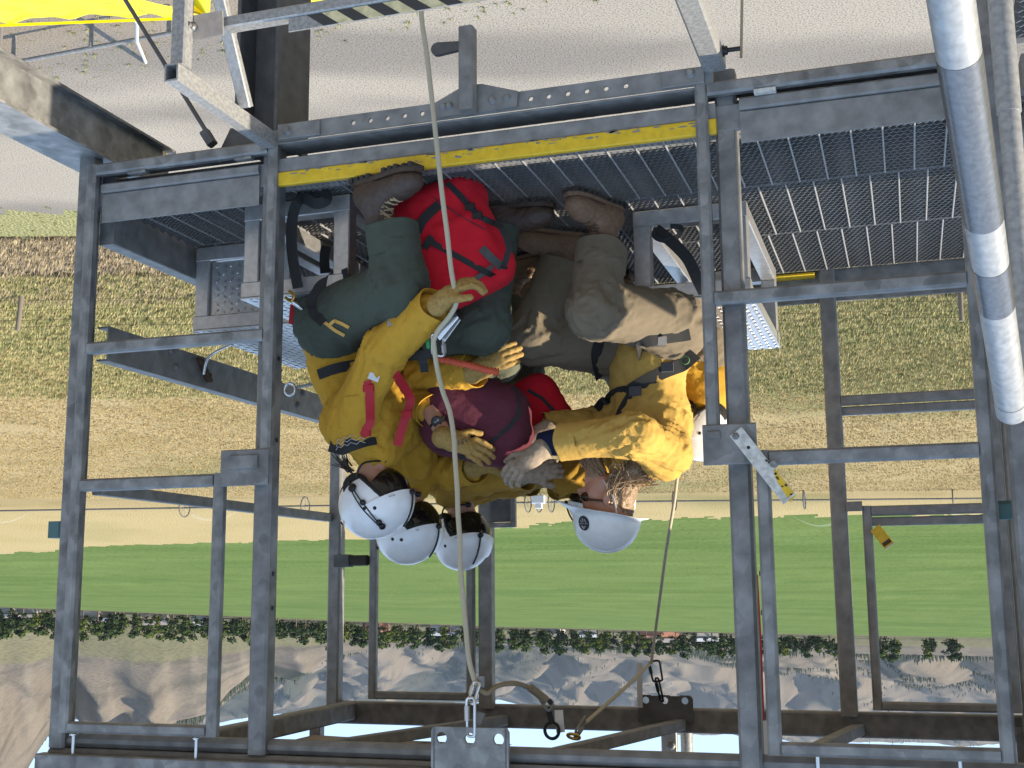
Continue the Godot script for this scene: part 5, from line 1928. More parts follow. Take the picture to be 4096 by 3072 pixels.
	for q in [Vector3(1.8536, 8.2611, -4.2500), Vector3(1.7884, 8.3326, -4.2500), Vector3(1.9254, 8.4048, -4.2500)]:
		var bk := MB.new()
		bk.block(snap(sf, q, 0.012) - Vector3(0.02, 0.014, 0.004), snap(sf, q, 0.012) + Vector3(0.02, 0.014, 0.006), 0.003)
		part(hn, "buckle", bk, M.red_strap)
	part(hn, "belt", strap(snap_all(sf, [Vector3(2.1368, 8.1676, -4.2500), Vector3(2.0781, 8.1518, -4.2500), Vector3(2.0198, 8.1362, -4.2500), Vector3(1.9454, 8.1140, -4.2500)], 0.010), 0.04, fz), M.webbing)
	part(hn, "leg_loop", strap(snap_all(tf, [Vector3(1.9407, 7.8246, -4.1000), Vector3(2.0035, 7.8250, -4.1000), Vector3(2.0535, 7.8590, -4.1000), Vector3(2.0809, 7.9158, -4.1000), Vector3(2.0641, 7.9641, -4.1000), Vector3(2.0192, 8.0026, -4.1000)], 0.008), 0.055, fz), M.webbing)
	part(hn, "leg_loop", strap(snap_all(tf, [Vector3(2.0535, 7.8114, -4.1500), Vector3(2.1108, 7.8364, -4.1500), Vector3(2.1557, 7.8566, -4.1500)], 0.008), 0.04, fz), M.red_strap)
	part(hn, "seat_strap", strap(snap_all(tf, [Vector3(2.1814, 7.8550, -4.2000), Vector3(2.1999, 7.9080, -4.2000), Vector3(2.1995, 7.9805, -4.2000)], 0.004), 0.04, fz), M.red_strap)
	part(hn, "gear_loop", strap(snap_all(tf, [Vector3(2.0619, 7.9877, -4.2000), Vector3(2.0167, 8.0119, -4.2000), Vector3(1.9844, 8.0380, -4.2000), Vector3(1.9524, 8.0580, -4.2000)], 0.012), 0.012, fz), M.yellow_cord)
	part(hn, "gear_loop", strap(snap_all(tf, [Vector3(2.0038, 8.0188, -4.2000), Vector3(1.9721, 8.0092, -4.2000), Vector3(1.9403, 8.0234, -4.2000), Vector3(1.9117, 8.0402, -4.2000)], 0.012), 0.012, fz), M.yellow_cord)
	# coiled orange lanyard
	var ln := MB.new()
	var lp := smooth([Vector3(1.6535, 8.1311, -4.2200), Vector3(1.5787, 8.1510, -4.2200), Vector3(1.5086, 8.1704, -4.2200), Vector3(1.4623, 8.1867, -4.2200), Vector3(1.4125, 8.1987, -4.2200)], 12)
	var lr := []
	for i in lp.size(): lr.append(0.0125 + 0.0035 * sin(i * 1.9))
	ln.tube(lp, lr, 10)
	single("shock_lanyard", ln, M.orange, "orange-red elastic lanyard lying across the rope holder's lap", "lanyard")

func wisp(a: Vector3, b: Vector3, n: int, spread: float, drop: float) -> Array:
	var o := []
	for i in n:
		var s := Vector3(rng.randfn(), rng.randfn(), rng.randfn()) * spread * 0.5
		var e := Vector3(rng.randfn(), rng.randfn(), rng.randfn()) * spread
		o.append([[a + s, a.lerp(b, 0.5) + s * 0.8 + e * 0.4, b + s + e - Vector3(0, drop, 0) * rng.randf()], 0.0035])
	return o

# the person in the hard hat
func person_hat() -> void:
	var J: Dictionary = {"ankA": Vector3(1.0512, 7.5843, -4.4600), "cuffA": Vector3(1.0697, 7.6967, -4.4600), "kneeA": Vector3(1.0767, 7.9600, -4.3600), "hipA": Vector3(0.8343, 7.9501, -4.7200), "kneeB": Vector3(1.4320, 7.9676, -4.7200), "cuffB": Vector3(1.3106, 7.6579, -4.7800), "ankB": Vector3(1.3036, 7.5882, -4.7800), "hipB": Vector3(1.0742, 7.9948, -4.9800), "pelvis": Vector3(0.9172, 7.9884, -4.8600), "waist": Vector3(0.9852, 8.1174, -4.8600), "chest": Vector3(0.9734, 8.3397, -4.8400), "neck": Vector3(1.0556, 8.5267, -4.8200), "head": Vector3(1.1354, 8.6390, -4.8000), "shA": Vector3(0.8790, 8.4750, -4.6800), "elA": Vector3(0.9630, 8.4247, -4.4700), "wrA": Vector3(1.2554, 8.4331, -4.5000), "shB": Vector3(1.0937, 8.4535, -5.0000), "elB": Vector3(1.1807, 8.3289, -4.9000), "wrB": Vector3(1.3927, 8.3478, -4.7200)}
	var p := thing("person", "long-haired bearded person in white hard hat, sunglasses, yellow shirt and khaki trousers", "person", J.pelvis)
	var hb := frame(Vector3(0.955, -0.14, 0.2), Vector3(0.13, 0.985, 0.0))
	var hc: Vector3 = Vector3(1.1528, 8.6410, -4.8000)
	part(p, "body", body_mesh(J, hb, hc), M.skin)
	var sf := shirt_field(J, 0.0108, 1.02, 0.083, 0.066)
	garment(p, "shirt", sf, M.shirt_worn, 0.0115, bones_of(J, true))
	var tf := trouser_field(J, 0.0115, 0.115, 0.100, 0.098)
	garment(p, "trousers", tf, M.khaki, 0.010, bones_of(J, false))
	for s in ["A", "B"]: cuff(p, J["cuff" + s], J["cuff" + s] - J["knee" + s], 0.100, M.khaki, "trouser_hem")
	cuff(p, J.wrB, J.wrB - J.elB, 0.067, M.shirt_worn, "sleeve_cuff", 0.085)
	boot(p, J.ankA, Vector3(0.42, 0, 0.9), J.kneeA - J.ankA, 7.502, M.boot_tan, M.lace_dark, 0.14)
	boot(p, J.ankB, Vector3(0.72, 0, 0.55), J.kneeB - J.ankB, 7.502, M.boot_tan, M.lace_dark, 0.14)
	# navy undershirt cuff, rolled yellow cuff, dirty gloves
	var wd: Vector3 = (J.wrA - J.elA).normalized()
	cuff(p, J.wrA, wd, 0.072, M.shirt_worn, "rolled_cuff", 0.085)
	var nv := MB.new()
	nv.tube(PackedVector3Array([J.wrA - wd * 0.02, J.wrA + wd * 0.03, J.wrA + wd * 0.085]), [0.056, 0.052, 0.043], 20)
	part(p, "undershirt_cuff", nv, M.navy)
	var fo := MB.new()
	fo.tube(PackedVector3Array([J.wrA + wd * 0.07, Vector3(1.3467, 8.4772, -4.4700)]), [0.034, 0.028], 16)
	part(p, "forearm", fo, M.skin)
	part(p, "glove", glove_mesh(Vector3(1.3501, 8.4835, -4.4700), Vector3(0.7207, 0.5990, 0.3491), Vector3(-0.0150, -0.3212, 0.9469), 1.0, 1.1, 0.035, 1.08, 0.044), M.glove_dirty)
	part(p, "glove", glove_mesh(Vector3(1.3911, 8.3902, -4.6200), Vector3(0.8642, 0.3840, 0.3250), Vector3(-0.0375, -0.6763, 0.7357), -1.0, 0.9, 0.05, 1.05, 0.046), M.glove_dirty)
	hard_hat(p, hc + hb.y * 0.062 - hb.z * 0.012, hb)
	# sunglasses
	var g := MB.new()
	for s in [-1.0, 1.0]:
		shell(g, hc + hb.x * 0.032 * s + hb.z * 0.058 - hb.y * 0.003, hb, Vector3(0.030, 0.024, 0.045), -70.0, 70.0, func(_a): return -62.0, func(_a): return 55.0, 0.002, 14, 10)
		g.tube(smooth([hc + hb.x * 0.062 * s + hb.z * 0.075 + hb.y * 0.008, hc + hb.x * 0.078 * s + hb.z * 0.03 + hb.y * 0.007, hc + hb.x * 0.080 * s - hb.z * 0.03 + hb.y * 0.002], 5), 0.0045, 6)
	g.tube(PackedVector3Array([hc + hb.x * 0.012 + hb.z * 0.103 + hb.y * 0.006, hc - hb.x * 0.012 + hb.z * 0.103 + hb.y * 0.006]), 0.003, 6)
	part(p, "sunglasses", g, M.smoke_lens)
	# long hair from under the hat, and a beard
	var hair := []
	var light := []
	for i in 620:
		var az := rng.randf_range(95.0, 265.0)
		if rng.randf() < 0.35: az = rng.randf_range(104.0, 135.0) * (1.0 if rng.randf() < 0.7 else -1.0)
		var a0 := spt(hc, hb, Vector3(0.079, 0.09, 0.1), az, rng.randf_range(-25.0, 22.0))
		var out := (a0 - hc).normalized()
		var e0 := a0 + out * 0.012 - hb.z * 0.015 + Vector3(rng.randfn() * 0.008, -0.09 + rng.randfn() * 0.015, rng.randfn() * 0.008)
		var e1: Vector3 = Vector3(1.0683, 8.4978, -4.7000).lerp(Vector3(0.9286, 8.5665, -4.7200), pow(rng.randf(), 0.6)) + Vector3(rng.randfn() * 0.012, rng.randfn() * 0.012, 0.02 + rng.randfn() * 0.018)
		var st := [[a0 - out * 0.006, a0 + out * 0.01 - Vector3(0, 0.03, 0), e0, e1], rng.randf_range(0.0012, 0.0026)]
		if rng.randf() < 0.3: light.append(st)
		else: hair.append(st)
	var hm := MB.new()
	var hf := Fld.new(hc - Vector3(0.42, 0.30, 0.2), hc + Vector3(0.2, 0.15, 0.25), 0.007)
	var h1: Vector3 = Vector3(1.0057, 8.5269, -4.7300)
	var h2: Vector3 = Vector3(0.9514, 8.5559, -4.7200)
	hf.cap(hc - hb.z * 0.055 + hb.y * 0.03, hc - hb.z * 0.06 - hb.y * 0.07, 0.058, 0.055, 0.03)
	hf.cap(hc - hb.z * 0.062 - hb.y * 0.02 - hb.x * 0.04, hc - hb.z * 0.075 - hb.y * 0.11 - hb.x * 0.035, 0.042, 0.038, 0.03)
	hf.cap(hc - hb.z * 0.06 - hb.y * 0.07, h1, 0.055, 0.045, 0.03)
	hf.cap(h1, h2, 0.045, 0.025, 0.03)
	hf.mesh(hm, func(q: Vector3, _n: Vector3) -> float: return fold2.get_noise_3d(q.x * 6.0 + q.y * 2.0, q.y * 0.8, q.z * 6.0) * 0.009)
	part(p, "hair", hm, M.hair)
	strands(hair, M.hair, p)
	strands(light, M.hair_light, p)
	var beard := []
	for i in 340:
		var x := rng.randf_range(-0.055, 0.055)
		var y := -0.085 - rng.randf() * 0.03
		var zf := 0.075 - absf(x) * 0.7 - rng.randf() * 0.03
		var a := hc + hb.x * x + hb.y * y + hb.z * zf
		var l := rng.randf_range(0.06, 0.17)
		beard.append([[a, a + hb.z * 0.03 - Vector3(0, l * 0.35, 0), a + hb.z * (0.03 + rng.randf() * 0.05) + Vector3(rng.randfn() * 0.012, -l, rng.randfn() * 0.012)], 0.0026])
	var bm := MB.new()
	var bf := Fld.new(hc - Vector3(0.2, 0.32, 0.2), hc + Vector3(0.26, 0.0, 0.2), 0.007)
	bf.cap(hc + hb.z * 0.05 - hb.y * 0.10, hc + hb.z * 0.075 - hb.y * 0.17, 0.042, 0.028, 0.03, hb.x, 1.2)
	bf.cap(hc + hb.z * 0.075 - hb.y * 0.17, hc + hb.z * 0.085 - hb.y * 0.235, 0.028, 0.010, 0.03)
	bf.mesh(bm, func(q: Vector3, _n: Vector3) -> float: return fold2.get_noise_3d(q.x * 6.0, q.y * 0.8, q.z * 6.0) * 0.008)
	part(p, "beard", bm, M.hair)
	strands(beard, M.hair, p, "beard")
	# harness: black webbing with green print
	var hn := thing("harness", "black full-body harness with green print worn by the person in the hard hat", "harness", J.chest)
	var fz: Vector3 = Vector3(-0.5272, 0.0686, 0.8470)
	part(hn, "back_strap", strap(snap_all(sf, [Vector3(0.7564, 8.0862, -4.7000), Vector3(0.8132, 8.1222, -4.7000), Vector3(0.8799, 8.1511, -4.7000), Vector3(0.9538, 8.1864, -4.7000), Vector3(1.0147, 8.2161, -4.7000)], 0.009), 0.052, fz), M.webbing)
	part(hn, "chest_strap", strap(snap_all(sf, [Vector3(1.0080, 8.2165, -4.7000), Vector3(1.0685, 8.2130, -4.7000), Vector3(1.1295, 8.2161, -4.7000), Vector3(1.1708, 8.2339, -4.7000), Vector3(1.1905, 8.2664, -4.7000)], 0.009), 0.04, fz), M.webbing)
	part(hn, "shoulder_strap", strap(snap_all(sf, [Vector3(1.0015, 8.2235, -4.7000), Vector3(1.0293, 8.2619, -4.7000), Vector3(1.0537, 8.3004, -4.7000), Vector3(1.0644, 8.3264, -4.7000)], 0.009), 0.042, fz), M.webbing)
	part(hn, "belt", strap(snap_all(tf, [Vector3(0.7610, 8.0256, -4.7200), Vector3(0.8141, 8.0385, -4.7200), Vector3(0.8742, 8.0544, -4.7200), Vector3(0.9281, 8.0709, -4.7200), Vector3(0.9753, 8.0812, -4.7200)], 0.012), 0.045, fz), M.webbing)
	part(hn, "thigh_strap", strap(snap_all(tf, [Vector3(1.1559, 7.9783, -4.8000), Vector3(1.1783, 8.0462, -4.8000), Vector3(1.1938, 8.1213, -4.8000)], 0.009), 0.045, fz), M.webbing)
	for q in [Vector3(0.8662, 8.1353, -4.7000), Vector3(0.9948, 8.2239, -4.7000)]:
		var bk := MB.new()
		var s0 := snap(sf, q, 0.013)
		bk.block(s0 - Vector3(0.024, 0.02, 0.004), s0 + Vector3(0.024, 0.02, 0.007), 0.004)
		part(hn, "buckle", bk, M.webbing_grey)
	for q in [Vector3(0.7964, 8.1100, -4.7000), Vector3(0.7974, 8.0402, -4.7000)]:
		var rg := MB.new()
		var s1 := snap(sf, q, 0.013) + Vector3(0, 0, 0.008)
		var ring := PackedVector3Array()
		for i in 17: ring.append(s1 + Vector3(cos(TAU * i / 16.0) * 0.016, sin(TAU * i / 16.0) * 0.016, 0.0))
		rg.tube(ring, 0.004, 6, false, 0.5)
		part(hn, "printed_ring", rg, M.green_print)
	var bu := MB.new()
	var b0 := snap(tf, Vector3(0.8673, 8.0620, -4.7000), 0.016)
	bu.block(b0 - Vector3(0.03, 0.02, 0.004), b0 + Vector3(0.03, 0.02, 0.008), 0.004)
	part(hn, "belt_buckle", bu, M.chrome)

func hard_hat(person: Node3D, c: Vector3, b: Basis) -> void:
	var mb := MB.new()
	var na := 56
	var rows := []
	var R := Vector3(0.118, 0.142, 0.138)
	var prof := []
	for k in 14: prof.append(["d", 90.0 - k * 90.0 / 13.0])
	prof.append(["b", 0.5])
	prof.append(["b", 1.0])
	prof.append(["u", 1.0])
	prof.append(["u", 0.0])
	for q in prof:
		var row := PackedVector3Array()
		for i in na:
			var az := TAU * i / na
			var fr := maxf(cos(az), 0.0)
			var bw := 0.016 + 0.066 * pow(fr, 1.3) + 0.014 * maxf(-cos(az), 0.0)
			var e := deg_to_rad(q[1]) if q[0] == "d" else 0.0
			var u := Vector3(sin(az) * cos(e), sin(e), cos(az) * cos(e))
			var p := u * R
			if q[0] == "d":
				# three low ridges over the crown
				var rid := exp(-pow(p.x / 0.012, 2.0)) + exp(-pow((absf(p.x) - 0.042) / 0.009, 2.0)) * 0.8
				p += u * rid * 0.005 * smoothstep(15.0, 45.0, q[1]) * (1.0 if q[1] > 0 else 0.0)
			else:
				var k: float = q[1]
				var flat := Vector3(sin(az), 0, cos(az)).normalized()
				p += flat * bw * k
				p.y -= 0.010 * k + 0.028 * pow(fr, 2.0) * k + (0.004 if q[0] == "u" else 0.0) + 0.006 * sin(az * 2.0) * sin(az * 2.0) * k * -1.0
			row.append(c + b * p)
		rows.append(row)
	var base := 0
	for row in rows:
		for p in row:
			mb.v.append(p)
			mb.n.append(Vector3.ZERO)
	for j in rows.size() - 1:
		for i in na:
			var q := [j * na + i, j * na + (i + 1) % na, (j + 1) * na + (i + 1) % na, (j + 1) * na + i]
			var fn := (mb.v[q[2]] - mb.v[q[0]]).cross(mb.v[q[1]] - mb.v[q[0]]) + (mb.v[q[3]] - mb.v[q[0]]).cross(mb.v[q[2]] - mb.v[q[0]])
			var want := (mb.v[q[0]] - c) if j < 15 else -b.y
			if j == 15: want = (mb.v[q[0]] - c)
			if fn.dot(want) > 0: mb.ix.append_array(PackedInt32Array([q[0], q[1], q[2], q[0], q[2], q[3]]))
			else:
				mb.ix.append_array(PackedInt32Array([q[0], q[2], q[1], q[0], q[3], q[2]]))
				fn = -fn
			for k in 4: mb.n[q[k]] += fn
	for i in mb.n.size(): mb.n[i] = mb.n[i].normalized()
	var h := part(person, "hard_hat", mb, M.hardhat)
	# round black sticker with a pale mountain mark, on the front side
	var st := MB.new()
	var s0 := spt(c, b, R, -48.0, 14.0, 0.001)
	var nn := (b * (Vector3(sin(deg_to_rad(-48.0)) / R.x, 0.25 / R.y, cos(deg_to_rad(48.0)) / R.z))).normalized()
	# stickers follow the shell: a small patch of it, slightly proud
	for ring in [[1.0, 0.0022, st]]:
		var n := 18
		for i in n:
			var a0 := TAU * i / n
			var a1 := TAU * (i + 1) / n
			for k in 3:
				var r0 := k / 3.0
				var r1 := (k + 1) / 3.0
				st.quad(spt(c, b, R, -50.0 + cos(a0) * 12.5 * r0, 17.0 + sin(a0) * 12.0 * r0, 0.0022), spt(c, b, R, -50.0 + cos(a1) * 12.5 * r0, 17.0 + sin(a1) * 12.0 * r0, 0.0022), spt(c, b, R, -50.0 + cos(a1) * 12.5 * r1, 17.0 + sin(a1) * 12.0 * r1, 0.0022), spt(c, b, R, -50.0 + cos(a0) * 12.5 * r1, 17.0 + sin(a0) * 12.0 * r1, 0.0022), nn)
	var sk := part(h, "round_sticker", st, M.ink)
	st = MB.new()
	for q in [[-5, 4, 0, 9], [0, 9, 5, 4], [-3, 4, 0, 7], [0, 7, 3, 4], [-6, -2, -2, -7], [0, -2, 2, -8], [4, -1, 6, -5], [-9, 0, 9, 1]]:
		st.tube(PackedVector3Array([spt(c, b, R, -50.0 + q[0], 17.0 + q[1], 0.003), spt(c, b, R, -50.0 + q[2], 17.0 + q[3], 0.003)]), 0.0011, 4)
	part(sk, "sticker_mark", st, M.reflect)
	var hw := MB.new()
	hw.tube(smooth([c + b * Vector3(-0.10, -0.006, -0.04), c + b * Vector3(-0.088, -0.07, -0.02), c + b * Vector3(-0.06, -0.14, 0.03)], 5), 0.0045, 6)
	part(h, "chin_strap", hw, M.reflect)

# simple seated or crouched figures deeper in the platform
func seated(J: Dictionary, label: String, shirt: Material, trous: Material, hf: Vector3, hu: Vector3, hc: Vector3, sd: float, text: String, bootm: Material, cell := 0.017) -> Array:
	var p := thing("person", label, "person", J.pelvis)
	var hb := frame(hf, hu)
	part(p, "body", body_mesh(J, hb, hc - hb.y * 0.035 + hb.z * 0.012), M.skin)
	var sf := shirt_field(J, cell, 1.0, 0.078, 0.066)
	garment(p, "shirt", sf, shirt, 0.010, bones_of(J, true))
	garment(p, "trousers", trouser_field(J, cell, 0.11, 0.09, 0.088), trous, 0.008, bones_of(J, false))
	for s in ["A", "B"]:
		var td: Vector3 = J["knee" + s] - J["hip" + s]
		cuff(p, J["cuff" + s], J["cuff" + s] - J["knee" + s], 0.09, trous, "trouser_hem")
		cuff(p, J["wr" + s], J["wr" + s] - J["el" + s], 0.067, shirt, "sleeve_cuff", 0.085)
		boot(p, J["ank" + s], td, J["knee" + s] - J["ank" + s], FLOOR + 0.002, bootm, M.lace, 0.14)
	flight_helmet(p, hc, hb.z, hb.y, sd, text, false)
	return [p, sf]

func mirror_legs(J: Dictionary, hip: Vector3, fw: Vector3, side: Vector3, foot: float) -> void:
	# hips, knees and ankles of a person seated at hip facing fw
	J["pelvis"] = hip
	for s in [["A", 0.5], ["B", -0.5]]:
		J["hip" + s[0]] = hip + side * 0.2 * s[1] - Vector3(0, 0.02, 0)
		var k: Vector3 = hip + fw * 0.42 + side * 0.34 * s[1]
		k.y = FLOOR + 0.47
		J["knee" + s[0]] = k
		J["ank" + s[0]] = Vector3(k.x, FLOOR + 0.10, k.z) + fw * foot
		J["cuff" + s[0]] = J["knee" + s[0]].lerp(J["ank" + s[0]], 0.74)

func people_behind() -> void:
	# second and third helmets in the row on the far bench
	var J := {}
	mirror_legs(J, Vector3(2.2, 7.96, -4.92), Vector3(-1, 0, 0), Vector3(0, 0, 1), 0.03)
	J.merge({"waist": Vector3(2.14, 8.16, -4.9), "chest": Vector3(2.06, 8.40, -4.87), "neck": Vector3(2.02, 8.56, -4.84), "shA": Vector3(1.9334, 8.4535, -4.6600), "elA": Vector3(1.8557, 8.2356, -4.5000), "wrA": Vector3(1.7561, 8.2996, -4.4200), "shB": Vector3(2.02, 8.44, -5.05), "elB": Vector3(1.8323, 8.4887, -4.8500), "wrB": Vector3(1.6800, 8.4942, -4.7200)})
	J.elA = Vector3(1.8768, 8.2235, -4.5200)
	var r := seated(J, "person in yellow shirt with white flight helmet in the middle of the row of three", M.shirt, M.olive_cloth, Vector3(-0.88, -0.36, 0.30), Vector3(-0.34, 0.93, 0.1), Vector3(2.0, 8.745, -4.78), 1.0, "TRO", M.boot_light)
	var p: Node3D = r[0]
	var wr: Vector3 = Vector3(1.7561, 8.2996, -4.4200)
	var fa := MB.new()
	fa.tube(PackedVector3Array([wr, Vector3(1.7113, 8.3637, -4.3900), Vector3(1.6832, 8.4019, -4.3700)]), [0.038, 0.033, 0.031], 16)
	part(p, "forearm", fa, M.skin)
	part(p, "glove", glove_mesh(Vector3(1.6552, 8.4233, -4.3600), Vector3(-0.9152, 0.3585, -0.1838), Vector3(-0.3849, -0.2499, 0.8885), -1.0, 0.7, 0.03, 1.12, 0.044), M.glove)
	lettering("MW", Vector3(1.5890, 8.4407, -4.3000), Vector3(-0.3957, -0.1214, 0.9103), Vector3(-0.3325, 0.9041, -0.2686), 0.028, M.ink, p)
	part(p, "glove", glove_mesh(Vector3(1.6516, 8.4851, -4.7000), Vector3(-0.9391, -0.3363, -0.0707), Vector3(-0.3993, -0.0281, 0.9164), 1.0, 1.0, 0.03, 1.0, 0.044), M.glove)
	var wt := thing("wrist_watch", "black digital wrist watch on the bare wrist above the maroon bag", "watch", Vector3(1.7021, 8.3527, -4.3600))
	var wm := MB.new()
	var wc: Vector3 = Vector3(1.7174, 8.3474, -4.3950)
	var ax: Vector3 = Vector3(-0.4904, 0.8168, -0.3038)
	wm.lathe(wc, ax, PackedVector2Array([Vector2(0.036, -0.011), Vector2(0.039, -0.008), Vector2(0.039, 0.008), Vector2(0.036, 0.011)]), 24)
	part(wt, "strap", wm, M.iron_black)
	wm = MB.new()
	var wn: Vector3 = Vector3(-0.2108, 0.0676, 0.9752)
	wm.lathe(wc + wn * 0.034, wn, PackedVector2Array([Vector2(0.021, 0.0), Vector2(0.022, 0.008), Vector2(0.018, 0.011), Vector2(0.0175, 0.0095), Vector2(0.0001, 0.0095)]), 24)
	var cs := part(wt, "case", wm, M.iron_black)
	lettering("12:35", wc + wn * 0.0445, wn, ax * -1.0, 0.009, M.reflect, cs)
	# third
	var K := {}
	mirror_legs(K, Vector3(2.12, 7.97, -5.32), Vector3(-1, 0, 0.1), Vector3(0, 0, 1), 0.05)
	K.merge({"waist": Vector3(2.06, 8.17, -5.30), "chest": Vector3(1.99, 8.42, -5.27), "neck": Vector3(1.94, 8.58, -5.24), "shA": Vector3(1.9360, 8.5233, -5.1000), "elA": Vector3(1.7158, 8.5077, -4.9200), "wrA": Vector3(1.4879, 8.5207, -4.8200), "shB": Vector3(1.88, 8.48, -5.42), "elB": Vector3(1.8311, 8.5149, -5.2500), "wrB": Vector3(1.5613, 8.5234, -5.1000)})
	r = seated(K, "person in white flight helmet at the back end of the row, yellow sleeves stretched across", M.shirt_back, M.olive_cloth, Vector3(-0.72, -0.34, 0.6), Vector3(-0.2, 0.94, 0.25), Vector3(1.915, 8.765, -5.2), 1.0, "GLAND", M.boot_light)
	p = r[0]
	part(p, "glove", glove_mesh(Vector3(1.4733, 8.5190, -4.8000), Vector3(-0.9687, -0.1869, -0.1636), Vector3(-0.3079, -0.0290, 0.9510), 1.0, 1.0, 0.03, 0.95, 0.044), M.glove_dirty)
	part(p, "reflective_patch", strap([Vector3(1.6991, 8.4869, -4.8350), Vector3(1.6932, 8.5201, -4.8350)], 0.024, Vector3(-0.3066, 0.0687, 0.9494)), M.reflect)
	# behind the hard hat: a sleeve reaching in from the near bench
	var D := {}
	mirror_legs(D, Vector3(0.82, 7.97, -5.38), Vector3(1, 0, 0), Vector3(0, 0, 1), 0.03)
	D.merge({"waist": Vector3(0.91, 8.13, -5.38), "chest": Vector3(1.04, 8.32, -5.38), "neck": Vector3(1.13, 8.46, -5.38), "shA": Vector3(1.14, 8.38, -5.2), "elA": Vector3(1.3488, 8.4861, -5.1500), "wrA": Vector3(1.4628, 8.5368, -5.1000), "shB": Vector3(1.10, 8.36, -5.56), "elB": Vector3(1.4149, 8.4990, -5.4000), "wrB": Vector3(1.5126, 8.5301, -5.3000)})
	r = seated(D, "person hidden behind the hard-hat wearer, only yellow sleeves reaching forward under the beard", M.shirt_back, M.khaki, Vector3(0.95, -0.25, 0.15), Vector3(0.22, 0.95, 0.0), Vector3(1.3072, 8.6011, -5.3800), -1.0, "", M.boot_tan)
	p = r[0]
	part(p, "glove", glove_mesh(Vector3(1.5017, 8.5155, -5.0800), Vector3(0.9002, -0.0976, 0.4243), Vector3(-0.3064, -0.1227, 0.9440), -1.0, 0.9, 0.03, 0.95, 0.042), M.glove)
	# crouched figure seen in the slit between gate and post
	var Q := {}
	mirror_legs(Q, Vector3(0.8041, 7.8068, -5.4500), Vector3(1, 0, 0), Vector3(0, 0, 1), 0.05)
	Q.merge({"waist": Vector3(0.8083, 7.9408, -5.4200), "chest": Vector3(0.8185, 8.1156, -5.3800), "neck": Vector3(0.8233, 8.2133, -5.3500), "shA": Vector3(0.8077, 8.1644, -5.2000), "elA": Vector3(0.9155, 8.0445, -5.1500), "wrA": Vector3(1.0251, 7.9853, -5.1000), "shB": Vector3(0.8451, 8.1092, -5.5500), "elB": Vector3(0.9569, 8.0026, -5.5000), "wrB": Vector3(1.0745, 7.9388, -5.4500)})
	seated(Q, "bent-over person in yellow and white helmet, glimpsed between front gate and post", M.shirt, M.olive_cloth, Vector3(0.75, -0.55, 0.35), Vector3(0.6, 0.75, 0.2), Vector3(0.8319, 8.3115, -5.2200), -1.0, "", M.boot_tan, 0.02)

# ------------------------------------------------------------------ bags
func bag(called: String, label: String, c: Vector3, b: Basis, boxes: Array, m: Material, amp := 0.004) -> Array:
	var g := thing(called, label, "bag", c - Vector3(0, 0.2, 0))
	var f := Fld.new(c - Vector3(0.42, 0.42, 0.36), c + Vector3(0.42, 0.42, 0.36), 0.0125)
	for q in boxes:
		f.rbox(c + b * q[0], b, q[1], q[2], q[3] if q.size() > 3 else 0.03)
	var mb := MB.new()
	f.mesh(mb, creases(amp, 1.1))
	part(g, "pack_body", mb, m)
	return [g, f]

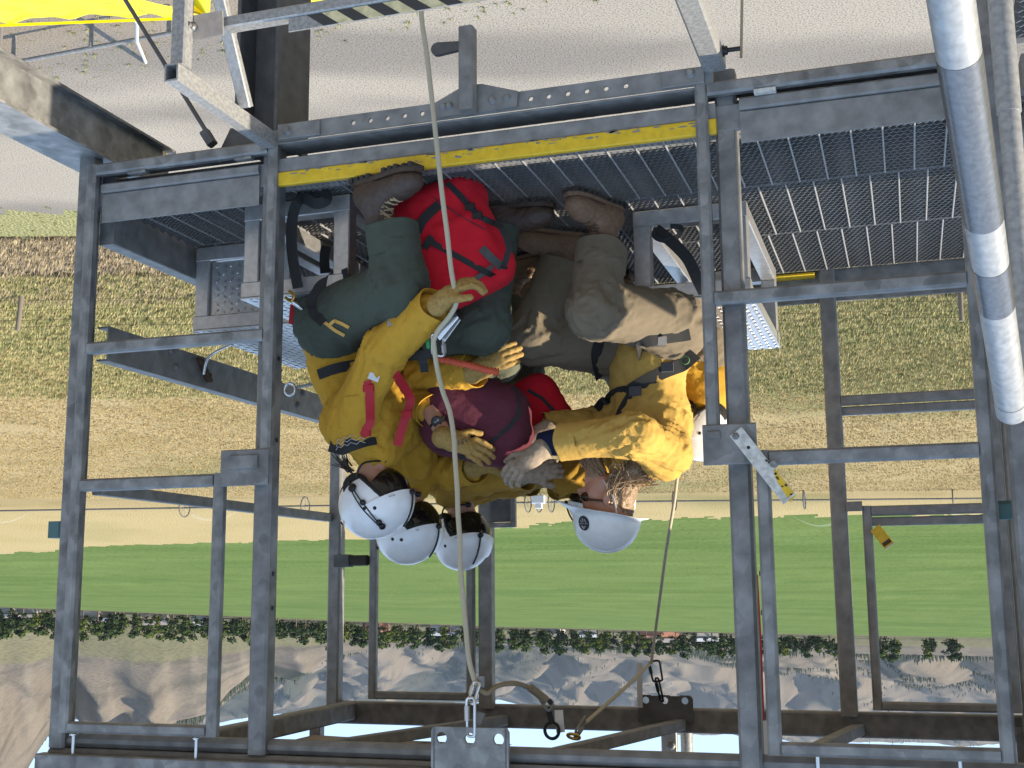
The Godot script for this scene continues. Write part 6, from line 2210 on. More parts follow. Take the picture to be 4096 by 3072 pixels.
func build_bags() -> void:
	var ly: Vector3 = Vector3(0.3767, -0.8833, 0.2791)
	var b := frame(Vector3(-0.3076, 0.0195, 0.9513), ly)
	var r := bag("backpack", "large red backpack with black zip and straps standing between the rope holder's boots", Vector3(1.5476, 7.7071, -4.1400), b, [[Vector3(0, 0, 0), Vector3(0.165, 0.23, 0.115), 0.08], [Vector3(-0.13, 0.01, 0.02), Vector3(0.09, 0.19, 0.085), 0.055], [Vector3(0.0, 0.15, -0.03), Vector3(0.19, 0.085, 0.09), 0.06], [Vector3(0.02, -0.05, 0.085), Vector3(0.10, 0.11, 0.045), 0.03, 0.015]], M.red_nylon)
	var g: Node3D = r[0]
	var f: Fld = r[1]
	var fz: Vector3 = Vector3(-0.3066, 0.0687, 0.9494)
	part(g, "zip", strap(snap_all(f, [Vector3(1.5976, 7.7408, -4.0000), Vector3(1.5301, 7.7813, -4.0000), Vector3(1.4606, 7.8243, -4.0000), Vector3(1.3977, 7.8606, -4.0000), Vector3(1.3523, 7.8896, -4.0000)], 0.006), 0.022, fz), M.webbing)
	part(g, "strap", strap(snap_all(f, [Vector3(1.5656, 7.5988, -4.0000), Vector3(1.5950, 7.6328, -4.0000), Vector3(1.6245, 7.6698, -4.0000), Vector3(1.6409, 7.7081, -4.0000)], 0.007), 0.034, fz), M.webbing)
	part(g, "strap", strap(snap_all(f, [Vector3(1.4145, 7.7699, -4.0000), Vector3(1.3860, 7.8033, -4.0000), Vector3(1.3520, 7.8371, -4.0000), Vector3(1.3183, 7.8650, -4.0000)], 0.009), 0.03, fz), M.webbing_grey)
	part(g, "strap", strap(snap_all(f, [Vector3(1.5410, 7.5176, -4.0200), Vector3(1.4909, 7.5692, -4.0200), Vector3(1.4559, 7.6130, -4.0200), Vector3(1.4212, 7.6508, -4.0200), Vector3(1.3751, 7.6754, -4.0200), Vector3(1.3352, 7.7049, -4.0200), Vector3(1.3127, 7.7463, -4.0200), Vector3(1.3017, 7.7920, -4.0200), Vector3(1.3133, 7.8299, -4.0200), Vector3(1.3249, 7.8621, -4.0200)], 0.008), 0.022, fz), M.webbing)
	part(g, "strap", strap(snap_all(f, [Vector3(1.3817, 7.8347, -4.0200), Vector3(1.4104, 7.8600, -4.0200), Vector3(1.4421, 7.8795, -4.0200)], 0.008), 0.018, fz), M.webbing_grey)
	part(g, "zip_flap", strap(snap_all(f, [Vector3(1.5888, 7.7247, -4.0000), Vector3(1.6035, 7.7459, -4.0000), Vector3(1.6152, 7.7675, -4.0000)], 0.007), 0.026, fz), M.webbing)
	part(g, "seam", strap(snap_all(f, [Vector3(1.6370, 7.5305, -4.0000), Vector3(1.5893, 7.5704, -4.0000), Vector3(1.5303, 7.6169, -4.0000), Vector3(1.4662, 7.6634, -4.0000), Vector3(1.3970, 7.7043, -4.0000)], 0.004), 0.004, fz), M.maroon)
	for q in [Vector3(1.4545, 7.6136, -4.0000), Vector3(1.4256, 7.6507, -4.0000)]:
		var bk := MB.new()
		var s := snap(f, q, 0.014)
		bk.block(s - Vector3(0.018, 0.013, 0.003), s + Vector3(0.018, 0.013, 0.008), 0.003)
		part(g, "buckle", bk, M.iron_black)
	var b2 := frame(Vector3(-0.2116, 0.0480, 0.9762), Vector3(-0.2023, -0.9733, 0.1087))
	r = bag("stuff_sack", "big maroon pack resting on the laps between the helmeted people", Vector3(1.6148, 8.3247, -4.5500), b2, [[Vector3(0, 0, 0), Vector3(0.215, 0.165, 0.125), 0.12], [Vector3(-0.06, 0.02, 0.02), Vector3(0.16, 0.155, 0.11), 0.10], [Vector3(0.10, -0.06, 0.0), Vector3(0.14, 0.11, 0.10), 0.09]], M.maroon, 0.004)
	g = r[0]
	f = r[1]
	part(g, "zip", strap(snap_all(f, [Vector3(1.4497, 8.2040, -4.4500), Vector3(1.4223, 8.2671, -4.4500), Vector3(1.4188, 8.3209, -4.4500), Vector3(1.4550, 8.3725, -4.4500), Vector3(1.5112, 8.4195, -4.4500), Vector3(1.5837, 8.4583, -4.4500), Vector3(1.6649, 8.4817, -4.4500)], 0.005), 0.018, fz), M.webbing)
	part(g, "seam", strap(snap_all(f, [Vector3(1.8049, 8.4256, -4.4500), Vector3(1.7469, 8.4475, -4.4500), Vector3(1.6894, 8.4615, -4.4500)], 0.004), 0.004, fz), M.webbing)
	var b3 := frame(Vector3(-0.3993, 0.0691, 0.9142), Vector3(0.4272, -0.8562, 0.2905))
	r = bag("backpack", "second red backpack standing behind the maroon pack", Vector3(1.4429, 8.2635, -4.8200), b3, [[Vector3(0, 0, 0), Vector3(0.125, 0.15, 0.10), 0.08]], M.red_nylon)
	part(r[0], "seam", strap(snap_all(r[1], [Vector3(1.4473, 8.1878, -4.7200), Vector3(1.3912, 8.2253, -4.7200), Vector3(1.3428, 8.2825, -4.7200), Vector3(1.3229, 8.3512, -4.7200)], 0.005), 0.014, fz), M.webbing)

# ------------------------------------------------------------------ ropes and rescue hardware
func carabiner(a: Vector3, b: Vector3, w: float, nrm: Vector3, m: Material, label: String, lock: Material) -> void:
	var c := thing("carabiner", label, "carabiner", a)
	var d := (b - a).normalized()
	var L := (b - a).length()
	var s := d.cross(nrm).normalized()
	var pts := []
	for q in [[0.0, 0.0], [0.02, 0.42], [0.14, 0.5], [0.5, 0.5], [0.86, 0.5], [0.98, 0.40], [1.0, 0.0], [0.97, -0.38], [0.84, -0.5], [0.5, -0.42], [0.14, -0.38], [0.03, -0.30], [0.0, 0.0]]:
		pts.append(a + d * L * q[0] + s * w * q[1])
	var mb := MB.new()
	mb.tube(smooth(pts, 4), 0.0052, 8, false)
	part(c, "frame", mb, m)
	mb = MB.new()
	mb.tube(PackedVector3Array([a + d * L * 0.40 - s * w * 0.42, a + d * L * 0.78 - s * w * 0.46]), 0.0088, 10)
	part(c, "locking_sleeve", mb, lock)

func ring_mesh(c: Vector3, n: Vector3, r: float, t: float) -> MB:
	var mb := MB.new()
	var sx := n.cross(Vector3(0.2, 0.9, 0.3)).normalized()
	var sy := n.cross(sx).normalized()
	var p := PackedVector3Array()
	for i in 25: p.append(c + (sx * cos(TAU * i / 24.0) + sy * sin(TAU * i / 24.0)) * r)
	mb.tube(p, t, 8, false)
	return mb

func build_hardware() -> void:
	var fz: Vector3 = Vector3(-0.3022, 0.1676, 0.9384)
	var mb := MB.new()
	mb.tube(smooth([Vector3(1.3773, 9.3023, -3.8800), Vector3(1.3932, 9.2725, -3.8850), Vector3(1.4115, 9.2075, -3.8900), Vector3(1.4293, 9.0620, -3.9000), Vector3(1.4473, 8.9137, -3.9100), Vector3(1.4522, 8.8315, -3.9200), Vector3(1.4612, 8.7365, -3.9250), Vector3(1.4660, 8.6488, -3.9300), Vector3(1.4766, 8.5323, -3.9350), Vector3(1.4813, 8.4761, -3.9400), Vector3(1.5011, 8.3777, -3.9500), Vector3(1.5290, 8.2998, -3.9500), Vector3(1.5475, 8.2095, -3.9400), Vector3(1.5469, 8.1310, -3.9100)], 6), 0.0088, 9)
	mb.tube(smooth([Vector3(1.5469, 8.1310, -3.9100), Vector3(1.5208, 8.0984, -3.8900), Vector3(1.4657, 8.0567, -3.8600), Vector3(1.4370, 8.0138, -3.8450), Vector3(1.4414, 7.9546, -3.8300), Vector3(1.4484, 7.8939, -3.8200), Vector3(1.4537, 7.7832, -3.8000), Vector3(1.4600, 7.6860, -3.7800), Vector3(1.4672, 7.5818, -3.7650), Vector3(1.4747, 7.4808, -3.7550), Vector3(1.5070, 7.1524, -3.7400), Vector3(1.5194, 7.0493, -3.7300), Vector3(1.5265, 6.9465, -3.7200), Vector3(1.5394, 6.7883, -3.7100)], 6), 0.0088, 9)
	single("rescue_rope", mb, M.rope, "thick pale rope from the front anchor plate through the gloved hand over the edge", "rope", "")
	mb = MB.new()
	mb.tube(smooth([Vector3(0.8836, 8.5079, -4.9500), Vector3(0.9415, 8.6351, -5.1500), Vector3(1.0374, 8.8214, -5.4500), Vector3(1.1052, 8.9945, -5.6500), Vector3(1.1611, 9.1531, -5.8000), Vector3(1.2062, 9.3335, -5.8800)], 6), 0.0072, 8)
	mb.tube(smooth([Vector3(1.2062, 9.3335, -5.8800), Vector3(1.2197, 9.3509, -5.8600), Vector3(1.2621, 9.4239, -5.6000), Vector3(1.2832, 9.4771, -5.3000), Vector3(1.2963, 9.5166, -5.0500), Vector3(1.2957, 9.5250, -4.9500)], 5), 0.0085, 8)
	single("belay_rope", mb, M.rope, "thin pale rope rising beside the hard hat to the rear anchor carabiner", "rope")
	mb = MB.new()
	mb.tube(smooth([Vector3(1.3715, 9.3159, -3.8900), Vector3(1.3491, 9.3271, -3.9000), Vector3(1.3282, 9.3066, -3.9500), Vector3(1.2987, 9.3067, -4.0500), Vector3(1.2768, 9.3317, -4.1500), Vector3(1.2530, 9.3650, -4.2000)], 6), 0.0085, 8)
	single("tether_rope", mb, M.rope_old, "short weathered rope tail looping from the top anchor to a small carabiner", "rope")
	mb = MB.new()
	mb.tube(smooth([Vector3(1.2792, 9.3272, -4.1500), Vector3(1.2597, 9.3528, -4.1900), Vector3(1.2388, 9.3748, -4.2100)], 4), 0.0145, 10)
	single("rope_sleeve", mb, M.rope_old, "dark sleeve knot at the end of the short rope tail", "sleeve")
	mb = MB.new()
	mb.tube(PackedVector3Array([Vector3(0.4833, 6.7423, -4.4000), Vector3(0.4985, 7.0193, -4.4000)]), 0.0058, 6)
	single("hanging_cord", mb, M.rope, "straight thin cord hanging below the platform beside the galvanised tube", "cord")
	# anchor links
	carabiner(Vector3(1.3905, 9.4606, -3.8500), Vector3(1.3902, 9.3390, -3.8500), 0.032, Vector3(0.25, 0, 1), M.chrome, "long steel carabiner in the middle hole of the front anchor plate", M.alu)
	carabiner(Vector3(1.3939, 9.3570, -3.8600), Vector3(1.3738, 9.2907, -3.8700), 0.030, Vector3(0.6, 0.1, 1), M.chrome, "steel carabiner linking the thick rope to the anchor carabiner", M.chrome)
	mb = MB.new()
	mb.bar(Vector3(1.3742, 9.4261, -3.8700), Vector3(1.3635, 9.3882, -3.8800), 0.028, 0.02, Vector3(0, 0, 1), 0.004)
	mb.bar(Vector3(1.3673, 9.3068, -3.8850), Vector3(1.3658, 9.2721, -3.8850), 0.024, 0.014, Vector3(0, 0, 1), 0.004)
	single("rope_swivel", mb, M.weathered, "grey swivel block hung beside the front anchor carabiner", "swivel")
	carabiner(Vector3(1.2510, 9.3658, -4.2100), Vector3(1.2219, 9.4020, -4.2100), 0.030, Vector3(0.3, 0, 1), M.weathered, "dull carabiner at the end of the short rope tail", M.iron_black)
	mb = strap([Vector3(1.2371, 9.3986, -4.2200), Vector3(1.2301, 9.4260, -4.2200), Vector3(1.2216, 9.4555, -4.2200)], 0.02, fz)
	single("anchor_sling", mb, M.webbing, "short black sling below the dull carabiner", "sling")
	single("sling_ring", ring_mesh(Vector3(1.2263, 9.4772, -4.2300), Vector3(0.2, 0, 1), 0.028, 0.006), M.iron_black, "dark round ring hanging among the roof beams", "ring")
	single("paper_tag", strap([Vector3(1.2036, 9.4089, -4.2400), Vector3(1.1988, 9.4445, -4.2300), Vector3(1.1973, 9.4844, -4.2400)], 0.030, fz), M.paper, "pale label tag beside the dark ring", "tag")
	single("brass_ring", ring_mesh(Vector3(1.2895, 9.5566, -4.7500), Vector3(0.1, 0.9, 0.5), 0.024, 0.006), M.gold, "golden ring linked to the thin rope's end", "ring")
	carabiner(Vector3(1.2921, 9.5574, -4.7800), Vector3(1.2921, 9.5156, -4.9300), 0.045, Vector3(0.3, 0.2, 1), M.weathered, "carabiner between the golden ring and the thin rope", M.weathered)
	carabiner(Vector3(1.1855, 9.4261, -5.9000), Vector3(1.1987, 9.3315, -5.9000), 0.055, Vector3(0.1, 0, 1), M.iron_black, "black carabiner carrying the thin rope above the rear anchor plate", M.iron_black)
	carabiner(Vector3(1.1739, 9.5205, -5.9400), Vector3(1.1890, 9.4116, -5.9100), 0.026, Vector3(0.8, 0, 1), M.iron_black, "small black link between the rear anchor plate and its carabiner", M.iron_black)
	single("plastic_strip", strap([Vector3(1.2693, 9.3414, -5.9000), Vector3(1.2702, 9.4273, -5.9000), Vector3(1.2779, 9.5522, -5.9300)], 0.026, fz), M.paper, "pale strip of tape hanging on the rear anchor plate", "strip")
	single("webbing_strap", strap([Vector3(0.5124, 8.9495, -4.3000), Vector3(0.5092, 9.1749, -4.3000), Vector3(0.5110, 9.4820, -4.3000)], 0.018, Vector3(-0.2, 0, 1)), M.red_strap, "long narrow red strap hanging between the near front post and gate", "strap")
	mb = MB.new()
	mb.bar(Vector3(0.4972, 9.4346, -4.3000), Vector3(0.5021, 9.5498, -4.3000), 0.03, 0.012, Vector3(0, 0, 1), 0.002)
	single("strap_label", mb, M.paper, "printed label block at the top of the long red strap", "label")
	# descender at the gloved hand
	var dc := thing("descender", "metal rope descender clipped at the rope holder's waist", "descender", Vector3(1.5028, 8.0872, -3.9000))
	mb = MB.new()
	mb.bar(Vector3(1.5303, 8.1192, -3.9050), Vector3(1.4496, 8.0512, -3.8750), 0.032, 0.006, Vector3(0, 0, 1), 0.002)
	part(dc, "side_plate", mb, M.chrome)
	mb = MB.new()
	mb.bar(Vector3(1.5197, 8.1230, -3.9250), Vector3(1.4498, 8.0574, -3.8950), 0.03, 0.006, Vector3(0, 0, 1), 0.002)
	part(dc, "side_plate", mb, M.alu)
	mb = MB.new()
	mb.bolt(Vector3(1.4514, 8.0522, -3.8700), fz, 0.007)
	part(dc, "rivet", mb, M.iron_black)
	mb = MB.new()
	mb.bar(Vector3(1.5996, 8.0851, -3.9800), Vector3(1.5958, 8.1406, -3.9900), 0.016, 0.012, Vector3(0, 0, 1), 0.002)
	part(dc, "green_cam", mb, M.green_anod)
	carabiner(Vector3(1.5364, 8.1068, -3.9300), Vector3(1.5636, 8.1659, -4.0000), 0.045, Vector3(-0.2, 0.1, 1), M.chrome, "steel carabiner holding the descender at the waist", M.alu)
	mb = MB.new()
	for q in [[Vector3(1.7261, 8.1441, -4.0800), Vector3(1.6437, 8.1515, -4.0300), Vector3(1.5711, 8.1583, -4.0000)], [Vector3(1.6674, 8.1098, -4.0500), Vector3(1.6441, 8.1695, -4.0500), Vector3(1.6565, 8.2037, -4.1000)]]:
		mb.add(strap(q, 0.03, fz))
	single("waist_loop", mb, M.webbing, "black webbing loops bunched at the rope holder's waist beside the descender", "webbing")
	# eye bolt and tag on the side rail, rusty bracket
	single("eye_ring", ring_mesh(Vector3(2.4753, 8.1414, -4.6000), Vector3(0.1, 0.1, 1), 0.026, 0.006), M.chrome, "steel eye ring hanging from a grey bar behind the rope holder's shoulder", "ring")
	mb = MB.new()
	mb.bar(Vector3(2.4397, 8.1338, -4.6000), Vector3(2.2908, 8.1312, -4.5500), 0.018, 0.012)
	single("eye_bar", mb, M.galv2, "short grey bar carrying the eye ring", "bar")
	var rb := thing("rusty_bracket", "rusty bolted bracket on the side rail beyond the far gate", "bracket", Vector3(2.9200, 8.0233, -4.6292))
	mb = MB.new()
	mb.bar(Vector3(2.9220, 7.9767, -4.5870), Vector3(2.9220, 8.0692, -4.6783), 0.012, 0.045, Vector3(1, 0, 0), 0.003)
	part(rb, "plate", mb, M.rust)
	for q in [Vector3(2.9150, 7.9925, -4.5949), Vector3(2.9150, 8.0456, -4.6593)]:
		mb = MB.new()
		mb.bolt(q, Vector3(-1, 0, 0), 0.014)
		part(rb, "bolt", mb, M.rust)
	mb = MB.new()
	mb.tube(smooth([Vector3(2.9000, 8.0499, -4.5987), Vector3(2.8700, 7.9887, -4.5768), Vector3(2.8000, 7.9579, -4.5521), Vector3(2.7000, 7.9492, -4.4951)], 5), 0.007, 8)
	part(rb, "hook_rod", mb, M.chrome)

# ------------------------------------------------------------------ fields, trees and everything beyond
func on_land(x: float, z: float, dy := 0.0) -> Vector3: return Vector3(x, land(x, z) + dy, z)

func leaf_ball(mb: MB, c: Vector3, r: Vector3, n: int, leaf: float) -> void:
	for i in n:
		var u := Vector3(rng.randfn(), rng.randfn(), rng.randfn()).normalized()
		var rr := pow(rng.randf(), 0.4)
		var p := c + u * r * rr
		var a := Vector3(rng.randfn(), rng.randfn(), rng.randfn()).normalized()
		var b := a.cross(Vector3(rng.randfn(), rng.randfn(), rng.randfn()).normalized()).normalized()
		var s := leaf * rng.randf_range(0.6, 1.3)
		var col := Color(0.045, 0.075, 0.028).lerp(Color(0.085, 0.12, 0.04), rng.randf())
		var nn := a.cross(b).normalized()
		var k := mb.v.size()
		for q in [a * s, b * s * 0.7, -a * s, -b * s * 0.7]:
			mb.v.append(p + q)
			mb.n.append((nn * 0.5 + u * 0.8).normalized() if nn.dot(u) > 0 else (-nn * 0.5 + u * 0.8).normalized())
			mb.c.append(col)
		if nn.dot(u) > 0: mb.ix.append_array(PackedInt32Array([k, k + 2, k + 1, k, k + 3, k + 2]))
		else: mb.ix.append_array(PackedInt32Array([k, k + 1, k + 2, k, k + 2, k + 3]))

func build_farm() -> void:
	# wire fence behind the road
	var fence := thing("wire_fence", "old wire fence of grey wooden posts beyond the road", "fence", on_land(24.8, -29.2))
	var prev := Vector3.ZERO
	for i in range(-3, 6):
		var lat := 14.6 + i * -5.6
		var q := at_fl(35.4 + rng.randf() * 0.2, lat)
		var p := on_land(q.x, q.y)
		var mb := MB.new()
		var lean := Vector3(rng.randf_range(-0.06, 0.06), 1.1 + rng.randf() * 0.1, rng.randf_range(-0.05, 0.05))
		mb.tube(PackedVector3Array([p - Vector3(0, 0.2, 0), p + lean * 0.5, p + lean]), [0.085, 0.075, 0.07], 9)
		part(fence, "post", mb, M.wood_grey)
		if prev != Vector3.ZERO:
			for h in [0.25, 0.55, 0.85, 1.05]:
				mb = MB.new()
				mb.tube(PackedVector3Array([prev + Vector3(0, h, 0), (prev + p) * 0.5 + Vector3(0, h - 0.04, 0), p + Vector3(0, h, 0)]), 0.006, 4, false)
				part(fence, "wire", mb, M.rust)
		prev = p
	# pipe rail along the road's near side, white marker stake, yellow tent
	var rail := thing("pipe_rail", "long low grey pipe rail at the gravel's edge beside the yellow tent", "rail", Vector3(12.0517, 0.4000, -15.3509))
	var mr := MB.new()
	mr.tube(PackedVector3Array([Vector3(15.7710, 0.4500, -15.4071), Vector3(9.6503, 0.4500, -15.2166)]), 0.035, 8)
	part(rail, "pipe", mr, M.galv_dull)
	for q in [Vector3(13.4179, 0.4500, -15.3250), Vector3(11.8811, 0.4500, -15.2690), Vector3(10.4361, 0.4500, -15.2368)]:
		mr = MB.new()
		mr.tube(PackedVector3Array([q, Vector3(q.x, -0.1, q.z)]), 0.035, 8)
		part(rail, "post", mr, M.galv_dull)
	var tent := thing("yellow_tent", "bright yellow fabric tent canopy on the ground below the platform", "tent", Vector3(10, 0, -13))
	var e0: Vector3 = Vector3(11.6091, 1.7000, -11.9568)
	var e1: Vector3 = Vector3(8.1756, 1.7000, -12.8200)
	var tm := MB.new()
	var nu := 40
	var nv := 12
	for i in nu:
		for j in nv:
			var cor := []
			for d in [[0, 0], [1, 0], [1, 1], [0, 1]]:
				var u := float(i + d[0]) / nu
				var v := float(j + d[1]) / nv
				var s := e0.lerp(e1, u) + Vector3(0.5, 0, 4.0) * v
				s.y += 1.0 * v + sin(u * 30.0 + v * 4.0) * 0.025 * (1.0 - v) - 0.10 * sin(u * PI) * (1.0 - v) + sin((u + v * 0.6) * 55.0) * 0.012
				cor.append(s)
			tm.quad(cor[0], cor[1], cor[2], cor[3], Vector3.UP)
	part(tent, "canopy", tm, M.tarp)
	tm = MB.new()
	for i in nu:
		var a := e0.lerp(e1, float(i) / nu)
		var b := e0.lerp(e1, float(i + 1) / nu)
		tm.quad(a, b, b + Vector3(0, -0.04, 0), a + Vector3(0, -0.04, 0), Vector3(0, 0, -1))
	var c1: Vector3 = Vector3(7.5953, 1.9000, -11.9218)
	tm.quad(e1, Vector3(8.3888, 1.6200, -12.7227), Vector3(8.0713, 1.6200, -12.2548), c1, Vector3(-1, 0.2, 0))
	part(tent, "valance", tm, M.tarp)
	tm = MB.new()
	tm.tube(PackedVector3Array([Vector3(9.2014, 1.6200, -12.7170), Vector3(10.6722, 0.7500, -14.7725), Vector3(11.9845, 0.0000, -16.8651)]), 0.03, 6)
	part(tent, "leg", tm, M.white_paint)
	tm = MB.new()
	tm.tube(PackedVector3Array([Vector3(10.9538, 1.6200, -12.2469), Vector3(14.2617, 0.0000, -15.9651)]), 0.035, 6)
	part(tent, "leg", tm, M.wood_grey)
	tm = MB.new()
	var t2: Vector3 = Vector3(6.5050, 1.7000, -12.8567)
	tm.quad(Vector3(6.7742, 1.7000, -12.9230), Vector3(6.5216, 1.7000, -12.8902), t2 + Vector3(0.3, 0.8, 3), Vector3(6.7387, 1.7000, -12.7771) + Vector3(0.3, 0.8, 3), Vector3.UP)
	tm.quad(Vector3(6.7742, 1.7000, -12.9230) - Vector3(0, 0.02, 0), Vector3(6.5216, 1.7000, -12.8902) - Vector3(0, 0.02, 0), t2 + Vector3(0.3, 0.78, 3), Vector3(6.7387, 1.7000, -12.7771) + Vector3(0.3, 0.78, 3), Vector3.DOWN)
	part(tent, "corner_flap", tm, M.tarp)
	# wheel-move irrigation line
	var ir := thing("irrigation_line", "long wheeled irrigation pipe standing across the dry field", "irrigation line", on_land(at_fl(100, 0).x, at_fl(100, 0).y))
	var whl := [[0.43540, 0.75000], [0.26810, 0.75000], [0.16950, 0.72000], [0.07510, 0.75000], [-0.01230, 0.80000], [-0.02130, 0.80000], [-0.03140, 0.80000], [-0.13180, 0.75000], [-0.23790, 0.75000], [-0.35920, 0.75000], [-0.46450, 0.75000]]
	var pipe := PackedVector3Array()
	var mbp := MB.new()
	for i in 60:
		var tu := -0.55 + 1.1 * i / 59.0
		var fw := pw(tu, [[-0.5, 99.0], [0.0, 99.5], [0.5, 104.0]])
		var q := at_fl(fw, fw * tu)
		pipe.append(on_land(q.x, q.y, 0.78))
	mbp.tube(pipe, 0.075, 6)
	part(ir, "pipe", mbp, M.steel_dark)
	for w in whl:
		var fw := pw(w[0], [[-0.5, 99.0], [0.0, 99.5], [0.5, 104.0]])
		var q := at_fl(fw, fw * w[0])
		var c := on_land(q.x, q.y, 0.78)
		var ax := Vector3(-FZ, 0, FX)
		ax = ax.rotated(Vector3.UP, 0.35)
		var wm := ring_mesh(c, ax, w[1], 0.055)
		var wh := part(ir, "wheel", wm, M.steel_dark)
		var sp := MB.new()
		for k in 8:
			var d := Vector3.UP.rotated(ax, TAU * k / 8.0)
			sp.tube(PackedVector3Array([c, c + d * w[1]]), 0.014, 4)
		part(wh, "spoke", sp, M.galv_dull)
	var mv := MB.new()
	var q0 := at_fl(98.8, -98.8 * 0.02128)
	var m0 := on_land(q0.x, q0.y, 0.6)
	mv.block(m0 - Vector3(0.5, 0.3, 0.4), m0 + Vector3(0.5, 0.35, 0.4), 0.05)
	mv.block(m0 + Vector3(-0.25, 0.35, -0.25), m0 + Vector3(0.25, 0.75, 0.25), 0.05)
	part(ir, "drive_mover", mv, M.reflect)
	# water jets from the sprinklers
	var wmat := mat(Color(0.95, 0.97, 1.0, 0.07), 0.3)
	wmat.transparency = BaseMaterial3D.TRANSPARENCY_ALPHA
	for s in [[0.39510, 104.00000, 1], [0.22330, 103.00000, 1], [0.12920, 102.00000, 1], [-0.22930, 112.00000, -1], [-0.38980, 105.00000, 1]]:
		var fw: float = s[1]
		var q := at_fl(fw, fw * s[0])
		var c := on_land(q.x, q.y, 0.9)
		var ax: Vector3 = Vector3(-FZ, 0, FX) * float(s[2])
		var jet := MB.new()
		var pts := []
		var rr := []
		for k in 9:
			var t := k / 8.0
			pts.append(c + ax * t * 4.0 + Vector3(0, t * 2.8 - t * t * 2.4, 0))
			rr.append(0.02 + 0.10 * t)
		jet.tube(PackedVector3Array(pts), rr, 5, false)
		single("water_jet", jet, wmat, "faint white sprinkler jet over the fields", "water jet", "sprinkler jets over the fields")
	plant_trees()
	build_houses()
	plant_grass()

func plant_trees() -> void:
	var kinds := []
	for k in 3:
		var mb := MB.new()
		for i in 11:
			var a := rng.randf() * TAU
			var h := rng.randf_range(0.14, 0.9)
			var w: float = 0.30 * sin(clampf((1.05 - h) * 2.2, 0.0, PI * 0.55)) * [1.0, 0.7, 1.25][k]
			leaf_ball(mb, Vector3(cos(a) * w * rng.randf(), h, sin(a) * w * rng.randf()), Vector3(0.17, 0.13, 0.17) * rng.randf_range(0.7, 1.2), 42, 0.05)
		var tr := MB.new()
		tr.tube(PackedVector3Array([Vector3(0, -0.05, 0), Vector3(0.01, 0.3, 0), Vector3(0.0, 0.7, 0.01)]), [0.035, 0.025, 0.01], 6)
		for i in 4:
			var a := rng.randf() * TAU
			tr.tube(PackedVector3Array([Vector3(0.005, 0.25 + i * 0.08, 0), Vector3(cos(a) * 0.2, 0.5 + i * 0.08, sin(a) * 0.2)]), [0.015, 0.005], 5)
		kinds.append([mb.done(), tr.done()])
	var mats := []
	for c in [Color(0.72, 0.74, 0.78), Color(0.9, 0.88, 0.82), Color(1.08, 1.0, 0.8)]:
		var m := mat(c, 0.85)
		m.vertex_color_use_as_albedo = true
		m.backlight_enabled = true
		m.backlight = Color(0.08, 0.1, 0.03)
		m.metallic_specular = 0.1
		mats.append(m)
	var names := ["dark green tree in the distant row at the foot of the hills", "mid green tree in the distant row at the foot of the hills", "pale yellow-green tree in the distant row at the foot of the hills"]
	var bark := mat(lin(0.12, 0.09, 0.07), 0.9)
	var tu := -0.45
	while tu < 0.46:
		if tu < -0.27 and rng.randf() < 0.75:
			tu += 0.0098
			continue
		var edge := pw(tu, FAR_EDGE)
		for row in 3:
			var fw := edge + 9.0 + row * rng.randf_range(8.0, 20.0)
			# gaps in the row where fields and houses show through
			var dens := nz1.get_noise_1d(tu * 900.0 + row * 77.0)
			if dens < -0.42: continue
			var q := at_fl(fw, fw * (tu + rng.randf_range(-0.003, 0.003)))
			var k := rng.randi() % 3
			var c := 0 if rng.randf() < 0.55 else (1 if rng.randf() < 0.7 else 2)
			var t := thing("tree", names[c], "tree", on_land(q.x, q.y, -0.1), names[c] + "s")
			var s := rng.randf_range(5.5, 9.5) * (0.85 if row == 0 else 1.1)
			if tu < -0.05: s *= 0.95
			for z in 2:
				var mi := MeshInstance3D.new()
				mi.name = ["crown", "trunk"][z]
				mi.mesh = kinds[k][z]
				mi.material_override = mats[c] if z == 0 else bark
				mi.scale = Vector3(s * 1.15, s, s * 1.15)
				mi.rotation.y = rng.randf() * TAU
				t.add_child(mi)
		tu += 0.0098
	# scattered conifers on the hill sides
	var cone := MB.new()
	for i in 3:
		cone.lathe(Vector3(0, 0.12 + i * 0.25, 0), Vector3.UP, PackedVector2Array([Vector2(0.0001, 0.0), Vector2(0.26 - i * 0.07, 0.0), Vector2(0.0001, 0.42)]), 6)
	var cm := MultiMesh.new()
	cm.transform_format = MultiMesh.TRANSFORM_3D
	cm.mesh = cone.done()
	var xf := []
	while xf.size() < 7000:
		var u := rng.randf_range(-0.43, 0.43)
		var fw := rng.randf_range(950.0, 1900.0) if rng.randf() < 0.6 else rng.randf_range(1900.0, 4400.0)
		var q := at_fl(fw, fw * u)
		var d := nz1.get_noise_2d(q.x * 0.11, q.y * 0.11) * 0.5 + 0.5
		var d2 := nz2.get_noise_2d(q.x * 0.22, q.y * 0.22) * 0.5 + 0.5
		if d + (0.06 if fw > 1900.0 else 0.0) + (d2 - 0.5) * 0.6 < 0.57 + rng.randf() * 0.12: continue
		var s := rng.randf_range(3.0, 6.5) * (1.0 if fw < 1900.0 else 1.5)
		xf.append(Transform3D(Basis().scaled(Vector3(s, s, s)), on_land(q.x, q.y, -0.5)))
	cm.instance_count = xf.size()
	for i in xf.size(): cm.set_instance_transform(i, xf[i])
	var mm := MultiMeshInstance3D.new()
	mm.name = "hill_conifers"
	mm.multimesh = cm
	mm.material_override = mat(lin(0.035, 0.045, 0.03), 0.9)
	add_child(mm)
	mm.set_meta("kind", "stuff")
	mm.set_meta("label", "scattered dark conifers on the dry hills")
	mm.set_meta("category", "trees")

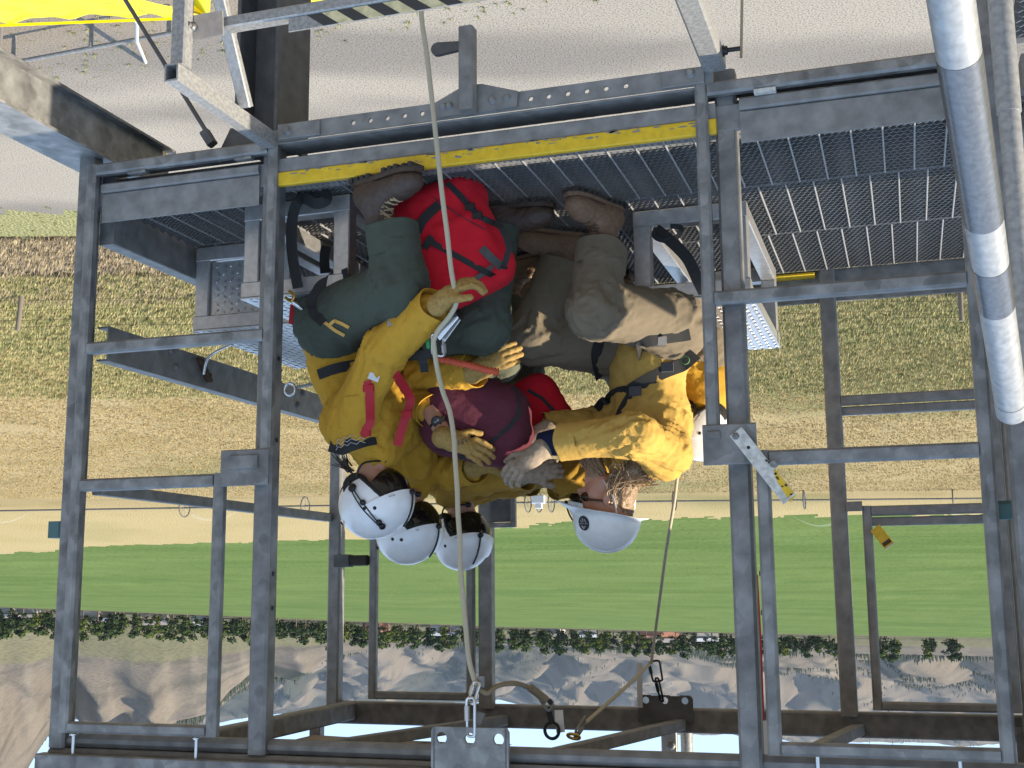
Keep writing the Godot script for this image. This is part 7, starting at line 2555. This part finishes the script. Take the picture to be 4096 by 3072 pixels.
func build_houses() -> void:
	var cols := [mat(lin(0.42, 0.4, 0.37), 0.8), mat(lin(0.34, 0.29, 0.23), 0.8), mat(lin(0.42, 0.2, 0.14), 0.8), mat(lin(0.35, 0.37, 0.38), 0.8)]
	var roofs := [mat(lin(0.16, 0.14, 0.13), 0.8), mat(lin(0.3, 0.3, 0.31), 0.5), mat(lin(0.24, 0.1, 0.07), 0.8)]
	var spots := [[0.40850, 8.00000, 3.40000, 0, 1], [0.39620, 10.00000, 3.20000, 0, 0], [0.34200, 8.00000, 4.00000, 0, 0], [0.32790, 7.00000, 3.60000, 1, 1], [0.28980, 9.00000, 4.00000, 1, 0], [0.24870, 7.00000, 3.50000, 0, 1], [0.10980, 8.00000, 3.60000, 2, 2], [0.05530, 10.00000, 4.00000, 0, 1], [-0.03320, 6.00000, 3.00000, 0, 0], [-0.05940, 7.00000, 3.00000, 3, 1], [-0.10980, 7.00000, 2.80000, 2, 2], [-0.12170, 9.00000, 4.20000, 2, 0], [-0.15460, 8.00000, 3.40000, 0, 1]]
	var label := ["pale house with light metal roof", "pale farm building with dark roof", "white house with dark roof", "tan shed with light roof", "tan house with dark roof", "small white house with light roof", "brick-red house with red roof", "long pale barn with light roof", "tiny white shed with dark roof", "grey shed with light roof", "wide red-brown barn with red roof", "red-brown house with dark roof", "white cottage with light roof"]
	for i in spots.size():
		var s: Array = spots[i]
		var fw := pw(s[0], FAR_EDGE) + 16.0
		var q := at_fl(fw, fw * s[0])
		var p := on_land(q.x, q.y, -0.3)
		var h := thing("house", label[i] + " at the far edge of the green field", "house", p, "houses at the far field edge")
		var ax := Vector3(-FZ, 0, FX).rotated(Vector3.UP, rng.randf_range(-0.4, 0.4))
		var dz := ax.cross(Vector3.UP)
		var w: float = s[1] * 0.5
		var ht: float = s[2] * 0.62
		var mb := MB.new()
		mb.extrude(PackedVector2Array([Vector2(-w, 0), Vector2(w, 0), Vector2(w, ht), Vector2(-w, ht)]), p - dz * 3.0, ax, Vector3.UP, dz * 6.0)
		part(h, "wall", mb, cols[s[3]])
		mb = MB.new()
		mb.extrude(PackedVector2Array([Vector2(-3.4, ht - 0.1), Vector2(3.4, ht - 0.1), Vector2(0, s[2])]), p - ax * (w + 0.3), dz, Vector3.UP, ax * (2 * w + 0.6))
		part(h, "roof", mb, roofs[s[4]])

func plant_grass() -> void:
	var specs := [
		["meadow_grass", "green and yellow grass on the verge behind the road", 33.5, 54.0, 60000, Color(0.17, 0.185, 0.075), Color(0.40, 0.34, 0.18), 0.15, -1.2],
		["stubble_grass", "golden dry stubble across the near field", 44.0, 100.0, 90000, Color(0.43, 0.335, 0.18), Color(0.29, 0.225, 0.11), 0.095, -0.6],
		["dry_weeds", "reddish brown weeds along the fence", 30.0, 36.5, 17000, Color(0.24, 0.19, 0.14), Color(0.36, 0.30, 0.19), 0.15, -0.7],
		["road_edge_tufts", "thin grass tufts along the road edge", 16.6, 29.5, 900, Color(0.14, 0.18, 0.06), Color(0.30, 0.28, 0.12), 0.07, -1.0]]
	var bl := MB.new()
	for i in 7:
		var a := rng.randf() * TAU
		var d := Vector3(cos(a), 0, sin(a))
		var s := Vector3(-d.z, 0, d.x) * 0.09
		var b := d * rng.randf() * 0.25
		var t := b + d * rng.randf_range(0.1, 0.6) + Vector3(0, rng.randf_range(0.6, 1.1), 0)
		bl.tri(b - s, b + s, t, -d + Vector3(0, 0.4, 0))
	var bm := bl.done()
	for sp in specs:
		var mm := MultiMesh.new()
		mm.transform_format = MultiMesh.TRANSFORM_3D
		mm.use_colors = true
		mm.mesh = bm
		var xf := []
		var cs := []
		var tries := 0
		while xf.size() < sp[4] and tries < sp[4] * 6:
			tries += 1
			var fw := lerpf(sp[2], sp[3], pow(rng.randf(), 1.25))
			var lat := rng.randf_range(-0.47, 0.47) * fw
			var q := at_fl(fw, lat)
			if sp[0] == "road_edge_tufts":
				if q.y < -17.2 and fw < 27.4: continue
			elif nz2.get_noise_2d(q.x * 4.0 + 9.0, q.y * 4.0) < sp[8] + rng.randf() * 0.35: continue
			var s: float = sp[7] * rng.randf_range(0.55, 1.3) * (1.0 + fw * 0.003)
			xf.append(Transform3D(Basis(Vector3.UP, rng.randf() * TAU).scaled(Vector3(s * 1.3, s, s * 1.3)), on_land(q.x, q.y, -0.01)))
			cs.append((sp[5] as Color).lerp(sp[6], rng.randf()) * rng.randf_range(0.8, 1.15))
		mm.instance_count = xf.size()
		for i in xf.size():
			mm.set_instance_transform(i, xf[i])
			mm.set_instance_color(i, cs[i])
		var mi := MultiMeshInstance3D.new()
		mi.name = sp[0]
		mi.multimesh = mm
		var m := mat(Color(1, 1, 1), 0.9)
		m.vertex_color_use_as_albedo = true
		m.backlight_enabled = true
		m.backlight = Color(0.1, 0.1, 0.03)
		m.metallic_specular = 0.1
		mi.material_override = m
		add_child(mi)
		mi.set_meta("kind", "stuff")
		mi.set_meta("label", sp[1])
		mi.set_meta("category", "grass")
